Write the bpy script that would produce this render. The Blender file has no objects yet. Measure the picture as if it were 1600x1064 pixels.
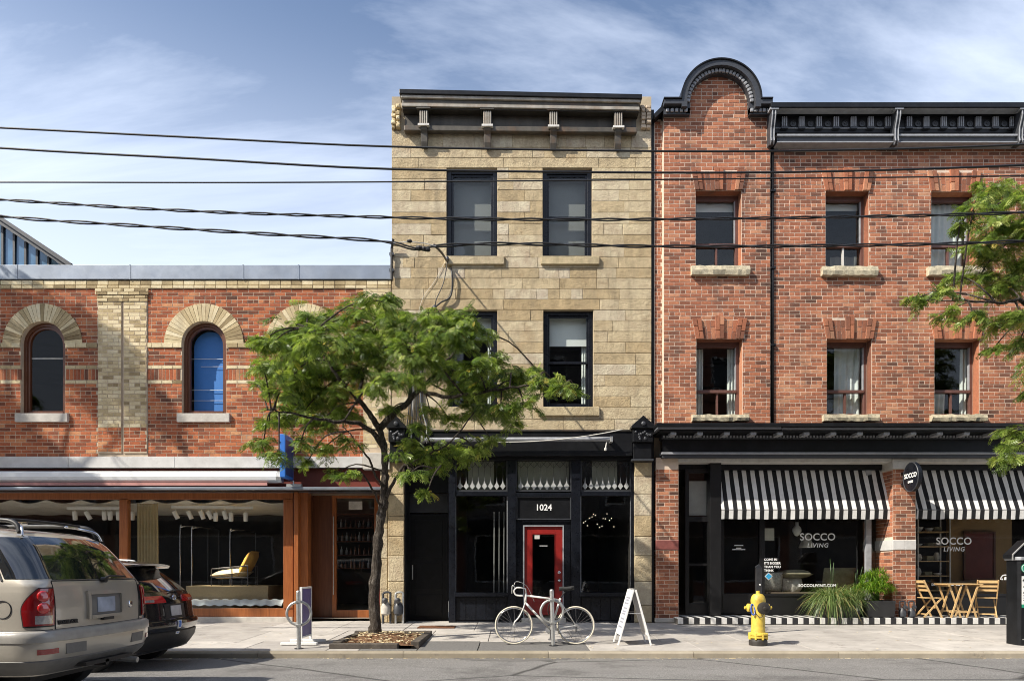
import bpy, bmesh, math, random
import numpy as np
from mathutils import Vector, Matrix
random.seed(7)
SC = bpy.context.scene
COL = SC.collection

# ------------------------------------------------------------------ camera
F, D, HC = 1067.0, 16.05, 1.233
cam_data = bpy.data.cameras.new('camera')
cam = bpy.data.objects.new('camera', cam_data)
COL.objects.link(cam)
cam.location = (0, -D, HC)
cam.rotation_euler = (math.radians(90), 0, 0)
cam_data.sensor_width = 36
cam_data.lens = 36 * F / 1600
cam_data.shift_y = (890 - 532) / 1600
cam_data.clip_end = 2000
SC.camera = cam

# ------------------------------------------------------------------ sky and sun
SUN_DIR = Vector((1.0, 0.56, -1.05)).normalized()
SUN_EL = math.asin(-SUN_DIR.z)
world = bpy.data.worlds.new('World')
SC.world = world
world.use_nodes = True
wn = world.node_tree.nodes
wl = world.node_tree.links
wn.clear()
w_out = wn.new('ShaderNodeOutputWorld')
w_bg = wn.new('ShaderNodeBackground')
sky = wn.new('ShaderNodeTexSky')
sky.sky_type = 'NISHITA'
sky.sun_disc = False
sky.sun_elevation = SUN_EL
sky.sun_rotation = math.atan2(-SUN_DIR.x, -SUN_DIR.y)
sky.air_density = 1.0
sky.dust_density = 1.6
sky.ozone_density = 2.6
w_tc = wn.new('ShaderNodeTexCoord')
# thin streaky high cloud, the same all round the sky
w_sep = wn.new('ShaderNodeSeparateXYZ')
wl.new(w_tc.outputs['Generated'], w_sep.inputs[0])
w_zc = wn.new('ShaderNodeMath'); w_zc.operation = 'MAXIMUM'; w_zc.inputs[1].default_value = 0.0
wl.new(w_sep.outputs['Z'], w_zc.inputs[0])
w_zp = wn.new('ShaderNodeMath'); w_zp.operation = 'ADD'; w_zp.inputs[1].default_value = 0.22
wl.new(w_zc.outputs[0], w_zp.inputs[0])
w_dx = wn.new('ShaderNodeMath'); w_dx.operation = 'DIVIDE'
wl.new(w_sep.outputs['X'], w_dx.inputs[0]); wl.new(w_zp.outputs[0], w_dx.inputs[1])
w_dy = wn.new('ShaderNodeMath'); w_dy.operation = 'DIVIDE'
wl.new(w_sep.outputs['Y'], w_dy.inputs[0]); wl.new(w_zp.outputs[0], w_dy.inputs[1])
w_cmb = wn.new('ShaderNodeCombineXYZ')
wl.new(w_dx.outputs[0], w_cmb.inputs[0]); wl.new(w_dy.outputs[0], w_cmb.inputs[1])
w_map = wn.new('ShaderNodeMapping')
w_map.inputs['Rotation'].default_value = (0, 0, 0.5)
w_map.inputs['Scale'].default_value = (0.5, 1.25, 1.0)
wl.new(w_cmb.outputs[0], w_map.inputs[0])
w_n = wn.new('ShaderNodeTexNoise')
w_n.inputs['Scale'].default_value = 1.7
w_n.inputs['Detail'].default_value = 8
w_n.inputs['Roughness'].default_value = 0.6
w_n.inputs['Distortion'].default_value = 0.35
wl.new(w_map.outputs[0], w_n.inputs['Vector'])
w_r = wn.new('ShaderNodeValToRGB')
w_r.color_ramp.elements[0].position = 0.43; w_r.color_ramp.elements[0].color = (0.0, 0.0, 0.0, 1)
w_r.color_ramp.elements[1].position = 0.72; w_r.color_ramp.elements[1].color = (0.82, 0.82, 0.82, 1)
wl.new(w_n.outputs['Fac'], w_r.inputs[0])
w_mix = wn.new('ShaderNodeMixRGB')
# haze thickens evenly towards the horizon
w_h = wn.new('ShaderNodeValToRGB')
w_h.color_ramp.interpolation = 'EASE'
w_h.color_ramp.elements[0].position = 0.30; w_h.color_ramp.elements[0].color = (0.62, 0.62, 0.62, 1)
w_h.color_ramp.elements[1].position = 0.66; w_h.color_ramp.elements[1].color = (0.02, 0.02, 0.02, 1)
wl.new(w_zc.outputs[0], w_h.inputs[0])
w_scr = wn.new('ShaderNodeMixRGB'); w_scr.blend_type = 'SCREEN'; w_scr.inputs[0].default_value = 1.0
wl.new(w_r.outputs[0], w_scr.inputs[1]); wl.new(w_h.outputs[0], w_scr.inputs[2])
wl.new(w_scr.outputs[0], w_mix.inputs[0])
wl.new(sky.outputs[0], w_mix.inputs[1])
w_mix.inputs[2].default_value = (7.2, 7.9, 9.3, 1)
wl.new(w_mix.outputs[0], w_bg.inputs[0])
w_bg.inputs[1].default_value = 0.12
wl.new(w_bg.outputs[0], w_out.inputs[0])

sun_data = bpy.data.lights.new('sun', 'SUN')
sun_data.energy = 5.0
sun_data.angle = math.radians(0.53)
sun_data.color = (1.0, 0.93, 0.82)
sun = bpy.data.objects.new('sun', sun_data)
COL.objects.link(sun)
sun.rotation_euler = SUN_DIR.to_track_quat('-Z', 'Y').to_euler()
sun.location = (-20, -10, 25)

SC.view_settings.view_transform = 'Standard'
SC.view_settings.look = 'None'
SC.view_settings.exposure = 0.55
SC.view_settings.gamma = 1.0
SC.view_settings.use_curve_mapping = False
SC.cycles.max_bounces = 7
SC.cycles.transparent_max_bounces = 12
SC.cycles.use_denoising = True
SC.cycles.pixel_filter_type = 'BLACKMAN_HARRIS'
SC.cycles.filter_width = 1.0
SC.cycles.sample_clamp_indirect = 6.0
SC.cycles.caustics_reflective = False
SC.cycles.caustics_refractive = False

# ------------------------------------------------------------------ helpers
def X(px, Y=0.0): return (px - 800) * (D + Y) / F
def Z(py, Y=0.0): return HC + (890 - py) * (D + Y) / F
def ground_z(Y):                       # pavement falls to the kerb, road rises to its crown
    if Y >= -4.77: return 0.0252 * Y if Y < 0 else 0.0
    if Y >= -10.6: return -0.226 + (-4.77 - Y) * 0.022
    return -0.226 + (10.6 - 4.77) * 0.022 - (-10.6 - Y) * 0.022

def tag(o, label=None, cat=None, group=None, kind=None):
    if label: o['label'] = label
    if cat: o['category'] = cat
    if group: o['group'] = group
    if kind: o['kind'] = kind
    return o

def empty(name, loc=(0, 0, 0), rz=0.0):
    o = bpy.data.objects.new(name, None)
    COL.objects.link(o)
    o.location = loc
    o.rotation_euler = (0, 0, rz)
    o.empty_display_size = 0.1
    return o

def thing(name, label, cat, loc=(0, 0, 0), rz=0.0, group=None):
    return tag(empty(name, loc, rz), label, cat, group)

class MB:
    def __init__(s):
        s.v = []; s.f = []; s.m = []; s.r = []
    def add(s, vs, fs, m=0, r=0.0):
        b = len(s.v)
        s.v += [tuple(p) for p in vs]
        s.f += [tuple(b + i for i in f) for f in fs]
        s.m += [m] * len(fs); s.r += [r] * len(fs)
        return s
    def box(s, x0, x1, y0, y1, z0, z1, m=0, r=0.0):
        if x0 > x1: x0, x1 = x1, x0
        if y0 > y1: y0, y1 = y1, y0
        if z0 > z1: z0, z1 = z1, z0
        return s.add([(x0,y0,z0),(x1,y0,z0),(x1,y1,z0),(x0,y1,z0),(x0,y0,z1),(x1,y0,z1),(x1,y1,z1),(x0,y1,z1)],
              [(0,3,2,1),(4,5,6,7),(0,1,5,4),(1,2,6,5),(2,3,7,6),(3,0,4,7)], m, r)
    def block(s, x0, x1, y0, y1, z0, z1, c=0.006, m=0, r=0.0, j=0.0):
        """open-backed block facing -y with chamfered front edge and slightly uneven corners"""
        q = lambda: random.uniform(-j, j)
        fr = [(x0+c+q(), y0+q()*.6, z0+c+q()), (x1-c+q(), y0+q()*.6, z0+c+q()), (x1-c+q(), y0+q()*.6, z1-c+q()), (x0+c+q(), y0+q()*.6, z1-c+q())]
        mi = [(x0, y0+c, z0), (x1, y0+c, z0), (x1, y0+c, z1), (x0, y0+c, z1)]
        ba = [(x0, y1, z0), (x1, y1, z0), (x1, y1, z1), (x0, y1, z1)]
        fs = [(0,1,2,3)]
        for k in range(4):
            n = (k+1) % 4
            fs.append((4+k, 4+n, n, k)); fs.append((8+k, 8+n, 4+n, 4+k))
        return s.add(fr+mi+ba, fs, m, r)
    def prism(s, pts, y0, y1, m=0, r=0.0, axis='y'):
        """polygon in (x,z) extruded over y (axis y) / polygon in (y,z) over x / (x,y) over z"""
        n = len(pts)
        if axis == 'y': a = [(p[0], y0, p[1]) for p in pts]; b = [(p[0], y1, p[1]) for p in pts]
        elif axis == 'x': a = [(y0, p[0], p[1]) for p in pts]; b = [(y1, p[0], p[1]) for p in pts]
        else: a = [(p[0], p[1], y0) for p in pts]; b = [(p[0], p[1], y1) for p in pts]
        fs = [tuple(range(n)), tuple(range(2*n-1, n-1, -1))]
        for k in range(n):
            j = (k+1) % n
            fs.append((k, n+k, n+j, j))
        return s.add(a+b, fs, m, r)
    def tube(s, pts, rad, n=8, m=0, cap=True, closed=False):
        pts = [Vector(p) for p in pts]
        k = len(pts)
        if not isinstance(rad, (list, tuple)): rad = [rad]*k
        vs = []; prev = None
        for i, p in enumerate(pts):
            if closed: t = pts[(i+1) % k] - pts[i-1]
            else: t = pts[min(i+1, k-1)] - pts[max(i-1, 0)]
            if t.length < 1e-9: t = Vector((0,0,1))
            t.normalize()
            if prev is None:
                u = t.orthogonal().normalized()
            else:
                u = prev - t * prev.dot(t)
                if u.length < 1e-6: u = t.orthogonal()
                u.normalize()
            prev = u
            w = t.cross(u)
            for a in range(n):
                th = 2*math.pi*a/n
                vs.append(p + (u*math.cos(th) + w*math.sin(th))*rad[i])
        fs = []
        for i in range(k if closed else k-1):
            i2 = (i+1) % k
            for a in range(n):
                b = (a+1) % n
                fs.append((i*n+a, i*n+b, i2*n+b, i2*n+a))
        if cap and not closed:
            fs.append(tuple(range(n-1, -1, -1))); fs.append(tuple((k-1)*n+a for a in range(n)))
        return s.add(vs, fs, m)
    def lathe(s, prof, n=20, loc=(0,0,0), axis='z', m=0):
        """profile of (radius, height)"""
        vs = []
        for r_, h in prof:
            for a in range(n):
                th = 2*math.pi*a/n
                p = (r_*math.cos(th), r_*math.sin(th), h)
                if axis == 'y': p = (p[0], -h, p[1])
                if axis == 'x': p = (h, p[0], p[1])
                vs.append((p[0]+loc[0], p[1]+loc[1], p[2]+loc[2]))
        fs = []
        for i in range(len(prof)-1):
            for a in range(n):
                b = (a+1) % n
                fs.append((i*n+a, i*n+b, (i+1)*n+b, (i+1)*n+a))
        fs.append(tuple(range(n-1, -1, -1))); fs.append(tuple((len(prof)-1)*n+a for a in range(n)))
        return s.add(vs, fs, m)
    def grid(s, P, m=0):
        """P: rows of points"""
        nr, nc = len(P), len(P[0])
        fs = [(i*nc+j, i*nc+j+1, (i+1)*nc+j+1, (i+1)*nc+j) for i in range(nr-1) for j in range(nc-1)]
        return s.add([p for row in P for p in row], fs, m)
    def mesh(s, name, mats, smooth=False, rnd=False):
        me = bpy.data.meshes.new(name)
        me.from_pydata(s.v, [], s.f)
        for mt in (mats if isinstance(mats, (list, tuple)) else [mats]):
            me.materials.append(mt)
        if any(s.m): me.polygons.foreach_set('material_index', s.m)
        if smooth: me.polygons.foreach_set('use_smooth', [True]*len(s.f))
        if rnd:
            at = me.attributes.new('rnd', 'FLOAT', 'FACE')
            at.data.foreach_set('value', s.r)
        me.update()
        return me
    def build(s, name, mats, parent=None, smooth=False, bevel=0, rnd=False, auto=None, recalc=False, local=None):
        me = s.mesh(name, mats, smooth, rnd)
        if recalc:
            bm = bmesh.new(); bm.from_mesh(me)
            bmesh.ops.recalc_face_normals(bm, faces=bm.faces)
            bm.to_mesh(me); bm.free()
        o = bpy.data.objects.new(name, me)
        COL.objects.link(o)
        o.parent = parent
        if bevel:
            b = o.modifiers.new('bevel', 'BEVEL'); b.width = bevel; b.segments = 2; b.limit_method = 'ANGLE'
            b.harden_normals = False
        if auto: 
            me.polygons.foreach_set('use_smooth', [True]*len(me.polygons))
            me.set_sharp_from_angle(angle=math.radians(auto))
        return o

def link(name, me, parent=None, loc=None, rot=None, scale=None):
    o = bpy.data.objects.new(name, me)
    COL.objects.link(o); o.parent = parent
    if loc: o.location = loc
    if rot: o.rotation_euler = rot
    if scale: o.scale = scale
    return o

def copy_tree(o, parent=None):
    c = o.copy(); COL.objects.link(c); c.parent = parent
    for ch in o.children: copy_tree(ch, c)
    return c

def text_obj(name, body, size, mat, parent, loc, rot=(math.radians(90), 0, 0), depth=0.002, align='CENTER', sx=1.0, space=1.0, shear=0.0, offset=0.0):
    cu = bpy.data.curves.new(name, 'FONT')
    cu.body = body; cu.size = size; cu.extrude = depth; cu.align_x = align; cu.align_y = 'CENTER'
    cu.resolution_u = 4; cu.space_character = space; cu.shear = shear; cu.offset = offset
    t = bpy.data.objects.new(name, cu); COL.objects.link(t)
    dg = bpy.context.evaluated_depsgraph_get()
    me = bpy.data.meshes.new_from_object(t.evaluated_get(dg))
    bpy.data.objects.remove(t); bpy.data.curves.remove(cu)
    me.materials.clear(); me.materials.append(mat)
    o = link(name, me, parent, loc, rot, (sx, 1, 1))
    return o

# ------------------------------------------------------------------ materials
class NT:
    def __init__(s, name):
        s.mat = bpy.data.materials.new(name); s.mat.use_nodes = True
        s.n = s.mat.node_tree.nodes; s.l = s.mat.node_tree.links; s.n.clear()
        s.out = s.n.new('ShaderNodeOutputMaterial')
    def node(s, t, **kw):
        n = s.n.new(t)
        for k, v in kw.items():
            if k in n.inputs.keys() and not hasattr(n, k): n.inputs[k].default_value = v
            elif hasattr(n, k): setattr(n, k, v)
            else: n.inputs[k].default_value = v
        return n
    def noise(s, vec, scale, detail=4, rough=0.55, dist=0.0):
        n = s.n.new('ShaderNodeTexNoise')
        n.inputs['Scale'].default_value = scale; n.inputs['Detail'].default_value = detail
        n.inputs['Roughness'].default_value = rough; n.inputs['Distortion'].default_value = dist
        if vec is not None: s.l.new(vec, n.inputs['Vector'])
        return n.outputs['Fac']
    def ramp(s, fac, stops):
        r = s.n.new('ShaderNodeValToRGB')
        e = r.color_ramp.elements
        while len(e) < len(stops): e.new(0.5)
        for el, (p, c) in zip(e, stops):
            el.position = p; el.color = tuple(c) + (1,) if len(c) == 3 else c
        s.l.new(fac, r.inputs[0]); return r.outputs[0]
    def math(s, op, a, b=None, clamp=False):
        n = s.n.new('ShaderNodeMath'); n.operation = op; n.use_clamp = clamp
        for i, v in enumerate((a, b)):
            if v is None: continue
            if isinstance(v, (int, float)): n.inputs[i].default_value = v
            else: s.l.new(v, n.inputs[i])
        return n.outputs[0]
    def mix(s, fac, a, b, blend='MIX'):
        n = s.n.new('ShaderNodeMixRGB'); n.blend_type = blend
        for i, v in enumerate((fac, a, b)):
            if isinstance(v, (int, float)): n.inputs[i].default_value = v
            elif isinstance(v, tuple): n.inputs[i].default_value = v + (1,) if len(v) == 3 else v
            else: s.l.new(v, n.inputs[i])
        return n.outputs[0]
    def pos(s):
        return s.n.new('ShaderNodeNewGeometry').outputs['Position']
    def obj(s):
        return s.n.new('ShaderNodeTexCoord').outputs['Object']
    def mapped(s, vec, sc):
        m = s.n.new('ShaderNodeMapping'); m.inputs['Scale'].default_value = sc
        s.l.new(vec, m.inputs[0]); return m.outputs[0]
    def bsdf(s, color, rough=0.6, metal=0.0, bump=None, bdist=0.01, bstr=0.5, coat=0.0, spec=0.5, crough=0.05, sheen=0.0):
        b = s.n.new('ShaderNodeBsdfPrincipled')
        def put(k, v):
            if isinstance(v, tuple): b.inputs[k].default_value = v + (1,) if len(v) == 3 else v
            elif isinstance(v, (int, float)): b.inputs[k].default_value = v
            else: s.l.new(v, b.inputs[k])
        put('Base Color', color); put('Roughness', rough); put('Metallic', metal)
        put('Specular IOR Level', spec); put('Coat Weight', coat); put('Coat Roughness', crough)
        if sheen: put('Sheen Weight', sheen)
        if bump is not None:
            bn = s.n.new('ShaderNodeBump'); bn.inputs['Distance'].default_value = bdist; bn.inputs['Strength'].default_value = bstr
            s.l.new(bump, bn.inputs['Height']); s.l.new(bn.outputs[0], b.inputs['Normal'])
        s.l.new(b.outputs[0], s.out.inputs[0])
        return b

def plain(name, col, rough=0.5, metal=0.0, var=0.18, scale=6.0, bump=0.0, coat=0.0, spec=0.5, dirt=None, streak=False):
    t = NT(name)
    p = t.pos()
    n1 = t.noise(t.mapped(p, (1, 1, 0.25)) if streak else p, scale, 6, 0.6)
    c = t.mix(1.0, col, t.ramp(n1, [(0.25, (1-var,)*3), (0.75, (1+var,)*3)]), 'MULTIPLY')
    if dirt:
        n2 = t.noise(p, scale*0.35, 6, 0.7)
        c = t.mix(t.ramp(n2, [(0.52, (0,0,0)), (0.75, (0.75,)*3)]), c, dirt)
    n3 = t.noise(p, scale*3, 4, 0.6)
    ro = t.math('ADD', t.math('MULTIPLY', t.math('SUBTRACT', n3, 0.5), 0.25), rough, True)
    t.bsdf(c, ro, metal, n3 if bump else None, 0.01, bump, coat, spec)
    return t.mat

def brick_mat(name, src, stops, mottle=0.35, soot=0.72):
    """src: 'obj' takes the object's random number, 'face' the joined mesh's own per-brick number"""
    t = NT(name)
    if src == 'obj': r = t.n.new('ShaderNodeObjectInfo').outputs['Random']
    else:
        a = t.n.new('ShaderNodeAttribute'); a.attribute_name = 'rnd'; r = a.outputs['Fac']
    p = t.pos()
    big = t.noise(p, 0.55, 4, 0.6)
    rr = t.math('ADD', t.math('MULTIPLY', r, 0.82), t.math('MULTIPLY', t.math('SUBTRACT', big, 0.5), 1.05), False)
    rr = t.math('ADD', rr, 0.09, True)
    c = t.ramp(rr, stops)
    n1 = t.noise(p, 22, 6, 0.7)
    c = t.mix(mottle, c, t.ramp(n1, [(0.3, (0.25,)*3), (0.7, (0.8,)*3)]), 'OVERLAY')
    n2 = t.noise(p, 1.7, 7, 0.7)
    c = t.mix(t.ramp(n2, [(0.60, (0,0,0)), (0.82, (0.22,)*3)]), c, (0.60, 0.48, 0.38))   # lime bloom
    n4 = t.noise(t.mapped(p, (1.6, 1.6, 0.5)), 1.1, 6, 0.65)
    c = t.mix(t.ramp(n4, [(0.50, (0,0,0)), (0.72, (soot,)*3)]), c, (0.11, 0.072, 0.056))    # soot
    t.bsdf(c, 0.88, 0, t.noise(p, 60, 6, 0.7), 0.012, 0.6, spec=0.25)
    return t.mat

RED = [(0.0, (0.095, 0.050, 0.036)), (0.16, (0.19, 0.080, 0.050)), (0.40, (0.315, 0.118, 0.066)), (0.72, (0.41, 0.158, 0.085)), (1.0, (0.50, 0.25, 0.145))]
ORG = [(0.0, (0.10, 0.046, 0.030)), (0.2, (0.22, 0.066, 0.032)), (0.5, (0.37, 0.105, 0.045)), (0.8, (0.46, 0.155, 0.066)), (1.0, (0.55, 0.27, 0.13))]
YEL = [(0.0, (0.20, 0.145, 0.075)), (0.25, (0.46, 0.36, 0.20)), (0.6, (0.62, 0.51, 0.31)), (1.0, (0.74, 0.64, 0.43))]

def stone_mat(name, base, src=True):
    t = NT(name)
    p = t.pos()
    r = t.n.new('ShaderNodeObjectInfo').outputs['Random']
    c = t.ramp(r, base)
    n1 = t.noise(t.mapped(p, (1.15, 1.15, 1.0)), 3.4, 9, 0.72)
    c = t.mix(0.6, c, t.ramp(n1, [(0.28, (0.22,)*3), (0.72, (0.78,)*3)]), 'OVERLAY')
    n2 = t.noise(p, 1.3, 6, 0.7)
    c = t.mix(t.ramp(n2, [(0.55, (0,0,0)), (0.8, (0.55,)*3)]), c, (0.30, 0.17, 0.065))
    n3 = t.noise(t.mapped(p, (2.4, 2.4, 0.45)), 1.0, 7, 0.7)
    c = t.mix(t.ramp(n3, [(0.50, (0,0,0)), (0.72, (0.55,)*3)]), c, (0.24, 0.195, 0.135))
    n4 = t.noise(p, 38, 5, 0.7)
    c = t.mix(t.ramp(n4, [(0.66, (0,0,0)), (0.74, (0.5,)*3)]), c, (0.10, 0.075, 0.04))
    t.bsdf(c, 0.9, 0, t.noise(p, 17, 9, 0.75), 0.05, 0.9, spec=0.2)
    return t.mat

def glass_mat(name, tint=(0.90, 0.93, 0.92), boost=1.5, wav=0.004, wscale=1.6, lo=0.0):
    t = NT(name)
    fr = t.n.new('ShaderNodeLayerWeight'); fr.inputs[0].default_value = 0.5
    schlick = t.math('ADD', t.math('MULTIPLY', t.math('POWER', fr.outputs['Facing'], 5.0), 0.96), 0.04)
    tr = t.n.new('ShaderNodeBsdfTransparent'); tr.inputs[0].default_value = tint + (1,)
    gl = t.n.new('ShaderNodeBsdfGlossy'); gl.inputs['Roughness'].default_value = 0.015
    bn = t.n.new('ShaderNodeBump'); bn.inputs['Distance'].default_value = wav; bn.inputs['Strength'].default_value = 0.8
    t.l.new(t.noise(t.pos(), wscale, 3, 0.5), bn.inputs['Height'])
    t.l.new(bn.outputs[0], gl.inputs['Normal'])
    fac = t.math('ADD', t.math('MULTIPLY', schlick, boost), lo, True)
    mx = t.n.new('ShaderNodeMixShader')
    t.l.new(fac, mx.inputs[0]); t.l.new(tr.outputs[0], mx.inputs[1]); t.l.new(gl.outputs[0], mx.inputs[2])
    t.l.new(mx.outputs[0], t.out.inputs[0])
    return t.mat

def leaf_mat(name, stops, trans=0.35):
    t = NT(name)
    a = t.n.new('ShaderNodeAttribute'); a.attribute_name = 'rnd'
    c = t.ramp(a.outputs['Fac'], stops)
    d = t.n.new('ShaderNodeBsdfPrincipled'); d.inputs['Roughness'].default_value = 0.36
    d.inputs['Specular IOR Level'].default_value = 0.4
    t.l.new(c, d.inputs['Base Color'])
    tl = t.n.new('ShaderNodeBsdfTranslucent')
    t.l.new(t.mix(1.0, c, (1.25, 1.35, 0.6), 'MULTIPLY'), tl.inputs[0])
    mx = t.n.new('ShaderNodeMixShader'); mx.inputs[0].default_value = trans
    t.l.new(d.outputs[0], mx.inputs[1]); t.l.new(tl.outputs[0], mx.inputs[2])
    t.l.new(mx.outputs[0], t.out.inputs[0])
    return t.mat

def wood_mat(name, c0, c1, rough=0.4, coat=0.2, sc=(14, 14, 0.9)):
    t = NT(name)
    p = t.pos()
    n = t.noise(t.mapped(p, sc), 2.2, 6, 0.6, 0.6)
    c = t.ramp(n, [(0.25, c0), (0.75, c1)])
    t.bsdf(c, rough, 0, n, 0.004, 0.25, coat, 0.4, 0.25)
    return t.mat

M = {}
M['brick_red_one'] = brick_mat('red_brick', 'obj', RED)
M['brick_red'] = brick_mat('red_brickwork', 'face', RED)
M['brick_org_one'] = brick_mat('orange_brick', 'obj', ORG, 0.45)
M['brick_org'] = brick_mat('orange_brickwork', 'face', ORG, 0.45)
M['brick_yel_one'] = brick_mat('buff_brick', 'obj', YEL, 0.3, 0.3)
M['brick_yel'] = brick_mat('buff_brickwork', 'face', YEL, 0.3, 0.3)
M['mortar'] = plain('lime_mortar', (0.64, 0.51, 0.40), 0.95, var=0.25, scale=2.5, bump=0.3)
M['mortar_dk'] = plain('aged_mortar', (0.50, 0.40, 0.29), 0.95, var=0.3, scale=2.0, bump=0.3)
M['mortar_st'] = plain('stone_joint', (0.42, 0.345, 0.235), 0.95, var=0.3, scale=2.0, bump=0.3)
M['sandstone'] = stone_mat('sandstone', [(0.0, (0.43, 0.325, 0.185)), (0.35, (0.51, 0.41, 0.255)), (0.7, (0.55, 0.455, 0.30)), (1.0, (0.57, 0.495, 0.37))])
M['sandstone_sill'] = stone_mat('sandstone_sill', [(0.0, (0.50, 0.41, 0.25)), (1.0, (0.52, 0.43, 0.28))])
M['stone_grey'] = plain('grey_stone', (0.50, 0.47, 0.42), 0.85, var=0.2, scale=5, bump=0.4, dirt=(0.25, 0.22, 0.17))
M['stone_rough'] = plain('rough_cut_stone', (0.50, 0.44, 0.31), 0.9, var=0.35, scale=14, bump=0.8, dirt=(0.16, 0.15, 0.11))
M['concrete_band'] = plain('concrete_band', (0.56, 0.55, 0.53), 0.85, var=0.14, scale=3, bump=0.25, dirt=(0.38, 0.36, 0.33))
M['flashing'] = plain('zinc_flashing', (0.24, 0.27, 0.315), 0.42, 0.55, var=0.22, scale=1.6, bump=0.1)
M['black_paint'] = plain('black_paint', (0.007, 0.0075, 0.009), 0.42, var=0.5, scale=5, bump=0.12, dirt=(0.018, 0.019, 0.021), spec=0.3)
M['navy_paint'] = plain('blue_black_paint', (0.008, 0.0095, 0.014), 0.30, var=0.4, scale=6, bump=0.1, spec=0.35)
M['grey_paint'] = plain('charcoal_paint', (0.042, 0.045, 0.052), 0.45, var=0.25, scale=6, bump=0.12)
M['trim_grey'] = plain('grey_trim_paint', (0.30, 0.31, 0.33), 0.5, var=0.2, scale=8, bump=0.1)
M['white_trim'] = plain('off_white_paint', (0.62, 0.60, 0.56), 0.5, var=0.15, scale=8, bump=0.15, dirt=(0.3, 0.27, 0.22))
M['tin_cornice'] = plain('weathered_tin', (0.075, 0.066, 0.052), 0.55, 0.15, var=0.45, scale=4, bump=0.25, dirt=(0.17, 0.085, 0.035), streak=True)
M['tin_light'] = plain('weathered_pale_tin', (0.34, 0.31, 0.26), 0.5, 0.1, var=0.35, scale=5, bump=0.2, dirt=(0.24, 0.13, 0.06), streak=True)
M['brown_frame'] = plain('brown_window_paint', (0.13, 0.062, 0.05), 0.5, var=0.2, scale=8, bump=0.1)
M['red_door'] = plain('red_gloss_paint', (0.27, 0.017, 0.014), 0.35, var=0.18, scale=4, bump=0.08, coat=0.3)
M['oxblood'] = plain('oxblood_paint', (0.16, 0.028, 0.018), 0.5, var=0.2, scale=4, bump=0.1)
M['glass'] = glass_mat('window_glass', (0.93, 0.95, 0.94), 0.65)
M['glass_shop'] = glass_mat('shop_glass', (0.95, 0.96, 0.955), 0.75, 0.003, 0.8)
M['glass_old'] = glass_mat('old_wavy_glass', (0.93, 0.95, 0.95), 0.55, 0.004, 2.4)
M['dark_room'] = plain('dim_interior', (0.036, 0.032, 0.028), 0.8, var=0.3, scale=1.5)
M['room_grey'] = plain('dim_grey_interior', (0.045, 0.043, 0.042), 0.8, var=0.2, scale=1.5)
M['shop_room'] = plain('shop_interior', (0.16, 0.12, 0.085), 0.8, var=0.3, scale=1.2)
M['blind'] = plain('pale_roller_blind', (0.50, 0.50, 0.48), 0.8, var=0.08, scale=2)
M['curtain'] = plain('white_net_curtain', (0.70, 0.72, 0.70), 0.85, var=0.1, scale=5)
M['wood_shop'] = wood_mat('stained_timber', (0.20, 0.060, 0.018), (0.40, 0.135, 0.040), 0.35, 0.35)
M['wood_dark'] = wood_mat('dark_timber', (0.08, 0.028, 0.014), (0.16, 0.058, 0.026), 0.4, 0.25)
M['wood_pale'] = wood_mat('oiled_acacia', (0.44, 0.28, 0.12), (0.62, 0.43, 0.21), 0.45, 0.1, (6, 6, 6))
M['steel'] = plain('galvanised_steel', (0.52, 0.52, 0.50), 0.42, 0.75, var=0.2, scale=10, bump=0.15)
M['steel_dk'] = plain('dark_steel', (0.10, 0.10, 0.105), 0.4, 0.8, var=0.2, scale=10)
M['chrome'] = plain('chrome', (0.75, 0.76, 0.78), 0.12, 1.0, var=0.05)
M['rubber'] = plain('rubber', (0.018, 0.018, 0.018), 0.75, var=0.3, scale=20, bump=0.2)
M['white'] = plain('white_paint', (0.78, 0.78, 0.76), 0.5, var=0.06, scale=5)
M['letter'] = plain('white_lettering', (0.86, 0.86, 0.84), 0.6, var=0.03)
M['cable'] = plain('black_cable', (0.012, 0.012, 0.013), 0.5, var=0.3, scale=10)
M['cable_wh'] = plain('white_cable', (0.66, 0.64, 0.58), 0.5, var=0.1, scale=10)
# ------------------------------------------------------------------ ground
def asphalt_mat():
    t = NT('asphalt'); p = t.pos()
    c = t.ramp(t.noise(p, 48, 6, 0.85), [(0.3, (0.09, 0.09, 0.088)), (0.5, (0.23, 0.222, 0.212)), (0.70, (0.50, 0.485, 0.46))])
    c = t.mix(0.6, c, t.ramp(t.noise(t.mapped(p, (0.35, 1.3, 1)), 1.4, 6, 0.6), [(0.3, (0.72,)*3), (0.7, (1.12,)*3)]), 'MULTIPLY')
    v = t.n.new('ShaderNodeTexVoronoi'); v.feature = 'DISTANCE_TO_EDGE'; v.inputs['Scale'].default_value = 0.42
    t.l.new(t.mix(0.12, t.mapped(p, (0.6, 1.0, 1)), t.n.new('ShaderNodeTexNoise').outputs['Color']), v.inputs['Vector'])
    c = t.mix(t.ramp(v.outputs['Distance'], [(0.0, (0.9,)*3), (0.016, (0,0,0))]), c, (0.03, 0.029, 0.027))
    c = t.mix(t.ramp(t.noise(p, 0.9, 7, 0.7), [(0.52, (0,0,0)), (0.66, (0.6,)*3)]), c, (0.085, 0.082, 0.078))
    t.bsdf(c, 0.9, 0, t.noise(p, 140, 4, 0.8), 0.02, 0.8, spec=0.25)
    return t.mat
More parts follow.
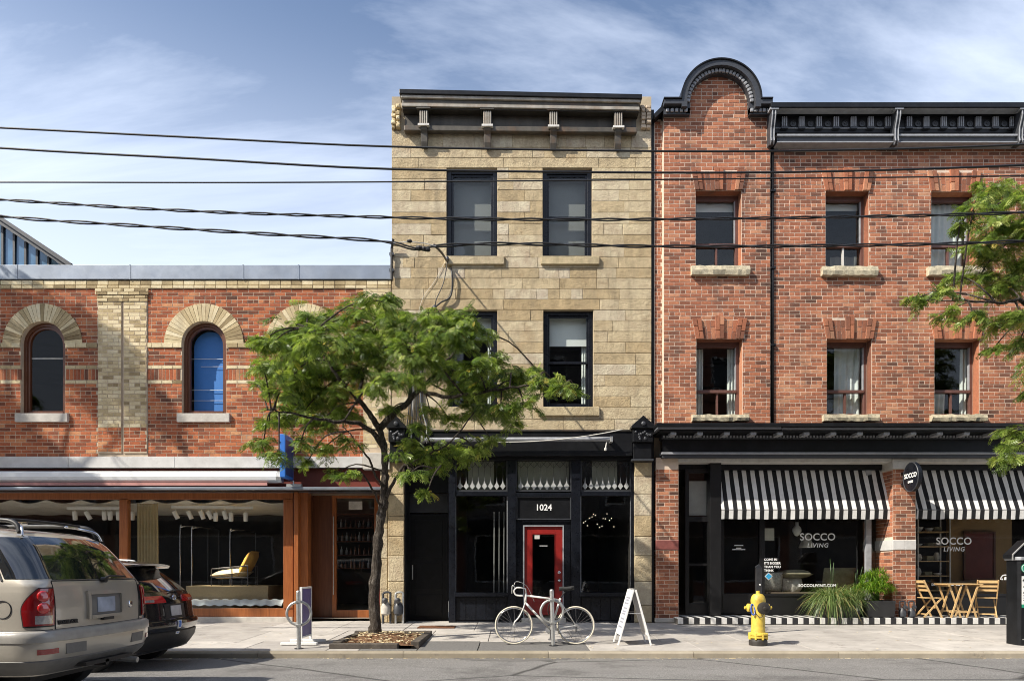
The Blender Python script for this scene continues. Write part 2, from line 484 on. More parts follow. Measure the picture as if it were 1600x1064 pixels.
def concrete_mat(name, a, b):
    t = NT(name); p = t.pos()
    r = t.n.new('ShaderNodeObjectInfo').outputs['Random']
    c = t.ramp(r, [(0, a), (1, b)])
    c = t.mix(0.5, c, t.ramp(t.noise(p, 1.6, 8, 0.7), [(0.3, (0.26,)*3), (0.7, (0.68,)*3)]), 'OVERLAY')
    c = t.mix(t.ramp(t.noise(p, 55, 4, 0.7), [(0.62, (0,0,0)), (0.72, (0.35,)*3)]), c, (0.17, 0.155, 0.14))
    c = t.mix(t.ramp(t.noise(p, 2.3, 6, 0.75), [(0.58, (0,0,0)), (0.68, (0.6,)*3)]), c, (0.14, 0.125, 0.11))
    t.bsdf(c, 0.88, 0, t.noise(p, 70, 5, 0.75), 0.01, 0.5, spec=0.25)
    return t.mat
M['asphalt'] = asphalt_mat()
M['asphalt_patch'] = plain('fresh_asphalt', (0.14, 0.135, 0.128), 0.9, var=0.3, scale=30, bump=0.5)
M['concrete'] = concrete_mat('pavement_concrete', (0.36, 0.335, 0.305), (0.48, 0.45, 0.41))
M['kerb_concrete'] = concrete_mat('kerb_concrete', (0.26, 0.225, 0.165), (0.38, 0.335, 0.26))
M['joint_dirt'] = plain('joint_dirt', (0.10, 0.09, 0.075), 0.95, var=0.3, scale=8)

KY = -4.77
# road with crown
mb = MB()
rows = []
ys = [KY + 0.02, -6, -7.5, -9, -10.6, -12, -13.5, -15.2]
for y in ys: rows.append([(x, y, ground_z(y) if y < KY else -0.226) for x in (-300, -40, -20, 0, 20, 40, 300)])
mb.grid(rows[::-1])
tag(mb.build('road', M['asphalt'], smooth=True), 'grey worn asphalt roadway running along the foot of the picture', kind='structure')
# dark patch repair in the gutter
mb = MB()
pts = []
for k in range(24):
    a = math.pi * k / 23
    pts.append((0.02 + 0.95*math.cos(a)*(1+0.04*math.sin(5*k)), KY - 0.01 - 0.42*math.sin(a)))
top = [(p[0], p[1], ground_z(min(p[1], KY-0.001)) + 0.005) for p in pts]
mb.add(top, [tuple(range(len(top)))[::-1]])
tag(mb.build('road_patch', M['asphalt_patch']), 'dark half round asphalt repair in the gutter', kind='structure')
# far pavement across the street + wide ground
mb = MB(); mb.box(-60, 60, -19.2, -15.2, -0.5, -0.13)
tag(mb.build('pavement_opposite', M['concrete']), kind='structure')
mb = MB(); mb.add([(-900,-900,-0.6),(900,-900,-0.6),(900,900,-0.6),(-900,900,-0.6)], [(0,1,2,3)])
tag(mb.build('ground', M['joint_dirt']), kind='structure')

# pavement: bed plus separate slabs
def quadbox(mb, x0, x1, y0, y1, drop, t=0.1, m=0):
    """slab following the cross fall"""
    z0, z1 = ground_z(y0) - drop, ground_z(y1) - drop
    c = 0.006
    mb.add([(x0,y0,z0-t),(x1,y0,z0-t),(x1,y1,z1-t),(x0,y1,z1-t),
            (x0,y0,z0-c),(x1,y0,z0-c),(x1,y1,z1-c),(x0,y1,z1-c),
            (x0+c,y0+c,z0),(x1-c,y0+c,z0),(x1-c,y1-c,z1),(x0+c,y1-c,z1)],
           [(8,9,10,11),(0,1,5,4),(1,2,6,5),(2,3,7,6),(3,0,4,7),(4,5,9,8),(5,6,10,9),(6,7,11,10),(7,4,8,11)], m)
mb = MB()
quadbox(mb, -60, 60, KY+0.05, 2.0, 0.035, 0.3)
side = tag(mb.build('sidewalk', M['joint_dirt']), 'pale concrete sidewalk in front of the shops', kind='structure')
PIT = (-3.12, -1.60, -4.42, -2.55)
rowsY = [(-1.62, 0.45), (-3.42, -1.62), (-4.62, -3.42)]
for ri, (ya, yb) in enumerate(rowsY):
    x = -21.0 + 0.31 * ri
    while x < 19:
        w = random.choice([1.55, 1.6, 1.5]) if ri < 2 else random.choice([1.9, 2.0, 2.1])
        xa, xb = x, x + w
        x = xb
        dark = ri == 2 and xb > -1.0 and xa < -0.3
        jy = random.uniform(-0.006, 0.004)
        for (a, b) in ([(xa, xb)]):
            pass
        segs = [(xa, xb, ya, yb)]
        if xb > PIT[0] and xa < PIT[1] and ya < PIT[3] and yb > PIT[2]:
            out = []
            for (a, b, c, d) in segs:
                if a < PIT[0]: out.append((a, PIT[0], c, d))
                if b > PIT[1]: out.append((PIT[1], b, c, d))
                a2, b2 = max(a, PIT[0]), min(b, PIT[1])
                if c < PIT[2]: out.append((a2, b2, c, PIT[2]))
                if d > PIT[3]: out.append((a2, b2, PIT[3], d))
            segs = out
        for (a, b, c, d) in segs:
            if b - a < 0.05 or d - c < 0.05: continue
            mb = MB(); quadbox(mb, a+0.005, b-0.005, c+0.005, d-0.005, -jy, 0.08)
            mb.build('asphalt_patch' if dark else 'paving_slab', M['asphalt_patch'] if dark else M['concrete'], side)
# kerb stones
x = -21.0
kerb = empty('kerb'); tag(kerb, 'stained concrete kerb along the roadway', kind='structure')
while x < 19:
    w = 2.4
    mb = MB()
    low = x < -0.1 and x + w > -1.0 and False
    zt = ground_z(-4.62)
    mb.prism([(-4.60, zt-0.3), (KY-0.01, -0.5), (KY, zt-0.03), (KY+0.03, zt-0.002), (-4.62, zt)], x+0.004, x+w-0.004, axis='x')
    mb.build('kerb_stone', M['kerb_concrete'], kerb)
    x += w
# rusty cover plate let into the paving
mb = MB(); zc = ground_z(-0.95)
mb.box(X(655,-.9), X(712,-.9), -1.25, -0.75, zc-0.02, zc+0.012)
tag(mb.build('cover_plate', plain('rusty_plate', (0.20, 0.085, 0.04), 0.8, 0.2, var=0.4, scale=14, bump=0.4), bevel=0.004),
    'rust brown cover plate in the sidewalk before the dark side door', 'cover plate')

# ------------------------------------------------------------------ masonry tools
def wall_grid(mb, x0, x1, z0, z1, yf, yb, holes, m=0):
    xs = sorted(set([x0, x1] + [h[0] for h in holes] + [h[1] for h in holes]))
    zs = sorted(set([z0, z1] + [h[2] for h in holes] + [h[3] for h in holes]))
    xs = [v for v in xs if x0 <= v <= x1]; zs = [v for v in zs if z0 <= v <= z1]
    def solid(i, j):
        if i < 0 or j < 0 or i >= len(xs)-1 or j >= len(zs)-1: return False
        cx, cz = (xs[i]+xs[i+1])/2, (zs[j]+zs[j+1])/2
        return not any(h[0] < cx < h[1] and h[2] < cz < h[3] for h in holes)
    for i in range(len(xs)-1):
        for j in range(len(zs)-1):
            if not solid(i, j): continue
            a, b, c, d = xs[i], xs[i+1], zs[j], zs[j+1]
            mb.add([(a,yf,c),(b,yf,c),(b,yf,d),(a,yf,d)], [(0,1,2,3)], m)
            mb.add([(a,yb,c),(b,yb,c),(b,yb,d),(a,yb,d)], [(3,2,1,0)], m)
            if not solid(i-1, j): mb.add([(a,yf,c),(a,yf,d),(a,yb,d),(a,yb,c)], [(0,1,2,3)], m)
            if not solid(i+1, j): mb.add([(b,yf,c),(b,yb,c),(b,yb,d),(b,yf,d)], [(0,1,2,3)], m)
            if not solid(i, j-1): mb.add([(a,yf,c),(a,yb,c),(b,yb,c),(b,yf,c)], [(0,1,2,3)], m)
            if not solid(i, j+1): mb.add([(a,yf,d),(b,yf,d),(b,yb,d),(a,yb,d)], [(0,1,2,3)], m)

class Bricks:
    def __init__(s): s.items = []
    def field(s, x0, x1, z0, z1, y, mat, L=0.253, n=None, H=0.0868, blocked=None, proud=0.003, off=0.0, keep=True, vertical=False, joint=0.0135):
        if vertical:
            k = max(1, round((x1-x0)/H)); w = (x1-x0)/k
            for i in range(k):
                xa, xb = x0+i*w, x0+(i+1)*w
                mid = (xa+xb)/2
                if blocked and any(a < mid < b for a, b in blocked((z0+z1)/2)): continue
                s.items.append((xa+joint/2, xb-joint/2, y-proud-random.uniform(0,.003), z0+joint/2, z1-joint/2, mat, False))
            return
        n = n or max(1, round((z1-z0)/H)); h = (z1-z0)/n
        for c in range(n):
            za, zb = z0+c*h, z0+(c+1)*h
            allowed = [(x0, x1)]
            if blocked:
                for (a, b) in blocked((za+zb)/2):
                    nxt = []
                    for (p, q) in allowed:
                        if b <= p or a >= q: nxt.append((p, q)); continue
                        if a > p: nxt.append((p, a))
                        if b < q: nxt.append((b, q))
                    allowed = nxt
            head = (c + int(off*7)) % 6 == 5                          # a header course now and then
            LL = L*0.5 if head else L
            start = math.floor(x0/LL)*LL - LL + (0 if c % 2 else LL*0.5) + off + random.uniform(-.012, .012)
            for (p, q) in allowed:
                k = math.floor((p-start)/LL)
                while start + k*LL < q:
                    a, b = max(p, start+k*LL), min(q, start+(k+1)*LL)
                    k += 1
                    if b - a < 0.035: continue
                    full = (b-a) > LL*0.98 and not head
                    s.items.append((a+joint/2, b-joint/2, y-proud-random.uniform(0,.0022), za+joint/2, zb-joint/2, mat, full and keep))
    def emit(s, parent, quota, hide=None):
        full = [it for it in s.items if it[6]]
        full.sort(key=lambda it: (it[0]**2 + (it[3]-HC)**2))
        if hide: full = [it for it in full if not hide(it)]
        pick = set(id(it) for it in full[:quota])
        cache = {}
        joined = MB(); mats = []
        for it in s.items:
            xa, xb, y, za, zb, mat, _ = it
            if id(it) in pick:
                key = (mat, round(xb-xa, 3), round(zb-za, 3), random.randrange(3))
                if key not in cache:
                    b = MB(); w, h = (xb-xa)/2, (zb-za)/2
                    b.block(-w, w, 0, 0.02, -h, h, 0.002, j=0.003)
                    cache[key] = b.mesh('brick', M[mat+'_one'])
                link('brick', cache[key], parent, ((xa+xb)/2, y, (za+zb)/2))
            else:
                if mat not in mats: mats.append(mat)
                joined.block(xa, xb, y, y+0.02, za, zb, 0.002, mats.index(mat), random.random(), 0.003)
        o = joined.build('brickwork', [M[k] for k in mats], parent, rnd=True)
        o['kind'] = 'stuff'
        return o

def rough_sill(parent, x0, x1, yf, yb, z0, z1, mat):
    mb = MB(); n = 14
    rows = []
    for r_, (yy, zz) in enumerate([(yb, z1), (yf+0.015, z1), (yf, (z0+z1)/2), (yf+0.02, z0), (yb, z0)]):
        rows.append([(x0 + (x1-x0)*i/n, yy + random.uniform(-.014,.014), zz + random.uniform(-.012,.012)) for i in range(n+1)])
    mb.grid(rows)
    for k in (0, n): mb.add([r[k] for r in rows], [(0,1,2,3,4)] if k else [(4,3,2,1,0)])
    return mb.build('sill', mat, parent)

def frame_rect(mb, x0, x1, z0, z1, y0, y1, w, wb=None, wt=None, m=0):
    wb = w if wb is None else wb; wt = w if wt is None else wt
    mb.box(x0, x0+w, y0, y1, z0, z1, m); mb.box(x1-w, x1, y0, y1, z0, z1, m)
    mb.box(x0+w, x1-w, y0, y1, z0, z0+wb, m); mb.box(x0+w, x1-w, y0, y1, z1-wt, z1, m)

def pane(parent, x0, x1, z0, z1, y, mat, name='pane', tilt=0.0):
    mb = MB()
    mb.box(x0, x1, y, y+0.006, z0, z1)
    o = mb.build(name, mat, parent)
    return o

def drape(parent, x0, x1, z0, z1, y, mat, folds=6, amp=0.03, name='curtain', gather=0.0):
    mb = MB(); rows = []
    n = folds*6
    for r_ in range(7):
        zz = z1 + (z0-z1)*r_/6
        k = 1 - gather*math.sin(math.pi*r_/6)
        rows.append([(x0 + (x1-x0)*k*i/n, y + amp*math.sin(2*math.pi*folds*i/n + 0.3*r_)*(0.5+0.5*r_/6), zz) for i in range(n+1)])
    mb.grid(rows[::-1])
    return mb.build(name, mat, parent, smooth=True)

def room(parent, x0, x1, y0, y1, z0, z1, mat, floor=None, ceil=None, open_front=True):
    """inward faces only: back, sides, floor, ceiling"""
    mb = MB()
    mb.add([(x0,y1,z0),(x1,y1,z0),(x1,y1,z1),(x0,y1,z1)], [(0,1,2,3)])
    mb.add([(x0,y0,z0),(x0,y1,z0),(x0,y1,z1),(x0,y0,z1)], [(0,1,2,3)])
    mb.add([(x1,y0,z0),(x1,y1,z0),(x1,y1,z1),(x1,y0,z1)], [(3,2,1,0)])
    mb.add([(x0,y0,z0),(x1,y0,z0),(x1,y1,z0),(x0,y1,z0)], [(0,1,2,3)], 1)
    mb.add([(x0,y0,z1),(x1,y0,z1),(x1,y1,z1),(x0,y1,z1)], [(3,2,1,0)], 2)
    return mb.build('room_lining', [mat, floor or mat, ceil or mat], parent)

# ------------------------------------------------------------------ left brick shop
LB = thing('brick_shop', 'low red brick shop with buff brick pilaster, arched windows and timber storefront', 'building')
LX0, LX1 = -19.0, X(611.3)
zt, zb = Z(438), Z(731)
RIN, ROUT = 34.5*D/F, 62*D/F
SPR = Z(537)
wins = [67, 319, 477]
holes = [(X(c)-RIN, X(c)+RIN, Z(646), SPR+RIN) for c in wins]
fw = MB()
wall_grid(fw, LX0, LX1, zb, zt, 0.0, 0.35, holes)
for c in wins:
    cx = X(c)
    for sgn in (-1, 1):
        arc = [(cx + sgn*RIN*math.cos(a), SPR + RIN*math.sin(a)) for a in [math.pi/2*k/10 for k in range(11)]]
        for k in range(10):
            (xa, za), (xb_, zb_) = arc[k], arc[k+1]
            q = [(xa, za), (xb_, zb_), (xb_, SPR+RIN), (xa, SPR+RIN)] if abs(zb_-SPR-RIN) > 1e-6 else [(xa, za), (xb_, zb_), (xa, SPR+RIN)]
            fw.prism(q, 0.0, 0.349)
lwall = fw.build('front_wall', M['mortar_dk'], LB)
BR = Bricks()
P1 = (X(153), X(231)); P2 = (X(568), LX1)
def blk(zm):
    out = [P1, P2]
    for c in wins:
        cx = X(c)
        if zm > SPR - 0.0:
            d = (ROUT-0.03)**2 - (zm-SPR)**2
            if d > 0: out.append((cx-math.sqrt(d), cx+math.sqrt(d)))
        elif zm > Z(646): out.append((cx-RIN, cx+RIN))
    return out
only_win = lambda zm: [b for b in blk(zm)]
BR.field(LX0, LX1, Z(536), Z(451.5), 0, 'brick_org', blocked=blk)
BR.field(LX0, LX1, Z(543.5), Z(536), 0, 'brick_yel', n=1, blocked=blk, proud=0.028, keep=False)
BR.field(LX0, LX1, Z(571), Z(543.5), 0, 'brick_org', blocked=blk, off=0.06)
BR.field(LX0, LX1, Z(576.5), Z(571), 0, 'brick_yel', n=1, blocked=blk, keep=False, proud=0.009)
BR.field(LX0, LX1, Z(594), Z(576.5), 0, 'brick_org', blocked=blk, vertical=True)
BR.field(LX0, LX1, Z(599.5), Z(594), 0, 'brick_yel', n=1, blocked=blk, keep=False, proud=0.009)
BR.field(LX0, LX1, Z(714), Z(599.5), 0, 'brick_org', blocked=blk, off=0.1)
# buff band under the coping and pilasters
BR.field(LX0, LX1, Z(451.5), Z(446), 0, 'brick_yel', n=1, proud=0.03, keep=False)
BR.field(LX0, LX1, Z(446), Z(438.5), 0, 'brick_yel', n=1, proud=0.02, keep=False)
for (a, b) in [(X(154), X(190.5)), (X(193.8), X(230))]:
    pil = MB(); pil.box(a, b, -0.022, 0.01, Z(708), Z(452)); pil.build('pilaster', M['mortar_dk'], LB)
    BR.field(a, b, Z(668), Z(472), -0.022, 'brick_yel')
    BR.field(a, b, Z(706), Z(668), -0.022, 'brick_org')
    BR.field(a-0.03, b+0.03, Z(472), Z(462), -0.036, 'brick_yel', n=2, keep=False)
    BR.field(a-0.06, b+0.06, Z(462), Z(452), -0.05, 'brick_yel', n=2, keep=False)
pil = MB(); pil.box(X(568), LX1, -0.022, 0.01, Z(712), Z(452))
BR.field(X(568), LX1-0.01, Z(700), Z(452), -0.022, 'brick_yel')
pil.build('pilaster', M['mortar_dk'], LB)
BR.emit(lwall, 300, hide=lambda it: it[0] > X(395) or it[0] < X(4))
# radial arch bricks
for c in wins:
    cx = X(c); n = 27
    for k in range(n):
        a0 = math.pi*k/n + 0.006; a1 = math.pi*(k+1)/n - 0.006
        pts = []
        for (r_, a) in ((RIN+0.004, a0), (ROUT, a0), (ROUT, a1), (RIN+0.004, a1)):
            pts.append((cx + r_*math.cos(a), SPR + r_*math.sin(a)))
        mb = MB(); dy = random.uniform(0, .006)
        mb.prism(pts, -0.022-dy, 0.02)
        mb.build('arch_brick', M['brick_yel_one'], lwall)
# arched windows
M['sky_reflection_board'] = plain('sky_reflection_board', (0.05, 0.22, 0.62), 0.6, var=0.12, scale=1.2)  # flat blue stands in for sky mirrored in the arched pane
for wi, c in enumerate(wins):
    cx = X(c); z0 = Z(645)
    def outline(r, zlow, n=16):
        return [(cx-r, zlow)] + [(cx - r*math.cos(math.pi*k/n), SPR + r*math.sin(math.pi*k/n)) for k in range(n+1)] + [(cx+r, zlow)]
    mb = MB()
    for (ro, ri, y0, y1) in ((RIN-0.002, RIN-0.075, 0.10, 0.20), (RIN-0.075, RIN-0.13, 0.13, 0.20)):
        a, b = outline(ro, z0), outline(ri, z0)
        for k in range(len(a)-1):
            mb.prism([a[k], a[k+1], b[k+1], b[k]], y0, y1)
    mb.box(cx-RIN+0.13, cx+RIN-0.13, 0.12, 0.20, z0, z0+0.07)
    win = mb.build('window', M['wood_dark'], LB, recalc=True)
    g = outline(RIN-0.125, z0+0.05)
    mb = MB(); mb.add([(p[0], 0.165, p[1]) for p in g], [tuple(range(len(g)))[::-1]])
    pn = mb.build('pane', M['glass_old'], win)
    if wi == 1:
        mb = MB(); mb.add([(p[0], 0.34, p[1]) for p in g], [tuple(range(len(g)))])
        tag(mb.build('sky_reflection_board', M['sky_reflection_board'], win), 'flat blue board behind the glass imitating its sky reflection')
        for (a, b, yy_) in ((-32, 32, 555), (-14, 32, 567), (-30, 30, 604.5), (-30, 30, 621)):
            mb = MB(); mb.tube([(cx+a*D/F, 0.30, Z(yy_)), (cx+b*D/F, 0.30, Z(yy_))], 0.006, 5); mb.build('bar_or_reflected_line', M['white'], win)  # white rods added to imitate wires reflected across the pane
    else:
        mb = MB(); mb.box(cx-RIN+0.1, cx+RIN-0.1, 0.19, 0.21, Z(557), Z(555.5)); mb.build('bar_or_reflected_line', M['white_trim'], win)
    mb = MB(); mb.box(cx-41*D/F, cx+41*D/F, -0.07, 0.12, Z(660), Z(646.5))
    mb.build('sill', M['stone_grey'], win, bevel=0.01)
# stone band over the storefront
x = LX0
for xb_ in [-13, -10.4, -7.9, -5.6, X(568)-0.005]:
    mb = MB(); mb.box(x+0.004, xb_-0.004, -0.05, 0.3, Z(731), Z(713.5)); mb.build('stone_band', M['concrete_band'], LB, bevel=0.008); x = xb_
mb = MB(); mb.box(X(568), LX1-0.02, -0.09, 0.3, Z(734), Z(708)); mb.build('pilaster_base', M['stone_grey'], LB, bevel=0.012)
# coping
x = LX0
for xb_ in [-14, -11.6, -8.95, -6.3, -5.0, LX1+0.0]:
    mb = MB(); mb.box(x+0.002, xb_-0.002, -0.045, 0.5, Z(437.5), Z(415.5)); mb.build('coping_panel', M['flashing'], LB, bevel=0.006)
    mb = MB(); mb.box(xb_-0.02, xb_+0.012, -0.052, 0.3, Z(437.8), Z(415)); mb.build('seam', M['flashing'], LB); x = xb_
# body, roof
mb = MB()
mb.box(LX0, LX1-0.02, 0.36, 9, Z(425)-0.3, Z(425)); mb.build('roof', M['joint_dirt'], LB)
mb = MB(); mb.box(LX0, LX0+0.2, 0.36, 9, 0, Z(428)); mb.box(LX0, LX1-0.02, 8.8, 9, 0, Z(428)); mb.build('rear_wall', M['mortar_dk'], LB)
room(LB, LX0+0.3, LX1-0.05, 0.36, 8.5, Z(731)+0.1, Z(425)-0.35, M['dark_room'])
# rooftop glazed gable
RG = 3.2
s0 = (X(-120, RG), Z(262, RG)); s1 = (X(113, RG), Z(417, RG))
mb = MB()
nx = 9
zlow = Z(425)
sl = (s1[1]-s0[1])/(s1[0]-s0[0])
mb.prism([(s0[0], s0[1]), (s1[0]+0.15, s1[1]-0.1), (s1[0]-0.05, s1[1]-0.12), (s0[0], s0[1]-0.17)], RG-0.35, RG+3)
mb.prism([(s0[0], s0[1]+0.07), (s1[0]+0.25, s1[1]-0.09), (s1[0]+0.15, s1[1]-0.16), (s0[0], s0[1]-0.0)], RG-0.42, RG-0.34)
gab = mb.build('rooflight', M['grey_paint'], LB)
xs_ = [s0[0] + (s1[0]-s0[0])*k/13 for k in range(14)]
for k in range(13):
    xa, xb_ = xs_[k], xs_[k+1]
    za, zb_ = s0[1]+sl*(xa-s0[0])-0.16, s0[1]+sl*(xb_-s0[0])-0.16
    if zb_ <= zlow + 0.02: zb_ = zlow + 0.02
    if za <= zlow+0.03: continue
    mb = MB(); mb.prism([(xa+0.03, zlow), (xb_-0.03, zlow), (xb_-0.03, zb_), (xa+0.03, za)], RG, RG+0.02)
    mb.build('glass_panel', plain('blue_glass_panel', (0.10, 0.20, 0.32), 0.12, 0.2, var=0.4, scale=1.2, spec=0.8) if k == 0 else bpy.data.materials['blue_glass_panel'], gab)
    mb = MB(); mb.prism([(xb_-0.03, zlow), (xb_+0.03, zlow), (xb_+0.03, zb_), (xb_-0.03, zb_)], RG-0.05, RG+0.05)
    mb.build('mullion', M['grey_paint'], gab)
# ---- storefront of the left shop
SY = 0.28
def sx(p): return X(p, SY)
def sz(p): return Z(p, SY)
XE = sx(458)
store = empty('storefront'); store.parent = LB
mb = MB()
mb.box(LX0, XE, SY, SY+0.12, sz(780), sz(762)); mb.build('header', M['wood_shop'], store, bevel=0.006)
mb = MB(); mb.box(LX0, XE, SY, SY+0.12, sz(963), sz(950)); mb.build('bottom_rail', M['wood_shop'], store, bevel=0.006)
mb = MB(); mb.box(LX0, XE, SY-0.05, SY+0.2, -0.05, sz(963)-0.003); mb.build('stone_base', M['stone_grey'], store, bevel=0.006)
for (a, b) in ((187, 200), (443, 458), (-130, -117)):
    mb = MB(); mb.box(sx(a), sx(b), SY-0.02, SY+0.12, sz(950)-0.0, sz(780)); mb.build('mullion', M['wood_shop'], store, bevel=0.006)
for (a, b) in ((200, 443), (-117, 187), (-420, -130)):
    pane(store, sx(a), sx(b), sz(950), sz(780), SY+0.05, M['glass_shop'])
# timber posts at the entry and recessed door
for (a, b, y0, y1) in ((459, 466, 0.12, 0.4), (467, 481, 0.24, 0.5)):
    mb = MB(); mb.box(X(a, y0), X(b, y0), y0, y1, 0, Z(768, y0)); mb.build('post', M['wood_shop'], store, bevel=0.008)
DY = 0.85
mb = MB(); mb.box(X(478, 0.5), X(480, 0.5)+0.03, 0.5, DY, 0, Z(770, .5)); mb.box(X(478, DY), X(519, DY), DY, DY+0.1, 0, Z(768, DY)); mb.build('entry_panel', M['wood_dark'], store)
mb = MB(); frame_rect(mb, X(519, DY), X(592, DY), 0.02, Z(770, DY), DY-0.03, DY+0.06, 0.11, 0.22, 0.13)
dr = mb.build('door', M['wood_shop'], store, bevel=0.005)
pane(dr, X(519, DY)+0.11, X(592, DY)-0.11, 0.24, Z(770, DY)-0.13, DY+0.01, M['glass_shop'])
mb = MB(); mb.tube([(X(521, DY-.08), DY-0.08, 0.62), (X(521, DY-.08), DY-0.08, 2.55)], 0.016, 8); mb.build('handle', M['steel'], dr)
mb = MB(); mb.box(X(545, DY), X(566, DY), DY-0.004, DY+0.004, Z(796, DY), Z(783, DY)); tag(mb.build('notice', M['white_trim'], dr), 'pale paper notice on the door glass')
mb = MB(); mb.box(X(592, DY)+0.002, X(612, DY), DY-0.05, DY+0.3, 0, Z(768, DY)); mb.build('jamb', M['oxblood'], store)
# fascia above storefront: red-brown recess, ledge
mb = MB(); mb.box(LX0, LX1-0.03, 0.12, 0.34, sz(762)+0.001, Z(731)); mb.build('fascia', M['oxblood'], store)
mb = MB(); mb.box(LX0, LX1-0.05, -0.42, 0.3, Z(764.5, -.42), Z(760.5, -.42)); mb.build('ledge', M['flashing'], store, bevel=0.004)
mb = MB(); mb.box(X(461), LX1-0.05, 0.3, DY+0.1, Z(768)+0.01, Z(762)); mb.build('entry_soffit', M['wood_dark'], store)
mb = MB(); mb.box(LX0, LX1-0.04, -0.2, 0.11, Z(770, 0)+0.03, Z(764.6, -.42)-0.002); mb.build('ledge_base', M['black_paint'], store)
# floor of shop and room
M['shop_floor'] = plain('pale_shop_floor', (0.22, 0.20, 0.17), 0.5, var=0.15, scale=1.5)
M['shop_white'] = plain('white_ceiling', (0.62, 0.60, 0.55), 0.8, var=0.08, scale=2)
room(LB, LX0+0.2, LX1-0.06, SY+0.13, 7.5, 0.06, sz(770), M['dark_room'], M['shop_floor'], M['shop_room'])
# roller awning cassette
aw = thing('awning_cassette', 'white rolled up awning box above the left shop window', 'awning')
ya = -0.02
pr = [(-0.02, Z(735,-.2)), (-0.14, Z(735.5,-.2)), (-0.235, Z(739,-.2)), (-0.25, Z(745,-.2)), (-0.235, Z(750,-.2)), (-0.17, Z(753.5,-.2)), (-0.02, Z(753.5,-.2))]
mb = MB(); mb.prism(pr, LX0+0.5, X(432, -.2), axis='x'); mb.build('cassette', M['white'], aw, recalc=True)
mb = MB(); mb.prism([(p[0]*1.04, p[1]) for p in pr], X(432.4, -.2), X(440, -.2), axis='x'); mb.build('end_cap', M['steel'], aw, recalc=True)
mb = MB(); mb.box(LX0+0.5, X(418, -.2), -0.23, -0.19, Z(758.5,-.2), Z(753.8,-.2)); tag(mb.build('valance', plain('rose_canvas', (0.50, 0.24, 0.21), 0.8, var=0.1, scale=5), aw), 'strip of dusty pink awning cloth')
# blue hanging sign
M['sign_blue'] = plain('blue_sign', (0.03, 0.16, 0.55), 0.4, var=0.06, scale=3)
bs = thing('projecting_sign', 'bright blue box sign sticking out above the left shop entry', 'sign', (0, 0, 0))
xx = X(444, -.5)
mb = MB(); mb.box(xx-0.06, xx+0.06, -0.62, -0.02, Z(748,-.3), Z(682,-.3)); mb.build('box', M['sign_blue'], bs, bevel=0.01)
mb = MB(); mb.box(xx+0.0602, xx+0.066, -0.56, -0.08, Z(744,-.3), Z(690,-.3)); mb.build('face_panel', plain('navy_face', (0.03, 0.05, 0.16), 0.4, var=0.1), bs)
mb = MB(); mb.tube([(xx, -0.02, Z(752)), (xx+0.1, -0.15, Z(753)), (xx+0.12, -0.2, Z(757,-.2))], 0.02, 8); mb.box(xx-0.05, xx+0.3, -0.2, -0.1, Z(760, -.2), Z(756, -.2)); mb.build('mount', M['steel'], bs)
# ------------------------------------------------------------------ sandstone building
SB = thing('stone_building', 'three storey buff sandstone building with tin cornice and black storefront number 1024', 'building')
SX0, SX1 = X(612.3), X(1017.5)
w3 = [(698, 777, 263.5, 403), (848, 925, 263.5, 403)]
w2 = [(700, 777, 485, 637), (849, 927, 485, 637)]
holes = [(X(a), X(b), Z(d), Z(c)) for a, b, c, d in w3 + w2]
ST = 0.30
mb = MB(); wall_grid(mb, SX0, SX1, Z(673), Z(152), -0.012, ST, holes)
swall = mb.build('front_wall', M['mortar_st'], SB)
# ashlar courses
bounds = [672.5, 655, 637, 620.2, 603.4, 586.5, 569.5, 552.5, 535.5, 518.6, 501.8, 485, 468.6, 452.2, 435.8, 419.4, 403, 385.5, 368, 350.6, 333.1, 315.7, 298.3, 280.9, 263.5, 248, 232, 206]
rs = random.Random(11)
def stone_block(x0, x1, z0, z1, dy=0.0, name='stone', parent=None, mat='sandstone', j=0.005, c=0.006):
    mb = MB(); mb.block(x0, x1, -0.03-dy, -0.005, z0, z1, c, j=j)
    return mb.build(name, M[mat], parent or swall)
for k in range(len(bounds)-1):
    za, zb_ = Z(bounds[k]), Z(bounds[k+1])
    mid = (bounds[k]+bounds[k+1])/2
    segs = [(612.3, 1017.5)]
    for (a, b, c, d) in w3 + w2:
        lo, hi = c, d
        if lo < mid < hi:
            nxt = []
            for (p, q) in segs:
                if b <= p or a >= q: nxt.append((p, q)); continue
                if a > p: nxt.append((p, a))
                if b < q: nxt.append((b, q))
            segs = nxt
    for (p, q) in segs:
        # lintel stones sit whole over the openings
        cuts = [p]
        cur = p
        while q - cur > 72:
            step = rs.choice([18, 30, 42, 50, 58, 66, 80])
            nc = cur + step
            if q - nc < 20: break
            for (a, b, c, d) in w3 + w2:
                if abs(bounds[k] - c) < 1.5 and a - 8 < nc < b + 8: nc = b + 10
            if nc >= q - 15: break
            cuts.append(nc); cur = nc
        if len(cuts) == 1 and q - p > 60 and rs.random() < 0.75: cuts.append(p + (q-p)*rs.choice([0.25, 0.35, 0.6, 0.72]))
        cuts.append(q)
        for a, b in zip(cuts[:-1], cuts[1:]):
            stone_block(X(a)+0.003, X(b)-0.003, za+0.003, zb_-0.003, rs.uniform(-0.002, 0.005))
# stained side pieces: broken brick ends beside the cornice
for (a, b) in ((612.5, 627), (1000, 1016.5)):
    for r_ in range(6):
        zz = Z(205 - r_*6.2)
        for q in range(2):
            xa = a + (b-a)*q/2 + rs.uniform(0, 1.2); xb_ = a + (b-a)*(q+1)/2 - rs.uniform(0.3, 1.5)
            mb = MB(); mb.block(X(xa), X(xb_), -0.06-rs.uniform(0, .1), 0.0, zz+0.006, zz+0.085, 0.014, j=0.008)
            mb.build('cornice_end_brick', M['brick_yel_one'] if a < 700 else M['mortar_dk'], swall)
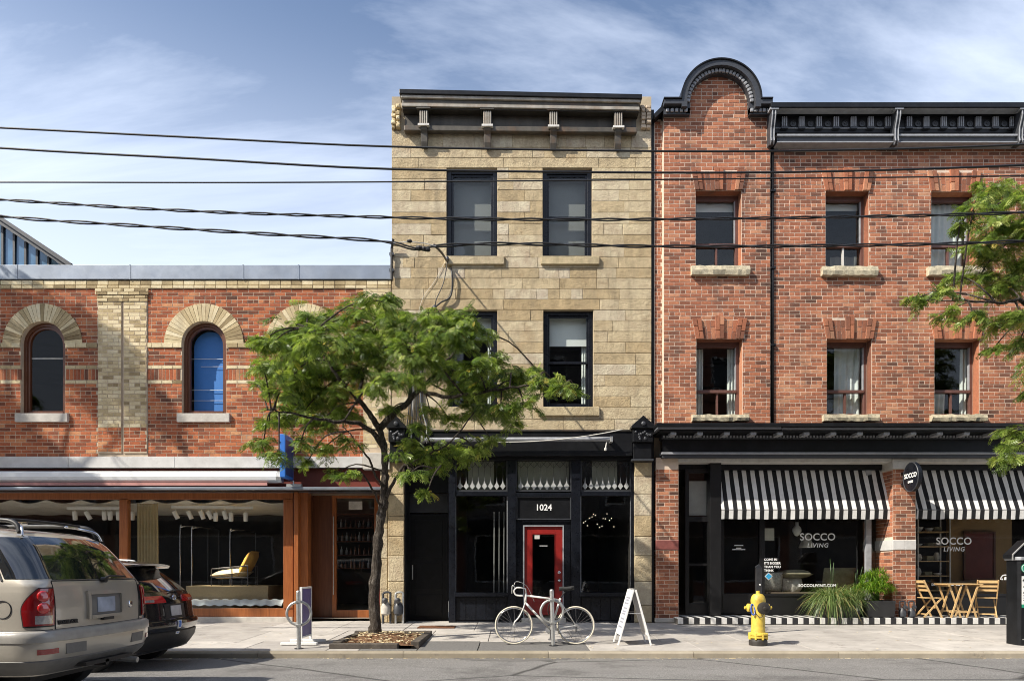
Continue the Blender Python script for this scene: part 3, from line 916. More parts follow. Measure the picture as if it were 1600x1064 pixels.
# body
mb = MB(); mb.box(SX0, SX0+0.25, ST+0.002, 11, 0, Z(160)); mb.box(SX1-0.25, SX1, ST+0.002, 11, 0, Z(160)); mb.box(SX0+0.25, SX1-0.25, 10.8, 11, 0, Z(160)); mb.build('side_wall', M['mortar_dk'], SB)
mb = MB(); mb.box(SX0+0.25, SX1-0.25, ST+0.002, 10.8, Z(165), Z(160)); mb.build('roof', M['joint_dirt'], SB)
for (za, zb_) in ((Z(660), Z(455)), (Z(440), Z(170))):
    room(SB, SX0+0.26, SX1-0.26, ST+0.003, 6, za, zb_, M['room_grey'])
# sash windows
M['blind_grey'] = plain('grey_roller_blind', (0.22, 0.22, 0.215), 0.85, var=0.1, scale=1.5)
M['blind_white'] = plain('white_roller_blind', (0.85, 0.86, 0.84), 0.85, var=0.06, scale=1.5)
def sash_window(a, b, c, d, kind):
    x0, x1, z0, z1 = X(a), X(b), Z(d), Z(c)
    y0 = 0.07
    mb = MB(); frame_rect(mb, x0+0.002, x1-0.002, z0+0.002, z1-0.002, y0, y0+0.16, 0.10, 0.06, 0.09)
    win = mb.build('window', M['navy_paint'], SB, bevel=0.006)
    xi0, xi1 = x0+0.10, x1-0.10
    zm = z0 + (z1-z0)*0.475
    mb = MB(); frame_rect(mb, xi0, xi1, zm-0.03, z1-0.09, y0+0.035, y0+0.085, 0.05, 0.055, 0.05); up = mb.build('sash', M['navy_paint'], win, bevel=0.004)
    mb = MB(); frame_rect(mb, xi0, xi1, z0+0.06, zm+0.03, y0+0.09, y0+0.14, 0.055, 0.07, 0.05); lo = mb.build('sash', M['navy_paint'], win, bevel=0.004)
    pane(win, xi0+0.04, xi1-0.04, zm, z1-0.13, y0+0.055, M['glass'])
    pane(win, xi0+0.04, xi1-0.04, z0+0.11, zm, y0+0.11, M['glass'])
    if kind == 3:
        mb = MB(); mb.box(xi0+0.02, xi1-0.02, y0+0.26, y0+0.265, z0+0.05, z1-0.08); mb.build('blind', M['blind_grey'], win)
    else:
        zc = z1-0.13-(z1-zm)*0.52 if a > 800 else z1-0.6
        mb = MB(); mb.box(xi0+0.01, xi1-0.01, y0+0.22, y0+0.225, zc, z1-0.08); mb.build('blind', M['blind_white'], win)
        drape(win, xi1-0.14, xi1+0.02, z0+0.05, z1-0.1, y0+0.30, M['curtain'], 3, 0.02)
    sw = (a-3, b+11) if kind == 3 else (a-8, b+9)
    mb = MB(); mb.box(X(sw[0]), X(sw[1]), -0.095, 0.06, Z(d+(12.5 if kind == 3 else 13.5)), Z(d)+0.004)
    mb.build('sill', M['sandstone_sill'], win, bevel=0.012)
for q in w3: sash_window(*q, 3)
for q in w2: sash_window(*q, 2)
# ---- tin cornice, sagging a little to the right
cor = empty('cornice'); cor.parent = SB
cx0, cx1 = X(626, -.32), X(1001, -.32)
def sagbox(mb, x0, x1, y0, y1, z0, z1, sag):
    f = lambda x: -sag*(x-cx0)/(cx1-cx0)
    mb.add([(x0,y0,z0+f(x0)),(x1,y0,z0+f(x1)),(x1,y1,z0+f(x1)),(x0,y1,z0+f(x0)),(x0,y0,z1+f(x0)),(x1,y0,z1+f(x1)),(x1,y1,z1+f(x1)),(x0,y1,z1+f(x0))],
           [(0,3,2,1),(4,5,6,7),(0,1,5,4),(1,2,6,5),(2,3,7,6),(3,0,4,7)])
YC = -0.32
M['soffit_dk'] = plain('shade_dark_soffit', (0.030, 0.025, 0.019), 0.8, var=0.5, scale=4, bump=0.2)  # near-black tone paints the shade under the cornice into the soffit
mb = MB(); sagbox(mb, cx0-0.03, cx1+0.03, YC-0.03, 0.2, Z(147.5,YC), Z(140.5,YC), 0.12); mb.build('top_lip', M['black_paint'], cor, bevel=0.01)
mb = MB(); sagbox(mb, cx0, cx1, YC+0.005, 0.1, Z(152.5,YC), Z(147.5,YC)-0.002, 0.11); mb.build('crown_moulding', M['tin_light'], cor, bevel=0.012)
mb = MB(); sagbox(mb, cx0+0.03, cx1-0.03, YC+0.05, 0.1, Z(160,YC), Z(152.5,YC)-0.002, 0.10); mb.build('cove_moulding', M['tin_cornice'], cor, bevel=0.02)
mb = MB(); sagbox(mb, cx0+0.02, cx1-0.02, YC+0.02, 0.1, Z(165,YC), Z(160,YC)-0.002, 0.09); mb.build('lower_lip', M['tin_light'], cor, bevel=0.008)
mb = MB(); sagbox(mb, cx0+0.03, cx1-0.03, YC+0.06, -0.02, Z(165,YC)-0.035, Z(165,YC)-0.002, 0.09); mb.build('soffit', M['soffit_dk'], cor)
mb = MB(); sagbox(mb, cx0+0.06, cx1-0.06, -0.06, 0.1, Z(205,-.06), Z(165,YC)-0.05, 0.05); mb.build('frieze', M['tin_cornice'], cor)
mb = MB(); sagbox(mb, cx0+0.06, cx1-0.06, -0.20, -0.058, Z(206,-.15), Z(198,-.15), 0.05); mb.build('frieze_moulding', M['tin_cornice'], cor, bevel=0.015)
for i, pxc in enumerate((662, 761.5, 865, 966.5)):
    xc = X(pxc, -.25); dz = -0.05*i/3
    mb = MB(); mb.box(xc-0.16, xc+0.16, -0.29, -0.06, Z(171.5,-.25)+dz, Z(168,-.25)+dz)
    br = mb.build('bracket', M['tin_cornice'], cor, bevel=0.006)
    mb = MB()
    for f in range(4):
        mb.box(xc-0.09+f*0.048, xc-0.06+f*0.048, -0.262, -0.232, Z(194,-.25)+dz, Z(173,-.25)+dz)
    mb.build('fluting', M['tin_light'], br, bevel=0.006)
    mb = MB(); mb.box(xc-0.1, xc+0.1, -0.235, -0.06, Z(194,-.25)+dz, Z(171.8,-.25)+dz); mb.build('block', M['tin_cornice'], br)
    mb = MB(); mb.box(xc-0.13, xc+0.13, -0.285, -0.06, Z(197.5,-.25)+dz, Z(194.2,-.25)+dz); mb.build('cap', M['white_trim'], br, bevel=0.004)
    mb = MB()
    pr = [(-0.06, Z(197.7,-.25)+dz), (-0.25, Z(197.7,-.25)+dz), (-0.23, Z(204,-.2)+dz), (-0.18, Z(208,-.2)+dz), (-0.16, Z(222,-.15)+dz), (-0.12, Z(231,-.12)+dz), (-0.06, Z(232,-.1)+dz)]
    mb.prism(pr, xc-0.075, xc+0.075, axis='x'); mb.build('console', M['tin_cornice'], br, recalc=True, bevel=0.006)
# ---- black storefront
SF = empty('storefront'); SF.parent = SB
YF = 0.10
def bx(name, a, b, c, d, y0, y1, mat, parent=SF, bev=0.005):
    mb = MB(); mb.box(X(a, y0), X(b, y0), y0, y1, Z(d, y0), Z(c, y0)); return mb.build(name, M[mat], parent, bevel=bev)
bx('rust_flashing', 634, 988, 671, 673.2, -0.15, 0.2, 'tin_cornice', bev=0)
bx('fascia_board', 633, 988, 673.6, 712, -0.12, 0.2, 'black_paint')
bx('fascia_moulding', 633, 988, 705, 712, -0.17, -0.122, 'black_paint')
bx('beam', 633, 990, 712.3, 718, -0.02, 0.3, 'black_paint')
# stone piers
for (a, b, yy) in ((606.5, 632, -0.05), (991, 1018, -0.05)):
    ys_ = [972, 945, 908, 868, 838, 806, 772, 744, 722]
    for k in range(len(ys_)-1):
        j = rs.uniform(-6, 6) if 0 < k < 7 else 0
        mb = MB(); mb.block(X(a)+0.004, X(b)-0.004, yy, 0.3, Z(ys_[k])+0.004, Z(ys_[k+1])-0.004, 0.012, j=0.005)
        mb.build('pier_stone', M['sandstone'], SB)
for k, (za, zb_) in enumerate(((972, 920), (920, 872), (872, 826), (826, 780), (780, 735))):
    mb = MB(); mb.block(X(594)+0.003, X(606)-0.003, -0.02, 0.35, Z(za)+0.004, Z(zb_)-0.004, 0.01, j=0.004)
    mb.build('pier_stone', M['sandstone'], SB)
# gabled corbels at both ends of the fascia
def corbel(a, b):
    yy = -0.3
    x0, x1 = X(a, yy), X(b, yy); xm = (x0+x1)/2
    mb = MB(); mb.prism([(x0-0.02, Z(669,yy)), (x1+0.02, Z(669,yy)), (x1+0.02, Z(665,yy)), (xm, Z(649,yy)), (x0-0.02, Z(665,yy))], yy-0.03, 0.0)
    c = mb.build('corbel', M['black_paint'], SF, recalc=True, bevel=0.008)
    mb = MB(); mb.lathe([(0.05, 0), (0.05, 0.02), (0.025, 0.04)], 12, (xm, yy-0.03, Z(662,yy)), 'y'); mb.build('boss', M['grey_paint'], c)
    mb = MB(); mb.box(x0+0.02, x1-0.02, yy+0.02, 0.0, Z(690,yy), Z(669.3,yy)); mb.build('carved_block', M['black_paint'], c, bevel=0.01)
    mb = MB()
    rr = random.Random(3)
    for k in range(14):
        px_, pz_ = rr.uniform(x0+0.08, x1-0.08), rr.uniform(Z(686,yy), Z(672,yy))
        mb.lathe([(0.032, 0), (0.028, 0.014), (0.01, 0.024)], 7, (px_, yy+0.02, pz_), 'y')
    mb.build('carving', M['grey_paint'], c)
    mb = MB(); mb.box(x0+0.04, x1-0.04, yy+0.1, 0.0, Z(716,yy), Z(690.3,yy)); mb.build('lower_block', M['black_paint'], c, bevel=0.01)
    mb = MB(); mb.box(x0, x1, yy+0.05, 0.0, Z(719,yy), Z(716.2,yy)); mb.build('ledge', M['grey_paint'], c, bevel=0.004)
corbel(988, 1022)
corbel(605, 633)
# posts and rails of the shopfront
for (a, b) in ((701, 711.5), (793, 806), (893, 907), (986, 991)):
    o = bx('post', a, b, 718.3, 975, YF-0.06, YF+0.12, 'navy_paint')
for (a, b) in ((711.5, 793), (907, 986)):
    bx('transom_rail', a, b, 768.5, 774.5, YF-0.04, YF+0.1, 'navy_paint')
    bx('sill_rail', a-1.5, b+1.5, 925.5, 931.5, YF-0.1, YF+0.1, 'navy_paint')
    bx('stall_board', a, b, 931.8, 970, YF+0.03, YF+0.1, 'navy_paint')
    bx('plinth', a-1, b+1, 970.2, 977, YF-0.05, YF+0.1, 'navy_paint')
    n = 5
    for k in range(n):
        bx('panel', a+1.5+(b-a-3)*k/n, a+1.5+(b-a-3)*(k+1)/n-1.0, 933.5, 968.5, YF+0.005, YF+0.028, 'navy_paint')
    pane(SF, X(a, YF), X(b, YF), Z(925, YF), Z(775, YF), YF+0.05, M['glass_shop'], 'shop_pane')
    for q in (a, b-1.2): bx('glazing_bead', q, q+1.2, 775, 925, YF+0.02, YF+0.045, 'trim_grey', bev=0)
bx('transom_rail', 806, 893, 769.5, 775.5, YF-0.05, YF+0.1, 'navy_paint')
# number board
nb = bx('number_board', 807, 892, 776, 810, YF+0.0, YF+0.06, 'black_paint')
mb = MB(); frame_rect(mb, X(806.5, YF), X(892.5, YF), Z(812, YF), Z(775.7, YF), YF-0.035, YF-0.002, 0.03); mb.build('board_frame', M['grey_paint'], SF, bevel=0.006)
text_obj('number', '1024', 0.20, M['letter'], nb, (X(849.5, YF), YF-0.006, Z(793, YF)), sx=0.98, offset=0.004)
# leaded transom lights
M['lead'] = plain('lead_came', (0.05, 0.05, 0.05), 0.5, 0.6)
M['leaded_glass'] = glass_mat('leaded_glass', (0.88, 0.89, 0.86), 1.0, 0.02, 5.0, 0.01)
M['white_glass'] = plain('opal_glass', (0.42, 0.43, 0.42), 0.25, var=0.25, scale=9)
M['net_pale'] = plain('pale_panel', (0.40, 0.40, 0.37), 0.8, var=0.15, scale=3)
for (a, b, back) in ((711.5, 793, 0), (806, 893, 1), (907, 986, 0)):
    ya_ = YF+0.02
    x0, x1, z0, z1 = X(a, ya_), X(b, ya_), Z(768, ya_), Z(717, ya_)
    mb = MB(); frame_rect(mb, x0, x1, z0, z1, ya_-0.03, ya_+0.05, 0.03); tr_ = mb.build('transom_light', M['grey_paint'], SF, bevel=0.003)
    pane(tr_, x0+0.03, x1-0.03, z0+0.03, z1-0.03, ya_+0.015, M['leaded_glass'])
    n = 8; w = (x1-x0-0.08)/n
    led = MB(); yl = ya_+0.003
    zlo, zhi = z0+0.13, z1-0.12
    for k in range(n):
        xc = x0+0.04+w*(k+0.5)
        mb = MB()
        mb.prism([(xc-w*0.44, zlo), (xc-w*0.1, zlo+0.08), (xc, zlo+0.22), (xc+w*0.1, zlo+0.08), (xc+w*0.44, zlo), (xc, zlo-0.08)], ya_+0.004, ya_+0.012)
        mb.build('opal_diamond', M['white_glass'], tr_)
        led.tube([(xc, yl, zlo+0.22), (xc, yl, zhi)], 0.005, 4)
        for sg in (-1, 1):
            led.tube([(xc, yl, zhi+0.09), (xc+sg*w*0.5, yl, zhi)], 0.006, 4)
            led.tube([(xc, yl, zhi-0.09), (xc+sg*w*0.5, yl, zhi)], 0.006, 4)
    led.tube([(x0+0.03, yl, z0+0.04), (x1-0.03, yl, z0+0.04)], 0.008, 4)
    led.build('came', M['lead'], tr_)
    if back: xa, xb_ = x0+0.05, x1-0.05
    else: xa, xb_ = x0+(x1-x0)*0.24, x0+(x1-x0)*0.74
    mb = MB(); mb.box(xa, xb_, ya_+0.12, ya_+0.13, z0+0.02, z1-0.02); mb.build('backing_panel', M['net_pale'], tr_)
# door surround and red door
for (a, b) in ((806, 817), (881.5, 893)):
    bx('surround', a, b, 812.3, 972, YF+0.03, YF+0.1, 'navy_paint')
    bx('surround_panel', a+2, b-2, 830, 955, YF+0.018, YF+0.029, 'navy_paint')
bx('surround', 817, 881.5, 812.3, 820, YF+0.03, YF+0.1, 'navy_paint')
mb = MB(); frame_rect(mb, X(817.3, YF), X(881.2, YF), 0.08, Z(820.2, YF), YF+0.02, YF+0.12, 0.03, 0.0); mb.build('door_frame', M['trim_grey'], SF)
yd = YF+0.06
x0, x1, z0, z1 = X(819.5, yd), X(879, yd), 0.16, Z(822, yd)
mb = MB(); frame_rect(mb, x0, x1, z0, z1, yd, yd+0.05, 0.17, 0.42, 0.17)
dr = mb.build('door', M['red_door'], SF, bevel=0.004); tag(dr, 'red glazed shop door')
pane(dr, x0+0.165, x1-0.165, z0+0.415, z1-0.165, yd+0.02, M['glass_shop'])
mb = MB(); frame_rect(mb, x0+0.17, x1-0.17, z0+0.42, z1-0.17, yd-0.008, yd+0.01, 0.018); mb.build('glazing_bead', M['red_door'], dr)
mb = MB(); frame_rect(mb, x0+0.2, x1-0.2, z0+0.1, z0+0.34, yd-0.012, yd-0.001, 0.02); mb.build('door_panel', M['red_door'], dr, bevel=0.003)
for zz in (0.98, 1.17):
    mb = MB(); mb.lathe([(0.045, 0), (0.045, 0.012), (0.02, 0.03), (0.034, 0.06), (0.03, 0.085), (0.01, 0.095)] if zz < 1 else [(0.038, 0), (0.038, 0.015), (0.03, 0.03)], 14, (x1-0.08, yd, zz), 'y')
    mb.build('knob', M['chrome'], dr, smooth=True)
mb = MB(); mb.box(x0+0.24, x0+0.36, yd+0.005, yd+0.012, z1-0.30, z1-0.2); mb.build('sticker', M['white_trim'], dr)
mb = MB(); mb.box(x0+0.36, x1-0.36, yd+0.005, yd+0.012, z1-0.47, z1-0.455); mb.build('sticker', M['letter'], dr)
bx('step', 815, 884, 965.5, 977, YF-0.12, YF+0.3, 'stone_grey')
# side entry: dark recess with black door
mb = MB(); mb.box(X(700.5), X(700.5)+0.02, 0.3, 0.75, 0, Z(718)); mb.box(X(632.3), X(632.3)+0.03, 0.0, 0.75, 0, Z(718)); mb.build('recess_side', M['black_paint'], SF)
yd = 0.62
bx('side_door_head', 633, 702, 717.5, 770, 0.45, 0.5, 'black_paint')
bx('side_transom', 640, 700, 771, 801, yd+0.02, yd+0.06, 'grey_paint')
o = bx('side_door', 640, 700, 803, 974, yd, yd+0.06, 'black_paint')
for (c, d) in ((812, 870), (880, 920), (928, 962)):
    bx('door_panel', 649, 691, c, d, yd-0.012, yd-0.001, 'black_paint', o)
bx('side_jamb', 634, 640, 771, 974, yd-0.1, yd+0.1, 'black_paint')
mb = MB(); mb.box(X(634.5, .2), X(636, .2), 0.03, 0.05, Z(817), Z(800)); mb.build('door_bell', M['white_trim'], SF)
mb = MB(); mb.tube([(X(645, yd), yd-0.05, 1.0), (X(645, yd), yd-0.05, 1.35)], 0.014, 8); mb.build('handle', M['steel'], o)
# inside the 1024 shop: narrow pale upright strips and a string of lit bulbs
for (a, b) in ((771, 773.5), (779, 781), (786.5, 788.5)): drape(SF, X(a, .5), X(b, .5), 0.5, Z(800, .5), 0.45, M['blind_grey'], 1, 0.01)  # thin folded strips that show as pale streaks behind the pane
bl = NT('lit_bulb'); em = bl.n.new('ShaderNodeEmission'); em.inputs[0].default_value = (1.0, 0.86, 0.62, 1); em.inputs[1].default_value = 1.6; bl.l.new(em.outputs[0], bl.out.inputs[0]); M['bulb'] = bl.mat
sl = thing('string_lights', 'string of tiny lit bulbs inside the right hand window of number 1024', 'lights')
rq = random.Random(17); prev = None
for k in range(16):
    q = Vector((X(912+k*3.1, 1.2), 1.2+rq.uniform(-.1, .1), Z(812+6*math.sin(k*.9)+rq.uniform(-7, 7), 1.2)))
    mb = MB(); mb.lathe([(0.002, -.012), (0.008, -.005), (0.008, .006), (0.002, .012)], 6, tuple(q)); mb.build('bulb', M['bulb'], sl)
    if prev: mb = MB(); mb.tube([prev, (prev+q)/2-Vector((0, 0, .03)), q], 0.003, 4); mb.build('wire', M['cable'], sl)
    prev = q
room(SB, X(702), X(990), YF+0.13, 6.5, 0.06, Z(700), M['dark_room'])
# roller awning bar and slack white cable
ra = thing('awning_roller', 'slim grey awning roller bar along the black fascia of the stone building', 'awning')
mb = MB(); mb.tube([(X(663,-.3), -0.3, Z(687,-.3)), (X(953,-.3), -0.3, Z(686,-.3))], 0.05, 12); mb.build('roller', M['trim_grey'], ra, smooth=False, auto=40)
for p in (660, 955):
    mb = MB(); mb.box(X(p,-.3)-0.03, X(p,-.3)+0.03, -0.36, -0.12, Z(691,-.3), Z(682,-.3)); mb.build('end_bracket', M['steel'], ra, bevel=0.006)
mb = MB(); mb.tube([(X(948,-.3), -0.3, Z(690,-.3)), (X(946,-.3), -0.32, Z(701,-.3))], 0.014, 8); mb.lathe([(0.03,-.03),(0.035,0),(0.03,.03)], 10, (X(946,-.3), -0.32, Z(702,-.3))); mb.build('crank_eye', M['white_trim'], ra)
pts = []
for k in range(25):
    u = k/24
    px_ = 755 + (972-755)*u
    py_ = 690 + (671-690)*u + 44*u*(1-u)*0.62
    pts.append((X(px_, -.4), -0.4, Z(py_, -.4)))
mb = MB(); mb.tube(pts, 0.011, 6)
tag(mb.build('slack_cable', M['cable_wh'], smooth=True), 'white cable sagging across the black storefront fascia', 'cable')
# downpipe between stone and brick buildings
dp = thing('downpipe', 'black downpipe in the gap between stone and red brick buildings', 'pipe')
mb = MB(); mb.box(X(1018), X(1022.5), 0.04, 0.3, 0, Z(170)); mb.build('pipe', M['black_paint'], dp)
# ------------------------------------------------------------------ right brick building
RB = thing('brick_corner_store', 'three storey red brick building with round gable and striped awnings over the shop', 'building')
RX0, RX1 = X(1022.6), 17.5
BX0, BX1 = X(1037, -.08), X(1203.5, -.08)
MX0 = X(1209)
YB = -0.08
ZS = Z(664)
bayw = [(1087, 1158.5, 298, 418), (1088, 1160, 530, 649)]
mainw = [(1290, 1357.5, 299, 419), (1455, 1525, 300, 419), (1292, 1362, 530, 649), (1460, 1530, 530, 649), (1655, 1725, 300, 419), (1660, 1730, 530, 649)]
hb = [(X(a, YB), X(b, YB), Z(d, YB), Z(c, YB)) for a, b, c, d in bayw]
hm = [(X(a), X(b), Z(d), Z(c)) for a, b, c, d in mainw]
mb = MB()
wall_grid(mb, BX0, BX1, ZS, Z(179, YB), YB, 0.3, hb)
# gable disc
GC = (X(1122, YB), Z(167, YB)); GR = 46*(D+YB)/F
n = 24
pts = [(GC[0]+GR*math.cos(math.pi*k/n), GC[1]+GR*math.sin(math.pi*k/n)) for k in range(n+1)]
zb0 = Z(179, YB)
mb.prism([(GC[0]-GR, zb0), (GC[0]+GR, zb0)] + pts, YB+0.0, 0.28)
bwall = mb.build('bay_wall', M['mortar'], RB, recalc=True)
mb = MB(); wall_grid(mb, MX0, RX1, ZS, Z(163), 0.0, 0.3, hm)
mb.box(RX0, BX0, 0.05, 0.3, ZS, Z(185))
mwall = mb.build('main_wall', M['mortar'], RB)
def lint_block(c_px, w, top, bot, yy):
    return c_px
LINTELS = []
def lblk(lst, yy):
    def f(zm):
        out = []
        for (a, b, c, d) in lst:
            if Z(d, yy) < zm < Z(c, yy): out.append((X(a, yy), X(b, yy)))
            zt_ = Z(c-32, yy)
            if Z(c, yy) <= zm < zt_:
                k = (zm-Z(c, yy))/(zt_-Z(c, yy))
                out.append((X(a-1-6*k, yy), X(b+1+6*k, yy)))
        return out
    return f
BK = Bricks()
fb = lblk(bayw, YB)
BK.field(BX0, BX1, ZS, Z(179, YB), YB, 'brick_red', blocked=fb)
def gblk(zm):
    d = GR**2 - (zm-GC[1])**2
    if zm < GC[1]: h = GR
    else: h = math.sqrt(max(d, 0))
    return [(-50, GC[0]-h), (GC[0]+h, 50)]
BK.field(GC[0]-GR, GC[0]+GR, Z(179, YB), GC[1]+GR, YB, 'brick_red', blocked=gblk, keep=False)
BK.field(MX0, RX1, ZS, Z(226), 0, 'brick_red', blocked=lblk(mainw, 0), off=0.07)
BK.field(RX0+0.01, BX0-0.01, ZS, Z(188), 0.05, 'brick_red', keep=False, L=0.14)
BK.emit(bwall, 180, hide=lambda it: it[0] > X(1420))
# left return edge of the bay
mb = MB()
zz = ZS
while zz < Z(182):
    mb.block(BX0-0.004, BX0-0.001, YB+0.005, YB+0.1, zz+0.006, zz+0.08, 0.001, r=random.random()); zz += 0.0868
# splayed brick lintels
for (lst, yy) in ((bayw, YB), (mainw, 0.0)):
    for (a, b, c, d) in lst:
        n = 12
        for k in range(n):
            u0, u1 = k/n, (k+1)/n
            key = 5 <= k <= 6; end = k < 2 or k >= n-2
            top = c - (35 if key else 31.5 if end else 29.5)
            pr_ = 0.055 if key else 0.05 if end else 0.008
            bx0, bx1 = a-1 + (b-a+2)*u0, a-1 + (b-a+2)*u1
            tx0, tx1 = a-7 + (b-a+14)*u0, a-7 + (b-a+14)*u1
            g = 0.45
            cutz = (top + c)/2 + (4 if k % 2 else -4)
            tm = lambda q, lo, hi: lo + (hi-lo)*q
            for (pa, pb) in ((c-0.3, cutz+0.5), (cutz-0.5, top)):
                ka, kb = (c-pa)/(c-top), (c-pb)/(c-top)
                pts = [(X(bx0+(tx0-bx0)*ka+g, yy), Z(pa, yy)), (X(bx1+(tx1-bx1)*ka-g, yy), Z(pa, yy)), (X(bx1+(tx1-bx1)*kb-g, yy), Z(pb, yy)), (X(bx0+(tx0-bx0)*kb+g, yy), Z(pb, yy))]
                mb = MB(); mb.prism(pts, yy-pr_, yy+0.01)
                mb.build('lintel_brick', M['brick_red_one'], bwall if yy else mwall, recalc=True)
# windows
def brown_window(a, b, c, d, yy, style):
    x0, x1, z0, z1 = X(a, yy), X(b, yy), Z(d, yy), Z(c, yy)
    y0 = yy+0.23
    mb = MB(); frame_rect(mb, x0+0.002, x1-0.002, z0, z1-0.002, y0, y0+0.1, 0.07, 0.05, 0.12); win = mb.build('window', M['brown_frame'], RB, bevel=0.004)
    zt_ = z0 + (z1-z0)*0.345
    mb = MB(); mb.box(x0+0.07, x1-0.07, y0-0.02, y0+0.09, zt_-0.035, zt_+0.035); mb.build('transom', M['brown_frame'], win, bevel=0.004)
    mb = MB(); xm = x0+(x1-x0)*0.52; mb.box(xm-0.02, xm+0.02, y0+0.01, y0+0.08, z0+0.05, zt_-0.036); mb.build('mullion', M['white_trim'] if style in (1,) else M['brown_frame'], win)
    pane(win, x0+0.06, x1-0.06, zt_, z1-0.12, y0+0.06, M['glass'])
    pane(win, x0+0.06, x1-0.06, z0+0.05, zt_, y0+0.05, M['glass'])
    mb = MB(); mb.box(x1-0.095, x1-0.072, y0-0.004, y0+0.05, zt_+0.04, z1-0.13); mb.build('bead', M['trim_grey'], win)
    mb = MB(); mb.box(x0+0.002, x1-0.002, yy+0.01, y0-0.003, z1-0.0015, z1+0.004); mb.build('reveal', M['brick_red_one'], win)
    for (xa, xb_) in ((x0-0.004, x0+0.0015), (x1-0.0015, x1+0.004)):
        mb = MB(); mb.box(xa, xb_, yy+0.01, y0-0.003, z0+0.002, z1-0.002); mb.build('reveal', M['brick_red_one'], win)
    yc = y0+0.2
    if style == 0:   # short pale blind at the top
        mb = MB(); mb.box(x0+0.05, x1-0.05, yc, yc+0.004, z1-0.28, z1-0.08); mb.build('blind', M['blind_white'], win)
    elif style == 1:
        mb = MB(); mb.box(x0+0.05, x1-0.05, yc, yc+0.004, z1-0.24, z1-0.08); mb.build('blind', M['blind_white'], win)
        drape(win, x0+0.35, x1, z0, z0+0.5, yc+0.1, M['blind_grey'], 3)
    elif style == 2: drape(win, x0+0.05, x1-0.02, z0, z1-0.08, yc, M['curtain'], 7, 0.03)
    elif style == 3:
        drape(win, x0+0.04, x0+0.28, z0, z1-0.1, yc, M['curtain'], 3, 0.03); drape(win, x1-0.22, x1, z0, z1-0.1, yc, M['curtain'], 3, 0.03)
    elif style == 4: drape(win, x0+(x1-x0)*0.36, x1-0.02, z0, z1-0.08, yc, M['curtain'], 4, 0.04, gather=0.06)
    else:
        drape(win, x1-0.17, x1, z0, z1-0.1, yc, M['curtain'], 2, 0.03); drape(win, x0+0.3, x0+0.55, z0, zt_+0.1, yc+0.05, M['curtain'], 2, 0.03)
    rough_sill(win, X(a-8, yy), X(b+(11 if d < 500 else 8), yy), yy-0.13, yy+0.22, Z(d+14 if d < 500 else d+10, yy), z0, M['stone_rough'])
for q, st in zip(bayw, (0, 3)): brown_window(*q, YB, st)
for q, st in zip(mainw, (1, 2, 4, 5, 0, 3)): brown_window(*q, 0.0, st)
# body
mb = MB(); mb.box(RX0, RX0+0.25, 0.302, 11, 0, Z(190)); mb.box(RX1-0.25, RX1, 0.302, 11, 0, Z(190)); mb.box(RX0+0.25, RX1-0.25, 10.8, 11, 0, Z(190)); mb.build('side_wall', M['mortar_dk'], RB)
mb = MB(); mb.box(RX0+0.25, RX1-0.25, 0.302, 10.8, Z(190)-0.2, Z(190)); mb.build('roof', M['joint_dirt'], RB)
for (za, zb_) in ((Z(655), Z(460)), (Z(445), Z(205))):
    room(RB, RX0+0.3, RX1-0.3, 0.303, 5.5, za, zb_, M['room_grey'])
# gable trim
M['gable_trim'] = M['grey_paint']
def arc_band(mb, r0, r1, y0, y1, a0=0.0, a1=math.pi, n=40):
    for k in range(n):
        t0, t1 = a0+(a1-a0)*k/n, a0+(a1-a0)*(k+1)/n
        q = [(GC[0]+r*math.cos(t), GC[1]+r*math.sin(t)) for r, t in ((r0,t0),(r1,t0),(r1,t1),(r0,t1))]
        mb.prism(q, y0, y1)
S = (D+YB)/F
gt = empty('gable_trim'); gt.parent = RB
shz = Z(179, -.2)
mb = MB(); arc_band(mb, 52.5*S, 61*S, -0.34, 0.3)
for sg in (-1, 1): mb.box(GC[0]+sg*52.5*S, GC[0]+sg*61*S, -0.34, 0.3, Z(173,-.2), GC[1])
mb.box(X(1036,-.2), GC[0]-61*S, -0.34, 0.3, Z(168.5,-.2), Z(161.5,-.2)); mb.box(GC[0]+61*S, X(1204,-.2), -0.34, 0.3, Z(168.5,-.2), Z(161.5,-.2))
mb.build('crown_moulding', M['grey_paint'], gt, recalc=True)
mb = MB(); arc_band(mb, 60.6*S, 62.5*S, -0.37, 0.3)
mb.box(X(1035,-.2), GC[0]-62*S, -0.37, 0.3, Z(161.3,-.2), Z(159.5,-.2)); mb.box(GC[0]+62*S, X(1204,-.2), -0.37, 0.3, Z(161.3,-.2), Z(159.5,-.2))
mb.build('drip_edge', M['black_paint'], gt, recalc=True)
mb = MB(); arc_band(mb, 46*S, 52.3*S, -0.2, 0.29)
for sg in (-1, 1): mb.box(GC[0]+sg*46*S, GC[0]+sg*52.3*S, -0.2, 0.29, Z(178,-.2), GC[1])
mb.box(X(1037,-.2), GC[0]-46*S, -0.2, 0.29, Z(179,-.2), Z(169,-.2)); mb.box(GC[0]+46*S, X(1204,-.2), -0.2, 0.29, Z(179,-.2), Z(169,-.2))
mb.build('soffit_band', M['grey_paint'], gt, recalc=True)
nd = 27
for k in range(nd):
    t = math.pi*(k+0.5)/nd
    r = 49.4*S
    mb = MB(); mb.box(-0.035, 0.035, -0.05, 0.0, -0.042, 0.042)
    o = mb.build('dentil', M['trim_grey'], gt, bevel=0.015); o.location = (GC[0]+r*math.cos(t), -0.2, GC[1]+r*math.sin(t)); o.rotation_euler = (0, -(t-math.pi/2), 0)
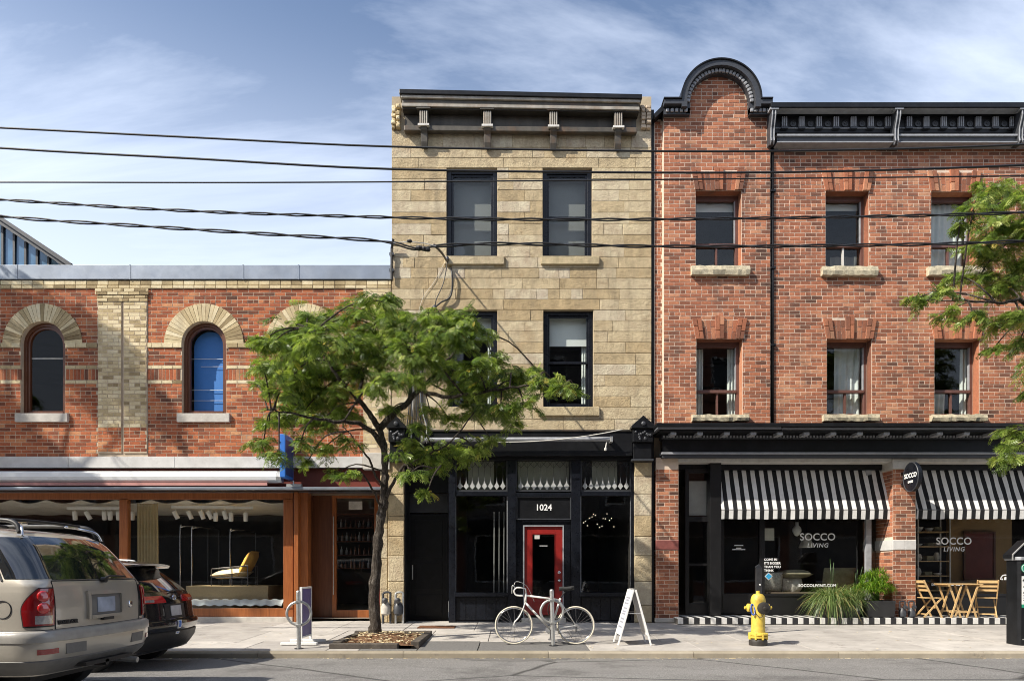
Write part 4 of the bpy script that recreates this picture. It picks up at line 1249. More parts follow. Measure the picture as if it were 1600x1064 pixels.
for (a, b) in ((1039, 1075), (1171, 1203)):
    for k in range(5):
        mb = MB(); xc = X(a+(b-a)*(k+0.5)/5, -.2); mb.box(xc-0.035, xc+0.035, -0.25, -0.2, Z(176.5,-.2), Z(171,-.2)); mb.build('dentil', M['trim_grey'], gt, bevel=0.015)
mb = MB()
mb.prism([(X(1022,-.2), Z(178,-.2)), (X(1037,-.2), Z(163,-.2)), (X(1037,-.2), Z(172,-.2)), (X(1024,-.2), Z(184,-.2))], -0.2, 0.3); mb.build('end_flashing', M['black_paint'], gt, recalc=True)
# downpipe between bay and main wall
dp2 = thing('downpipe', 'black downpipe running between gabled bay and main brick wall', 'pipe')
mb = MB(); mb.tube([(X(1206.3), -0.02, Z(232)), (X(1206.3), -0.02, Z(663))], 0.034, 10); mb.build('pipe', M['black_paint'], dp2, smooth=True)
for p in (300, 420, 540):
    mb = MB(); mb.box(X(1206.3)-0.06, X(1206.3)+0.06, -0.07, 0.02, Z(p+1.5), Z(p-1.5)); mb.build('clamp', M['black_paint'], dp2)
# main cornice
MC = empty('cornice'); MC.parent = RB
def cbox(name, a, b, c, d, y0, y1, mat, parent=MC, bev=0.004, yref=None):
    yr = y0 if yref is None else yref
    mb = MB(); mb.box(X(a, yr), X(b, yr) if b else RX1, y0, y1, Z(d, yr), Z(c, yr)); return mb.build(name, M[mat], parent, bevel=bev)
YL = -0.42
cbox('top_lip', 1205, None, 160, 167.5, YL, 0.3, 'black_paint')
cbox('crown_moulding', 1206, None, 167.8, 169.5, YL+0.04, 0.2, 'trim_grey')
cbox('soffit', 1207, None, 170, 172, YL+0.12, 0.2, 'black_paint')
mb = MB(); mb.prism([(-0.1, Z(183,-.1)), (-0.1, Z(171,-.1)), (YL+0.1, Z(171.5,-.3))], X(1209), RX1, axis='x'); mb.build('cove', M['black_paint'], MC, recalc=True)
cbox('frieze', 1207, None, 178, 208, -0.1, 0.05, 'black_paint')
cbox('frieze_bead', 1208, None, 199.8, 201, -0.125, -0.101, 'trim_grey')
cbox('architrave_bead', 1214, None, 209.5, 212.5, -0.26, 0.05, 'trim_grey')
cbox('architrave', 1214, None, 212.7, 221, -0.22, 0.05, 'grey_paint')
cbox('architrave_bead', 1214, None, 221.2, 223, -0.25, 0.05, 'trim_grey')
brx = [1207, 1402, 1597, 1792]
for p in brx:
    xc = X(p+2, -.36)
    mb = MB()
    pr = [(-0.05, Z(172,-.35)), (-0.375, Z(172,-.35)), (-0.38, Z(180,-.35)), (-0.345, Z(190,-.3)), (-0.29, Z(200,-.3)), (-0.28, Z(214,-.3)), (-0.30, Z(220,-.3)), (-0.24, Z(226,-.25)), (-0.05, Z(226,-.2))]
    mb.prism(pr, xc-0.055, xc+0.055, axis='x'); b_ = mb.build('bracket', M['grey_paint'], MC, recalc=True, bevel=0.006)
    mb = MB()
    for q in (-0.035, 0.035):
        mb.tube([(xc+q, y-0.004, z) for (y, z) in pr[1:8]], 0.014, 6)
    mb.build('fluting', M['trim_grey'], b_)
    mb = MB(); mb.box(xc-0.1, xc+0.1, -0.405, -0.25, Z(172,-.38)+0.0, Z(168.8,-.38)); mb.build('cap', M['trim_grey'], b_, bevel=0.004)
for g in range(3):
    a, b = brx[g]+19, brx[g+1]-14
    for k in range(7):
        p = a + (b-a)*k/6
        xc = X(p, -.15)
        mb = MB()
        for f in range(3): mb.box(xc-0.062+f*0.045, xc-0.036+f*0.045, -0.17, -0.102, Z(199.5,-.12), Z(184,-.12))
        t_ = mb.build('triglyph', M['trim_grey'], MC, bevel=0.005)
        mb = MB(); mb.box(xc-0.08, xc+0.08, -0.165, -0.102, Z(202.5,-.12), Z(200,-.12)); mb.build('drip', M['grey_paint'], t_)
        if k < 6:
            mb = MB(); mb.lathe([(0.07, 0), (0.068, 0.018), (0.045, 0.02), (0.04, 0.012), (0.02, 0.012), (0.012, 0.03)], 14, (X(p+(b-a)/12, -.12), -0.101, Z(193.5,-.12)), 'y')
            mb.build('rosette', M['grey_paint'], MC, smooth=False)
# ---- shop level
SH = empty('storefront'); SH.parent = RB
M['trim_mid'] = plain('slate_trim_paint', (0.16, 0.165, 0.18), 0.45, var=0.2, scale=8, bump=0.1)
YL2 = -0.66
def sb(name, a, b, c, d, y0, y1, mat, parent=SH, bev=0.005, yref=None):
    return cbox(name, a, b, c, d, y0, y1, mat, parent, bev, yref)
sb('top_lip', 1026, None, 660.5, 666, YL2, 0.2, 'black_paint')
sb('crown_moulding', 1027, 1221, 666.3, 670, YL2+0.04, 0.2, 'trim_mid')
sb('crown_moulding', 1222.5, None, 667.3, 671, YL2+0.06, 0.2, 'trim_mid')
sb('soffit', 1031, None, 671.3, 674, YL2+0.1, 0.2, 'black_paint')
p = 1052
while p < 1990:
    mb = MB(); mb.box(X(p,-.5)-0.065, X(p,-.5)+0.065, -0.53, -0.24, Z(674, YL2+.1)-0.075, Z(674, YL2+.1)-0.002); mb.build('modillion', M['trim_grey'], SH, bevel=0.01); p += 41.6
sb('dentil_band', 1034, None, 679, 685, -0.22, 0.1, 'grey_paint')
mb = MB()
p = 1036
while p < 1990:
    mb.box(X(p,-.22), X(p+2.4,-.22), -0.25, -0.221, Z(684,-.22), Z(680.5,-.22)); p += 5.2
o = mb.build('dentils', M['trim_grey'], SH); o['kind'] = 'stuff'
sb('fascia', 1035, None, 685.2, 706, -0.12, 0.1, 'black_paint')
sb('lower_moulding', 1034, None, 706.2, 709.5, -0.2, 0.1, 'trim_grey')
sb('lower_band', 1035, None, 709.7, 715, -0.16, 0.1, 'grey_paint')
sb('pale_strip', 1059, None, 715.3, 721.5, 0.0, 0.4, 'white_trim')
# brick piers
RBK = Bricks()
def pier(a, b, y0, depth):
    x0, x1 = X(a, y0), X(b, y0)
    mb = MB(); mb.box(x0, x1, y0, y0+depth, 0.0, Z(715, y0)); pw = mb.build('pier', M['mortar'], RB)
    bk = Bricks()
    bk.field(x0, x1, 0.1, Z(859, y0), y0, 'brick_red', off=0.03)
    bk.field(x0, x1, Z(843, y0), Z(733, y0), y0, 'brick_red', off=0.03)
    bk.emit(pw, 60)
    # return face bricks towards the shop window
    for sgn, xs__ in ((-1, x0), (1, x1)):
        mb = MB(); zz = 0.1; row = 0
        while zz < Z(733, y0)-0.08:
            if not (Z(859, y0)-0.05 < zz < Z(843, y0)):
                yy = y0+0.006
                first = 0.12 if row % 2 else 0.24
                while yy < y0+depth:
                    ye = min(yy+first, y0+depth); first = 0.253
                    if ye-yy > 0.03:
                        xa = xs__ + sgn*0.007
                        mb.add([(xa, yy, zz+0.006), (xa, ye-0.012, zz+0.006), (xa, ye-0.012, zz+0.08), (xa, yy, zz+0.08), (xs__, yy, zz+0.006), (xs__, ye-0.012, zz+0.006), (xs__, ye-0.012, zz+0.08), (xs__, yy, zz+0.08)],
                               [(0,1,2,3),(0,4,5,1),(1,5,6,2),(2,6,7,3),(3,7,4,0)], 0, random.random())
                    yy = ye
            zz += 0.0868; row += 1
        o = mb.build('return_brickwork', M['brick_red'], pw, rnd=True, recalc=True); o['kind'] = 'stuff'
    return pw
pw1 = pier(1025, 1060, 0.0, 0.6)
mb = MB(); mb.block(X(1024.5), X(1060.5), -0.02, 0.3, Z(858.5), Z(843.5), 0.012, j=0.006); mb.build('band_stone', plain('red_stone', (0.20, 0.06, 0.05), 0.8, var=0.3, scale=8, bump=0.4), pw1)
mb = MB(); mb.box(X(1023), X(1061), -0.05, 0.4, 0, 0.1); mb.build('plinth', M['stone_grey'], pw1, bevel=0.01)
pw2 = pier(1395, 1430.5, 0.0, 0.75)
for q in range(2):
    a, b = 1394.5+q*18.2, 1412.5+q*18.4
    mb = MB(); mb.block(X(a), X(b), -0.02, 0.4, Z(858.5), Z(843.5), 0.008, j=0.004); mb.build('band_stone', M['concrete_band'], pw2)
mb = MB(); mb.box(X(1394)-0.01, X(1394)+0.012, 0.0, 0.75, Z(859), Z(843.3)); mb.build('band_stone', M['concrete_band'], pw2)
mb = MB(); mb.box(X(1393), X(1432), -0.06, 0.5, Z(733), Z(717)); mb.build('cap_stone', M['stone_grey'], pw2, bevel=0.015)
pier(1705, 1740, 0.0, 0.75)
# shop windows set back behind the piers
YG = 0.66
def gx(p): return X(p, YG)
def gz(p): return Z(p, YG)
M['bronze'] = plain('black_aluminium', (0.016, 0.016, 0.017), 0.35, 0.3, var=0.2, scale=6)
mb = MB(); frame_rect(mb, gx(1066), gx(1118), 0.16, gz(735), YG-0.3, YG-0.22, 0.09, 0.28, 0.1); side_door = mb.build('door', M['bronze'], SH, bevel=0.004)
pane(side_door, gx(1066)+0.09, gx(1118)-0.09, 0.44, gz(735)-0.1, YG-0.26, M['glass_shop'])
mb = MB(); mb.box(gx(1066)+0.09, gx(1118)-0.09, YG-0.29, YG-0.23, gz(816), gz(808)); mb.build('rail', M['bronze'], side_door)
mb = MB(); mb.box(gx(1066)+0.09, gx(1118)-0.09, YG-0.28, YG-0.24, gz(884), gz(880)); mb.build('rail', M['bronze'], side_door)
mb = MB(); mb.box(gx(1070), gx(1105), YG-0.18, YG-0.17, gz(806), gz(753)); mb.build('transom_panel', M['net_pale'], side_door)
mb = MB(); mb.box(gx(1106), gx(1112), YG-0.36, YG-0.31, gz(903), gz(897)); mb.build('latch', M['steel'], side_door)
mb = MB(); mb.box(X(1109, .2), X(1126, .2), 0.15, YG+0.1, 0.14, Z(722, .2)); mb.build('post', M['bronze'], SH, bevel=0.004)
mb = MB(); frame_rect(mb, gx(1126), gx(1190), 0.16, gz(735), YG-0.05, YG+0.05, 0.07, 0.5, 0.1); fd = mb.build('door', M['bronze'], SH, bevel=0.004)
pane(fd, gx(1126)+0.07, gx(1190)-0.07, 0.66, gz(735)-0.1, YG, M['glass_shop'])
mb = MB(); mb.box(gx(1128), gx(1188), YG-0.06, YG-0.051, 0.28, 0.62); mb.build('kick_panel', M['bronze'], fd)
for (a, b) in ((1190, 1400), (1426, 1760)):
    mb = MB(); frame_rect(mb, gx(a), gx(b), gz(931), gz(735), YG-0.05, YG+0.05, 0.06); w_ = mb.build('shop_window', M['bronze'], SH, bevel=0.004)
    pane(w_, gx(a)+0.06, gx(b)-0.06, gz(931)+0.06, gz(735)-0.06, YG, M['glass_shop'])
    mb = MB(); mb.box(gx(a), gx(b), YG-0.03, YG+0.05, 0.1, gz(931)-0.002); mb.build('stall_riser', M['bronze'], SH)
mb = MB(); mb.box(X(1354, .4), X(1362.5, .4), 0.42, 0.5, 0.14, Z(722, .4)); mb.build('post', M['trim_grey'], SH, bevel=0.004)
mb = MB(); mb.box(RX0+0.3, RX1-0.3, YG+0.06, YG+0.1, gz(735), Z(700, .5)); mb.build('bulkhead', M['black_paint'], SH)
mb = MB(); mb.box(RX0, RX1, 0.4, YG+0.06, Z(735, .5), Z(716, .5)); mb.build('soffit_box', M['black_paint'], SH)
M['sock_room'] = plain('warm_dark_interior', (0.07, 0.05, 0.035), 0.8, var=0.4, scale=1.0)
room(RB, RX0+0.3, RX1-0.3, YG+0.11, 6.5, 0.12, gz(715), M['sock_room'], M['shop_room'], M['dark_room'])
# step with black and white blocks
ys0 = -0.42
stp = thing('striped_step', 'low black and white striped step along the striped awning shop', 'step')
x0s, x1s = X(1059, ys0), X(1990, ys0)
mb = MB(); mb.box(x0s+0.01, x1s, ys0+0.01, 0.6, -0.03, 0.125); mb.build('step_core', M['joint_dirt'], stp)
M['tile_w'] = plain('white_step_paint', (0.62, 0.61, 0.58), 0.6, var=0.12, scale=6, dirt=(0.35, 0.33, 0.3))
M['tile_b'] = plain('black_step_paint', (0.02, 0.02, 0.022), 0.55, var=0.4, scale=6)
cache = {}
x = x0s; k = 0; wd = 0.125
while x < x1s:
    c = 'tile_w' if k % 2 == 0 else 'tile_b'
    if c not in cache:
        mb = MB(); mb.block(0.002, wd-0.002, 0, 0.02, 0.0, 0.14, 0.004); mb.box(0.002, wd-0.002, 0.021, 0.9, 0.118, 0.1405)
        if c == 'tile_w': mb.box(0.0021, wd-0.0021, 0.0035, 0.02, 0.134, 0.1404)
        cache[c] = mb.mesh('stripe_tile', M[c])
    link('stripe_tile', cache[c], stp, (x, ys0-0.012, -0.006)); x += wd; k += 1
# awnings
def stripe_mat():
    t = NT('striped_canvas')
    p = t.n.new('ShaderNodeSeparateXYZ'); t.l.new(t.pos(), p.inputs[0])
    s_ = t.math('FRACT', t.math('DIVIDE', t.math('SUBTRACT', p.outputs[0], X(1127.3, 0.0)), 0.2085))
    st = t.math('LESS_THAN', s_, 0.5)
    c = t.mix(st, (0.018, 0.018, 0.02), (0.74, 0.73, 0.71))
    c = t.mix(1.0, c, t.ramp(t.noise(t.pos(), 3, 6, 0.7), [(0.3, (0.82,)*3), (0.7, (1.05,)*3)]), 'MULTIPLY')
    b = t.bsdf(c, 0.75, 0, t.noise(t.pos(), 240, 2, 0.5), 0.003, 0.3, spec=0.2)
    return t.mat
M['stripe'] = stripe_mat()
def awning(a, b, label):
    aw = thing('striped_awning', label, 'awning', group='striped shop awnings')
    yt, yb = 0.54, 0.10
    x0, x1 = X(a, yb), X(b, yb)
    zt_, zb_ = Z(722, yt), Z(795.5, yb)
    mb = MB(); n = 30
    rows = []
    for r_ in range(9):
        u = r_/8
        rows.append([(x0+(x1-x0)*i/n, yt+(yb-yt)*u + 0.012*math.sin(i*1.9+r_)*math.sin(math.pi*u), zt_+(zb_-zt_)*u - 0.018*math.sin(math.pi*u)) for i in range(n+1)])
    mb.grid(rows[::-1]); mb.build('canopy', M['stripe'], aw, smooth=True)
    mb = MB(); rows = []
    for r_ in range(4):
        u = r_/3
        rows.append([(x0+(x1-x0)*i/(n*2), yb-0.006+0.006*u*math.sin(i*0.9)+0.02*u, zb_-0.02-(0.21)*u + (0.006*math.sin(i*0.7) if r_ == 3 else 0)) for i in range(n*2+1)])
    mb.grid(rows[::-1]); mb.build('valance', M['stripe'], aw, smooth=True)
    mb = MB(); mb.tube([(x0, yb+0.01, zb_-0.012), (x1, yb+0.01, zb_-0.012)], 0.014, 8); mb.build('front_bar', M['steel_dk'], aw)
    for q in (x0+0.02, x1-0.02):
        mb = MB(); mb.tube([(q, yb+0.02, zb_), (q, yt+0.05, zb_+0.1), (q, yt+0.05, zt_)], 0.012, 6); mb.build('arm', M['steel_dk'], aw)
awning(1127.3, 1392, 'black and white striped awning over the shop window between the brick piers')
awning(1432.5, 1700, 'black and white striped awning over the folding table and chairs')
# lettering on the shop glass
def lett(body, px, py, h, y=YG-0.012, parent=SH, sp=1.0, mat='letter', off=0.0, shear=0.0, sx_=1.0):
    return text_obj('lettering', body, h, M[mat], parent, (X(px, y), y, Z(py, y)), depth=0.001, space=sp, offset=off, shear=shear, sx=sx_)
lett('SOCCO', 1277.5, 839, 0.245, sp=1.03, off=0.003)
lett('LIVING', 1277.5, 852, 0.145, sp=1.18, shear=0.18, off=0.002)
lett('SOCCO', 1490.5, 845.5, 0.245, sp=1.03, off=0.003)
lett('LIVING', 1490.5, 858, 0.145, sp=1.18, shear=0.18, off=0.002)
for k, s_ in enumerate(('COME IN', "IT'S BIGGER", 'THAN YOU', 'THINK')):
    text_obj('lettering', s_, 0.078, M['letter'], SH, (X(1192.5, YG), YG-0.058, Z(874+k*5.7, YG)), depth=0.001, align='LEFT', offset=0.002)
lett('SOCCOLIVING.COM', 1277, 914.5, 0.095, sp=1.08, off=0.003)
lett('SOCCOLIVING.COM', 1480, 913, 0.08, sp=1.08, off=0.002)
for k, (w_, yy) in enumerate(((14, 852), (8, 856), (20, 858.3))):
    mb = MB(); mb.box(X(1153-w_/2, YG), X(1153+w_/2, YG), YG-0.062, YG-0.06, Z(yy+0.6, YG), Z(yy-0.6, YG)); mb.build('lettering', M['letter'], fd)
mb = MB(); c_ = (X(1199.5, YG), Z(900, YG)); r = 0.095
mb.prism([(c_[0]-r, c_[1]), (c_[0], c_[1]-r), (c_[0]+r, c_[1]), (c_[0], c_[1]+r)], YG-0.062, YG-0.058); mb.build('sticker', M['white'], SH)
r = 0.08; mb = MB(); mb.prism([(c_[0]-r, c_[1]), (c_[0], c_[1]-r), (c_[0]+r, c_[1]), (c_[0], c_[1]+r)], YG-0.065, YG-0.0622); tag(mb.build('sticker', plain('cyan_sticker', (0.03, 0.30, 0.55), 0.5, var=0.1), SH), 'blue diamond sticker')
# white arch emblem on the right glass
mb = MB()
cc = (X(1568, YG), Z(905, YG))
for (r0, r1) in ((0.10, 0.125),):
    for k in range(14):
        a0, a1 = math.pi*k/14+.02, math.pi*(k+1)/14-.02
        mb.prism([(cc[0]+r_*math.cos(a), cc[1]+r_*math.sin(a)) for r_, a in ((r0,a0),(r1,a0),(r1,a1),(r0,a1))], YG-0.062, YG-0.058)
mb.prism([(cc[0]-0.1, cc[1]-0.01), (cc[0]-0.07, cc[1]+0.03), (cc[0]-0.05, cc[1]-0.01)], YG-0.062, YG-0.058)
mb.prism([(cc[0]-0.03, cc[1]-0.01), (cc[0]-0.02, cc[1]+0.06), (cc[0]+0.02, cc[1]+0.07), (cc[0]+0.06, cc[1]+0.02), (cc[0]+0.1, cc[1]-0.01)], YG-0.062, YG-0.058)
mb.build('emblem', M['letter'], SH, recalc=True)
# white square notice on the glass
mb = MB(); mb.box(X(1190, YG), X(1210, YG), YG+0.012, YG+0.016, Z(844, YG), Z(825, YG)); mb.build('notice', plain('cream_card', (0.50, 0.49, 0.42), 0.8, var=0.06), SH)
# oval projecting sign
os_ = thing('oval_sign', 'dark oval hanging sign with white SOCCO lettering on the brick pier', 'sign', (X(1426, -.45), -0.45, Z(745, -.45)), math.radians(-93))
mb = MB(); n = 36
fr = [(0.33*math.cos(2*math.pi*k/n), 0.335*math.sin(2*math.pi*k/n)) for k in range(n)]
mb.prism(fr, -0.045, 0.045); mb.build('disc', M['navy_paint'], os_, recalc=True, bevel=0.01)
mb = MB(); mb.tube([(f[0]*0.985, -0.044, f[1]*0.985) for f in fr], 0.012, 6, closed=True); mb.build('rim', M['grey_paint'], os_)
text_obj('lettering', 'SOCCO', 0.15, M['letter'], os_, (0.0, -0.05, 0.03), depth=0.002, offset=0.004)
text_obj('lettering', 'LIVING', 0.07, M['letter'], os_, (0.0, -0.05, -0.11), depth=0.002, offset=0.003)
mb = MB(); mb.box(-0.45, -0.3, -0.03, 0.03, 0.1, 0.16); mb.box(-0.45, -0.3, -0.03, 0.03, -0.16, -0.1); mb.build('bracket', M['black_paint'], os_)
# ------------------------------------------------------------------ trees
BARK = None
def bark_mat():
    t = NT('bark'); p = t.pos()
    n = t.noise(t.mapped(p, (9, 9, 2.2)), 2.0, 8, 0.7, 0.8)
    n = t.noise(t.mapped(p, (12, 12, 3.4)), 2.0, 8, 0.75, 1.2)
    c = t.ramp(n, [(0.34, (0.022, 0.017, 0.013)), (0.52, (0.095, 0.078, 0.062)), (0.70, (0.30, 0.27, 0.235))])
    t.bsdf(c, 0.9, 0, n, 0.09, 1.0, spec=0.2)
    return t.mat
M['bark'] = bark_mat()
M['leaf'] = leaf_mat('locust_leaf', [(0.0, (0.030, 0.062, 0.014)), (0.3, (0.11, 0.175, 0.034)), (0.7, (0.27, 0.35, 0.080)), (0.93, (0.46, 0.50, 0.16)), (1.0, (0.50, 0.40, 0.10))], 0.46)
RL = np.random.default_rng(5)
def compound_leaf(n=6):
    """pinnate leaf along +x, about unit length: rows of leaflets either side of a midrib"""
    V = []; Q = []
    for k in range(n):
        u = 0.16 + 0.78*k/(n-1)
        ln = 0.30*(1 - 0.55*abs(u-0.5)**1.3); w = 0.085
        for s in (-1, 1):
            b = len(V)
            tipx = u + 0.12
            V += [(u-w*0.5, 0, 0), (u+w*0.4, s*ln*0.45, 0.035), (tipx, s*ln, -0.03), (u+w*0.9, s*ln*0.35, 0.03)] if False else \
                 [(u, 0, 0), (u-w*0.25, s*ln*0.5, 0.03), (tipx, s*ln, -0.04), (u+w*1.1, s*ln*0.5, 0.02)]
            Q.append((b, b+1, b+2, b+3) if s < 0 else (b+3, b+2, b+1, b))
    b = len(V)
    V += [(0, -0.006, 0), (1.0, -0.004, -0.02), (1.0, 0.004, -0.02), (0, 0.006, 0)]; Q.append((b, b+1, b+2, b+3))
    b = len(V); V += [(0.94, 0, -0.015), (1.02, 0.035, 0), (1.18, 0, -0.05), (1.02, -0.035, 0)]; Q.append((b+3, b+2, b+1, b))
    V = np.array(V)
    V[:, 2] -= 0.28*V[:, 0]**2          # drooping
    return V, np.array(Q)
LV, LQ = compound_leaf()
def foliage(name, places, parent, mat):
    """places: list of (pos, direction, length, shade)"""
    n = len(places)
    P = np.array([p[0] for p in places]); Dv = np.array([p[1] for p in places]); S_ = np.array([p[2] for p in places]); R_ = np.array([p[3] for p in places])
    Dv = Dv/np.linalg.norm(Dv, axis=1, keepdims=True)
    up = np.array([0, 0, 1.0]) + RL.normal(0, 0.75, (n, 3))
    Yv = np.cross(up, Dv); Yv /= np.linalg.norm(Yv, axis=1, keepdims=True)
    Zv = np.cross(Dv, Yv)
    W = P[:, None, :] + S_[:, None, None]*(LV[None, :, 0, None]*Dv[:, None, :] + LV[None, :, 1, None]*Yv[:, None, :] + LV[None, :, 2, None]*Zv[:, None, :])
    nv = len(LV); nq = len(LQ)
    verts = W.reshape(-1, 3)
    quads = (LQ[None, :, :] + (np.arange(n)*nv)[:, None, None]).reshape(-1, 4)
    me = bpy.data.meshes.new(name)
    me.vertices.add(len(verts)); me.vertices.foreach_set('co', verts.ravel())
    me.loops.add(quads.size); me.loops.foreach_set('vertex_index', quads.ravel())
    me.polygons.add(len(quads)); me.polygons.foreach_set('loop_start', np.arange(0, quads.size, 4)); 
    me.update(calc_edges=True)
    at = me.attributes.new('rnd', 'FLOAT', 'FACE')
    at.data.foreach_set('value', np.repeat(R_, nq).astype(np.float32))
    me.materials.append(mat); me.validate()
    return link(name, me, parent)
def smooth_path(pts, n=6):
    pts = [Vector(p) for p in pts]
    out = []
    for i in range(len(pts)-1):
        p0, p1, p2, p3 = pts[max(i-1, 0)], pts[i], pts[i+1], pts[min(i+2, len(pts)-1)]
        for k in range(n):
            t = k/n
            out.append(0.5*((2*p1)+(p2-p0)*t+(2*p0-5*p1+4*p2-p3)*t*t+(-p0+3*p1-3*p2+p3)*t**3))
    out.append(pts[-1]); return out
def tree(name, label, base, limbs, clumps, leaf_len=0.21, seed=1, dens=1.0, group=None):
    """limbs: lists of (x,y,z,r); clumps: (x,y,z,r)"""
    rr = random.Random(seed)
    T = thing(name, label, 'tree', (0, 0, 0), group=group)
    wood = MB(); tips = []
    for li, L in enumerate(limbs):
        p = smooth_path([q[:3] for q in L], 5)
        rads = []
        for i in range(len(p)):
            f = i/5; a = min(int(f), len(L)-2); t = f-a
            rads.append(L[a][3]*(1-t)+L[a+1][3]*t)
        if li == 0: p = [q + Vector((rr.uniform(-1,1), rr.uniform(-1,1), 0))*0.014 for q in p]; rads = [r*0.76*(1+rr.uniform(-.15,.2)) for r in rads]
        else: p = [p[0]] + [q + Vector((rr.uniform(-1,1), rr.uniform(-1,1), rr.uniform(-1,1)))*0.018 for q in p[1:]]
        wood.tube(p, rads, 10 if li == 0 else 7, cap=True)
        tips += p[len(p)//3:]
    places = []
    twig = MB()
    for (cx, cy, cz, cr) in clumps:
        c = Vector((cx, cy, cz))
        near = min(tips, key=lambda q: (q-c).length)
        if (near-c).length > 0.12:
            m = near.lerp(c, 0.55) + Vector((0, 0, 0.12*(near-c).length))
            twig.tube(smooth_path([near, m, c], 4), [0.016]*4+[0.012]*4+[0.008], 5)
        nt = max(6, int(26*dens*(cr/0.33)**1.7))
        for k in range(nt):
            th = rr.uniform(0, 2*math.pi); el = rr.uniform(-0.35, 1.0)
            d = Vector((math.cos(th)*math.cos(el), math.sin(th)*math.cos(el), math.sin(el)*0.75))
            s = c + Vector((rr.gauss(0, .3), rr.gauss(0, .3), rr.gauss(0, .25)))*cr
            ln = cr*rr.uniform(0.75, 1.25)
            path = []
            for q in range(6):
                u = q/5
                path.append(s + d*ln*u + Vector((0, 0, -0.42*ln*u*u)))
            twig.tube(path, [0.006, 0.0055, 0.005, 0.004, 0.003, 0.002], 4, cap=False)
            tone = rr.random()
            for q in range(10):
                u = 0.10 + 0.90*q/9
                i = min(int(u*5), 4); pp = path[i].lerp(path[i+1], u*5-i)
                tdir = (path[i+1]-path[i]).normalized()
                sd = tdir.cross(Vector((0, 0, 1)))
                if sd.length < 1e-3: sd = Vector((1, 0, 0))
                sd.normalize()
                v = tdir*rr.uniform(0.4, 0.9) + sd*(1 if q % 2 else -1)*rr.uniform(0.4, 1.0) + Vector((0, 0, rr.uniform(-0.55, 0.25)))
                sh = min(1, max(0, 0.45*tone + 0.62*rr.random()-0.04))
                if rr.random() < 0.012: sh = 1.0
                else: sh *= 0.95
                places.append((tuple(pp), tuple(v), leaf_len*rr.uniform(0.7, 1.2), sh))
    tr = wood.build('trunk', M['bark'], T, smooth=True)
    twig.build('twigs', M['bark'], T, smooth=True)['kind'] = 'stuff'
    foliage('crown', places, T, M['leaf'])
    return T
YT = -3.3
rt = random.Random(21)
def W(px, py, y): return (X(px, y), y, Z(py, y))
def limb(pts):  # (px, py, dy, r)
    return [W(p[0], p[1], YT+p[2]) + (p[3],) for p in pts]
limbs = [limb([(588, 994, 0, .155), (586, 975, 0, .135), (584, 930, 0, .122), (588, 880, 0, .116), (592, 830, 0, .108), (598, 790, 0, .118), (600, 765, 0, .092), (602, 730, 0, .085), (599, 695, 0, .08), (593, 668, 0, .075)]),
    limb([(593, 670, 0, .062), (577, 645, -.1, .05), (552, 615, -.3, .04), (525, 585, -.5, .03), (500, 545, -.7, .018), (480, 510, -.8, .01)]),
    limb([(593, 670, 0, .07), (618, 645, .1, .06), (650, 615, .1, .05), (680, 585, .0, .036), (710, 550, -.2, .022), (735, 515, -.3, .01)]),
    limb([(599, 700, 0, .055), (575, 668, -.3, .045), (545, 660, -.6, .036), (500, 655, -.9, .026), (450, 645, -1.1, .015), (420, 640, -1.2, .01)]),
    limb([(655, 610, .1, .04), (700, 620, -.4, .034), (760, 612, -.8, .026), (820, 603, -1.1, .016), (880, 602, -1.3, .008)]),
    limb([(560, 625, -.25, .035), (570, 575, .2, .028), (583, 520, .4, .018), (592, 470, .5, .008)]),
    limb([(640, 622, .1, .035), (645, 570, .5, .025), (655, 525, .7, .015), (668, 492, .8, .008)]),
    limb([(600, 782, 0, .04), (618, 748, -.2, .03), (634, 725, -.35, .026), (670, 708, -.6, .018), (705, 690, -.8, .014), (742, 640, -.9, .01)]),
    limb([(597, 795, 0, .024), (578, 755, -.35, .018), (562, 735, -.55, .012), (545, 738, -.7, .007)]),
    limb([(600, 768, 0, .026), (580, 725, -.3, .02), (556, 690, -.5, .014), (535, 665, -.6, .009)]),
    limb([(634, 726, -.35, .018), (650, 735, -.6, .012), (690, 728, -.9, .008)])]
CL = [(590,470,26),(560,490,30),(612,492,28),(645,505,30),(682,497,26),(712,497,24),(520,503,28),(482,500,26),(452,520,30),(424,537,24),(500,535,34),(545,530,34),(592,540,36),(636,545,36),(682,540,34),(722,530,32),(748,515,20),
      (412,577,22),(445,570,28),(480,575,32),(520,578,30),(560,585,26),(603,588,24),(640,590,22),(700,578,30),(740,570,30),(772,562,20),(800,578,20),(722,500,20),
      (470,612,28),(438,612,18),(502,618,28),(530,612,22),(728,610,28),(768,602,28),(808,600,26),(845,602,22),(880,606,16),(838,576,14),(782,640,26),(742,642,22),(818,630,20),(800,660,16),
      (470,648,26),(432,652,24),(500,662,26),(540,648,22),(412,690,18),(436,712,16),(470,690,16),(505,700,18),(540,740,14),(522,742,12),(480,722,12),
      (640,692,18),(662,716,20),(702,702,26),(742,702,22),(770,690,16),(690,728,16),(640,740,12),(668,768,8),(702,655,16),(672,640,14),(590,560,24),(620,515,24),(420,660,14),(455,545,22),(405,535,12),(860,590,12),(900,612,8),(610,640,16),(655,668,16),(622,712,12),(545,690,14),(520,640,20),(580,610,18),(455,590,22),(400,600,10),(660,560,28),(700,520,26),(575,520,26),(530,555,28),(465,545,26)]
clumps = []
for (px, py, r) in CL:
    dy = rt.uniform(-1.5, 1.2)
    y = YT+dy
    clumps.append((X(px, y), y, Z(py, y), r*(D+y)/F*0.98))
tree('honey_locust', 'leafy green street tree with forked trunk before the stone and left brick buildings', None, limbs, clumps, 0.155, 3, 1.0)
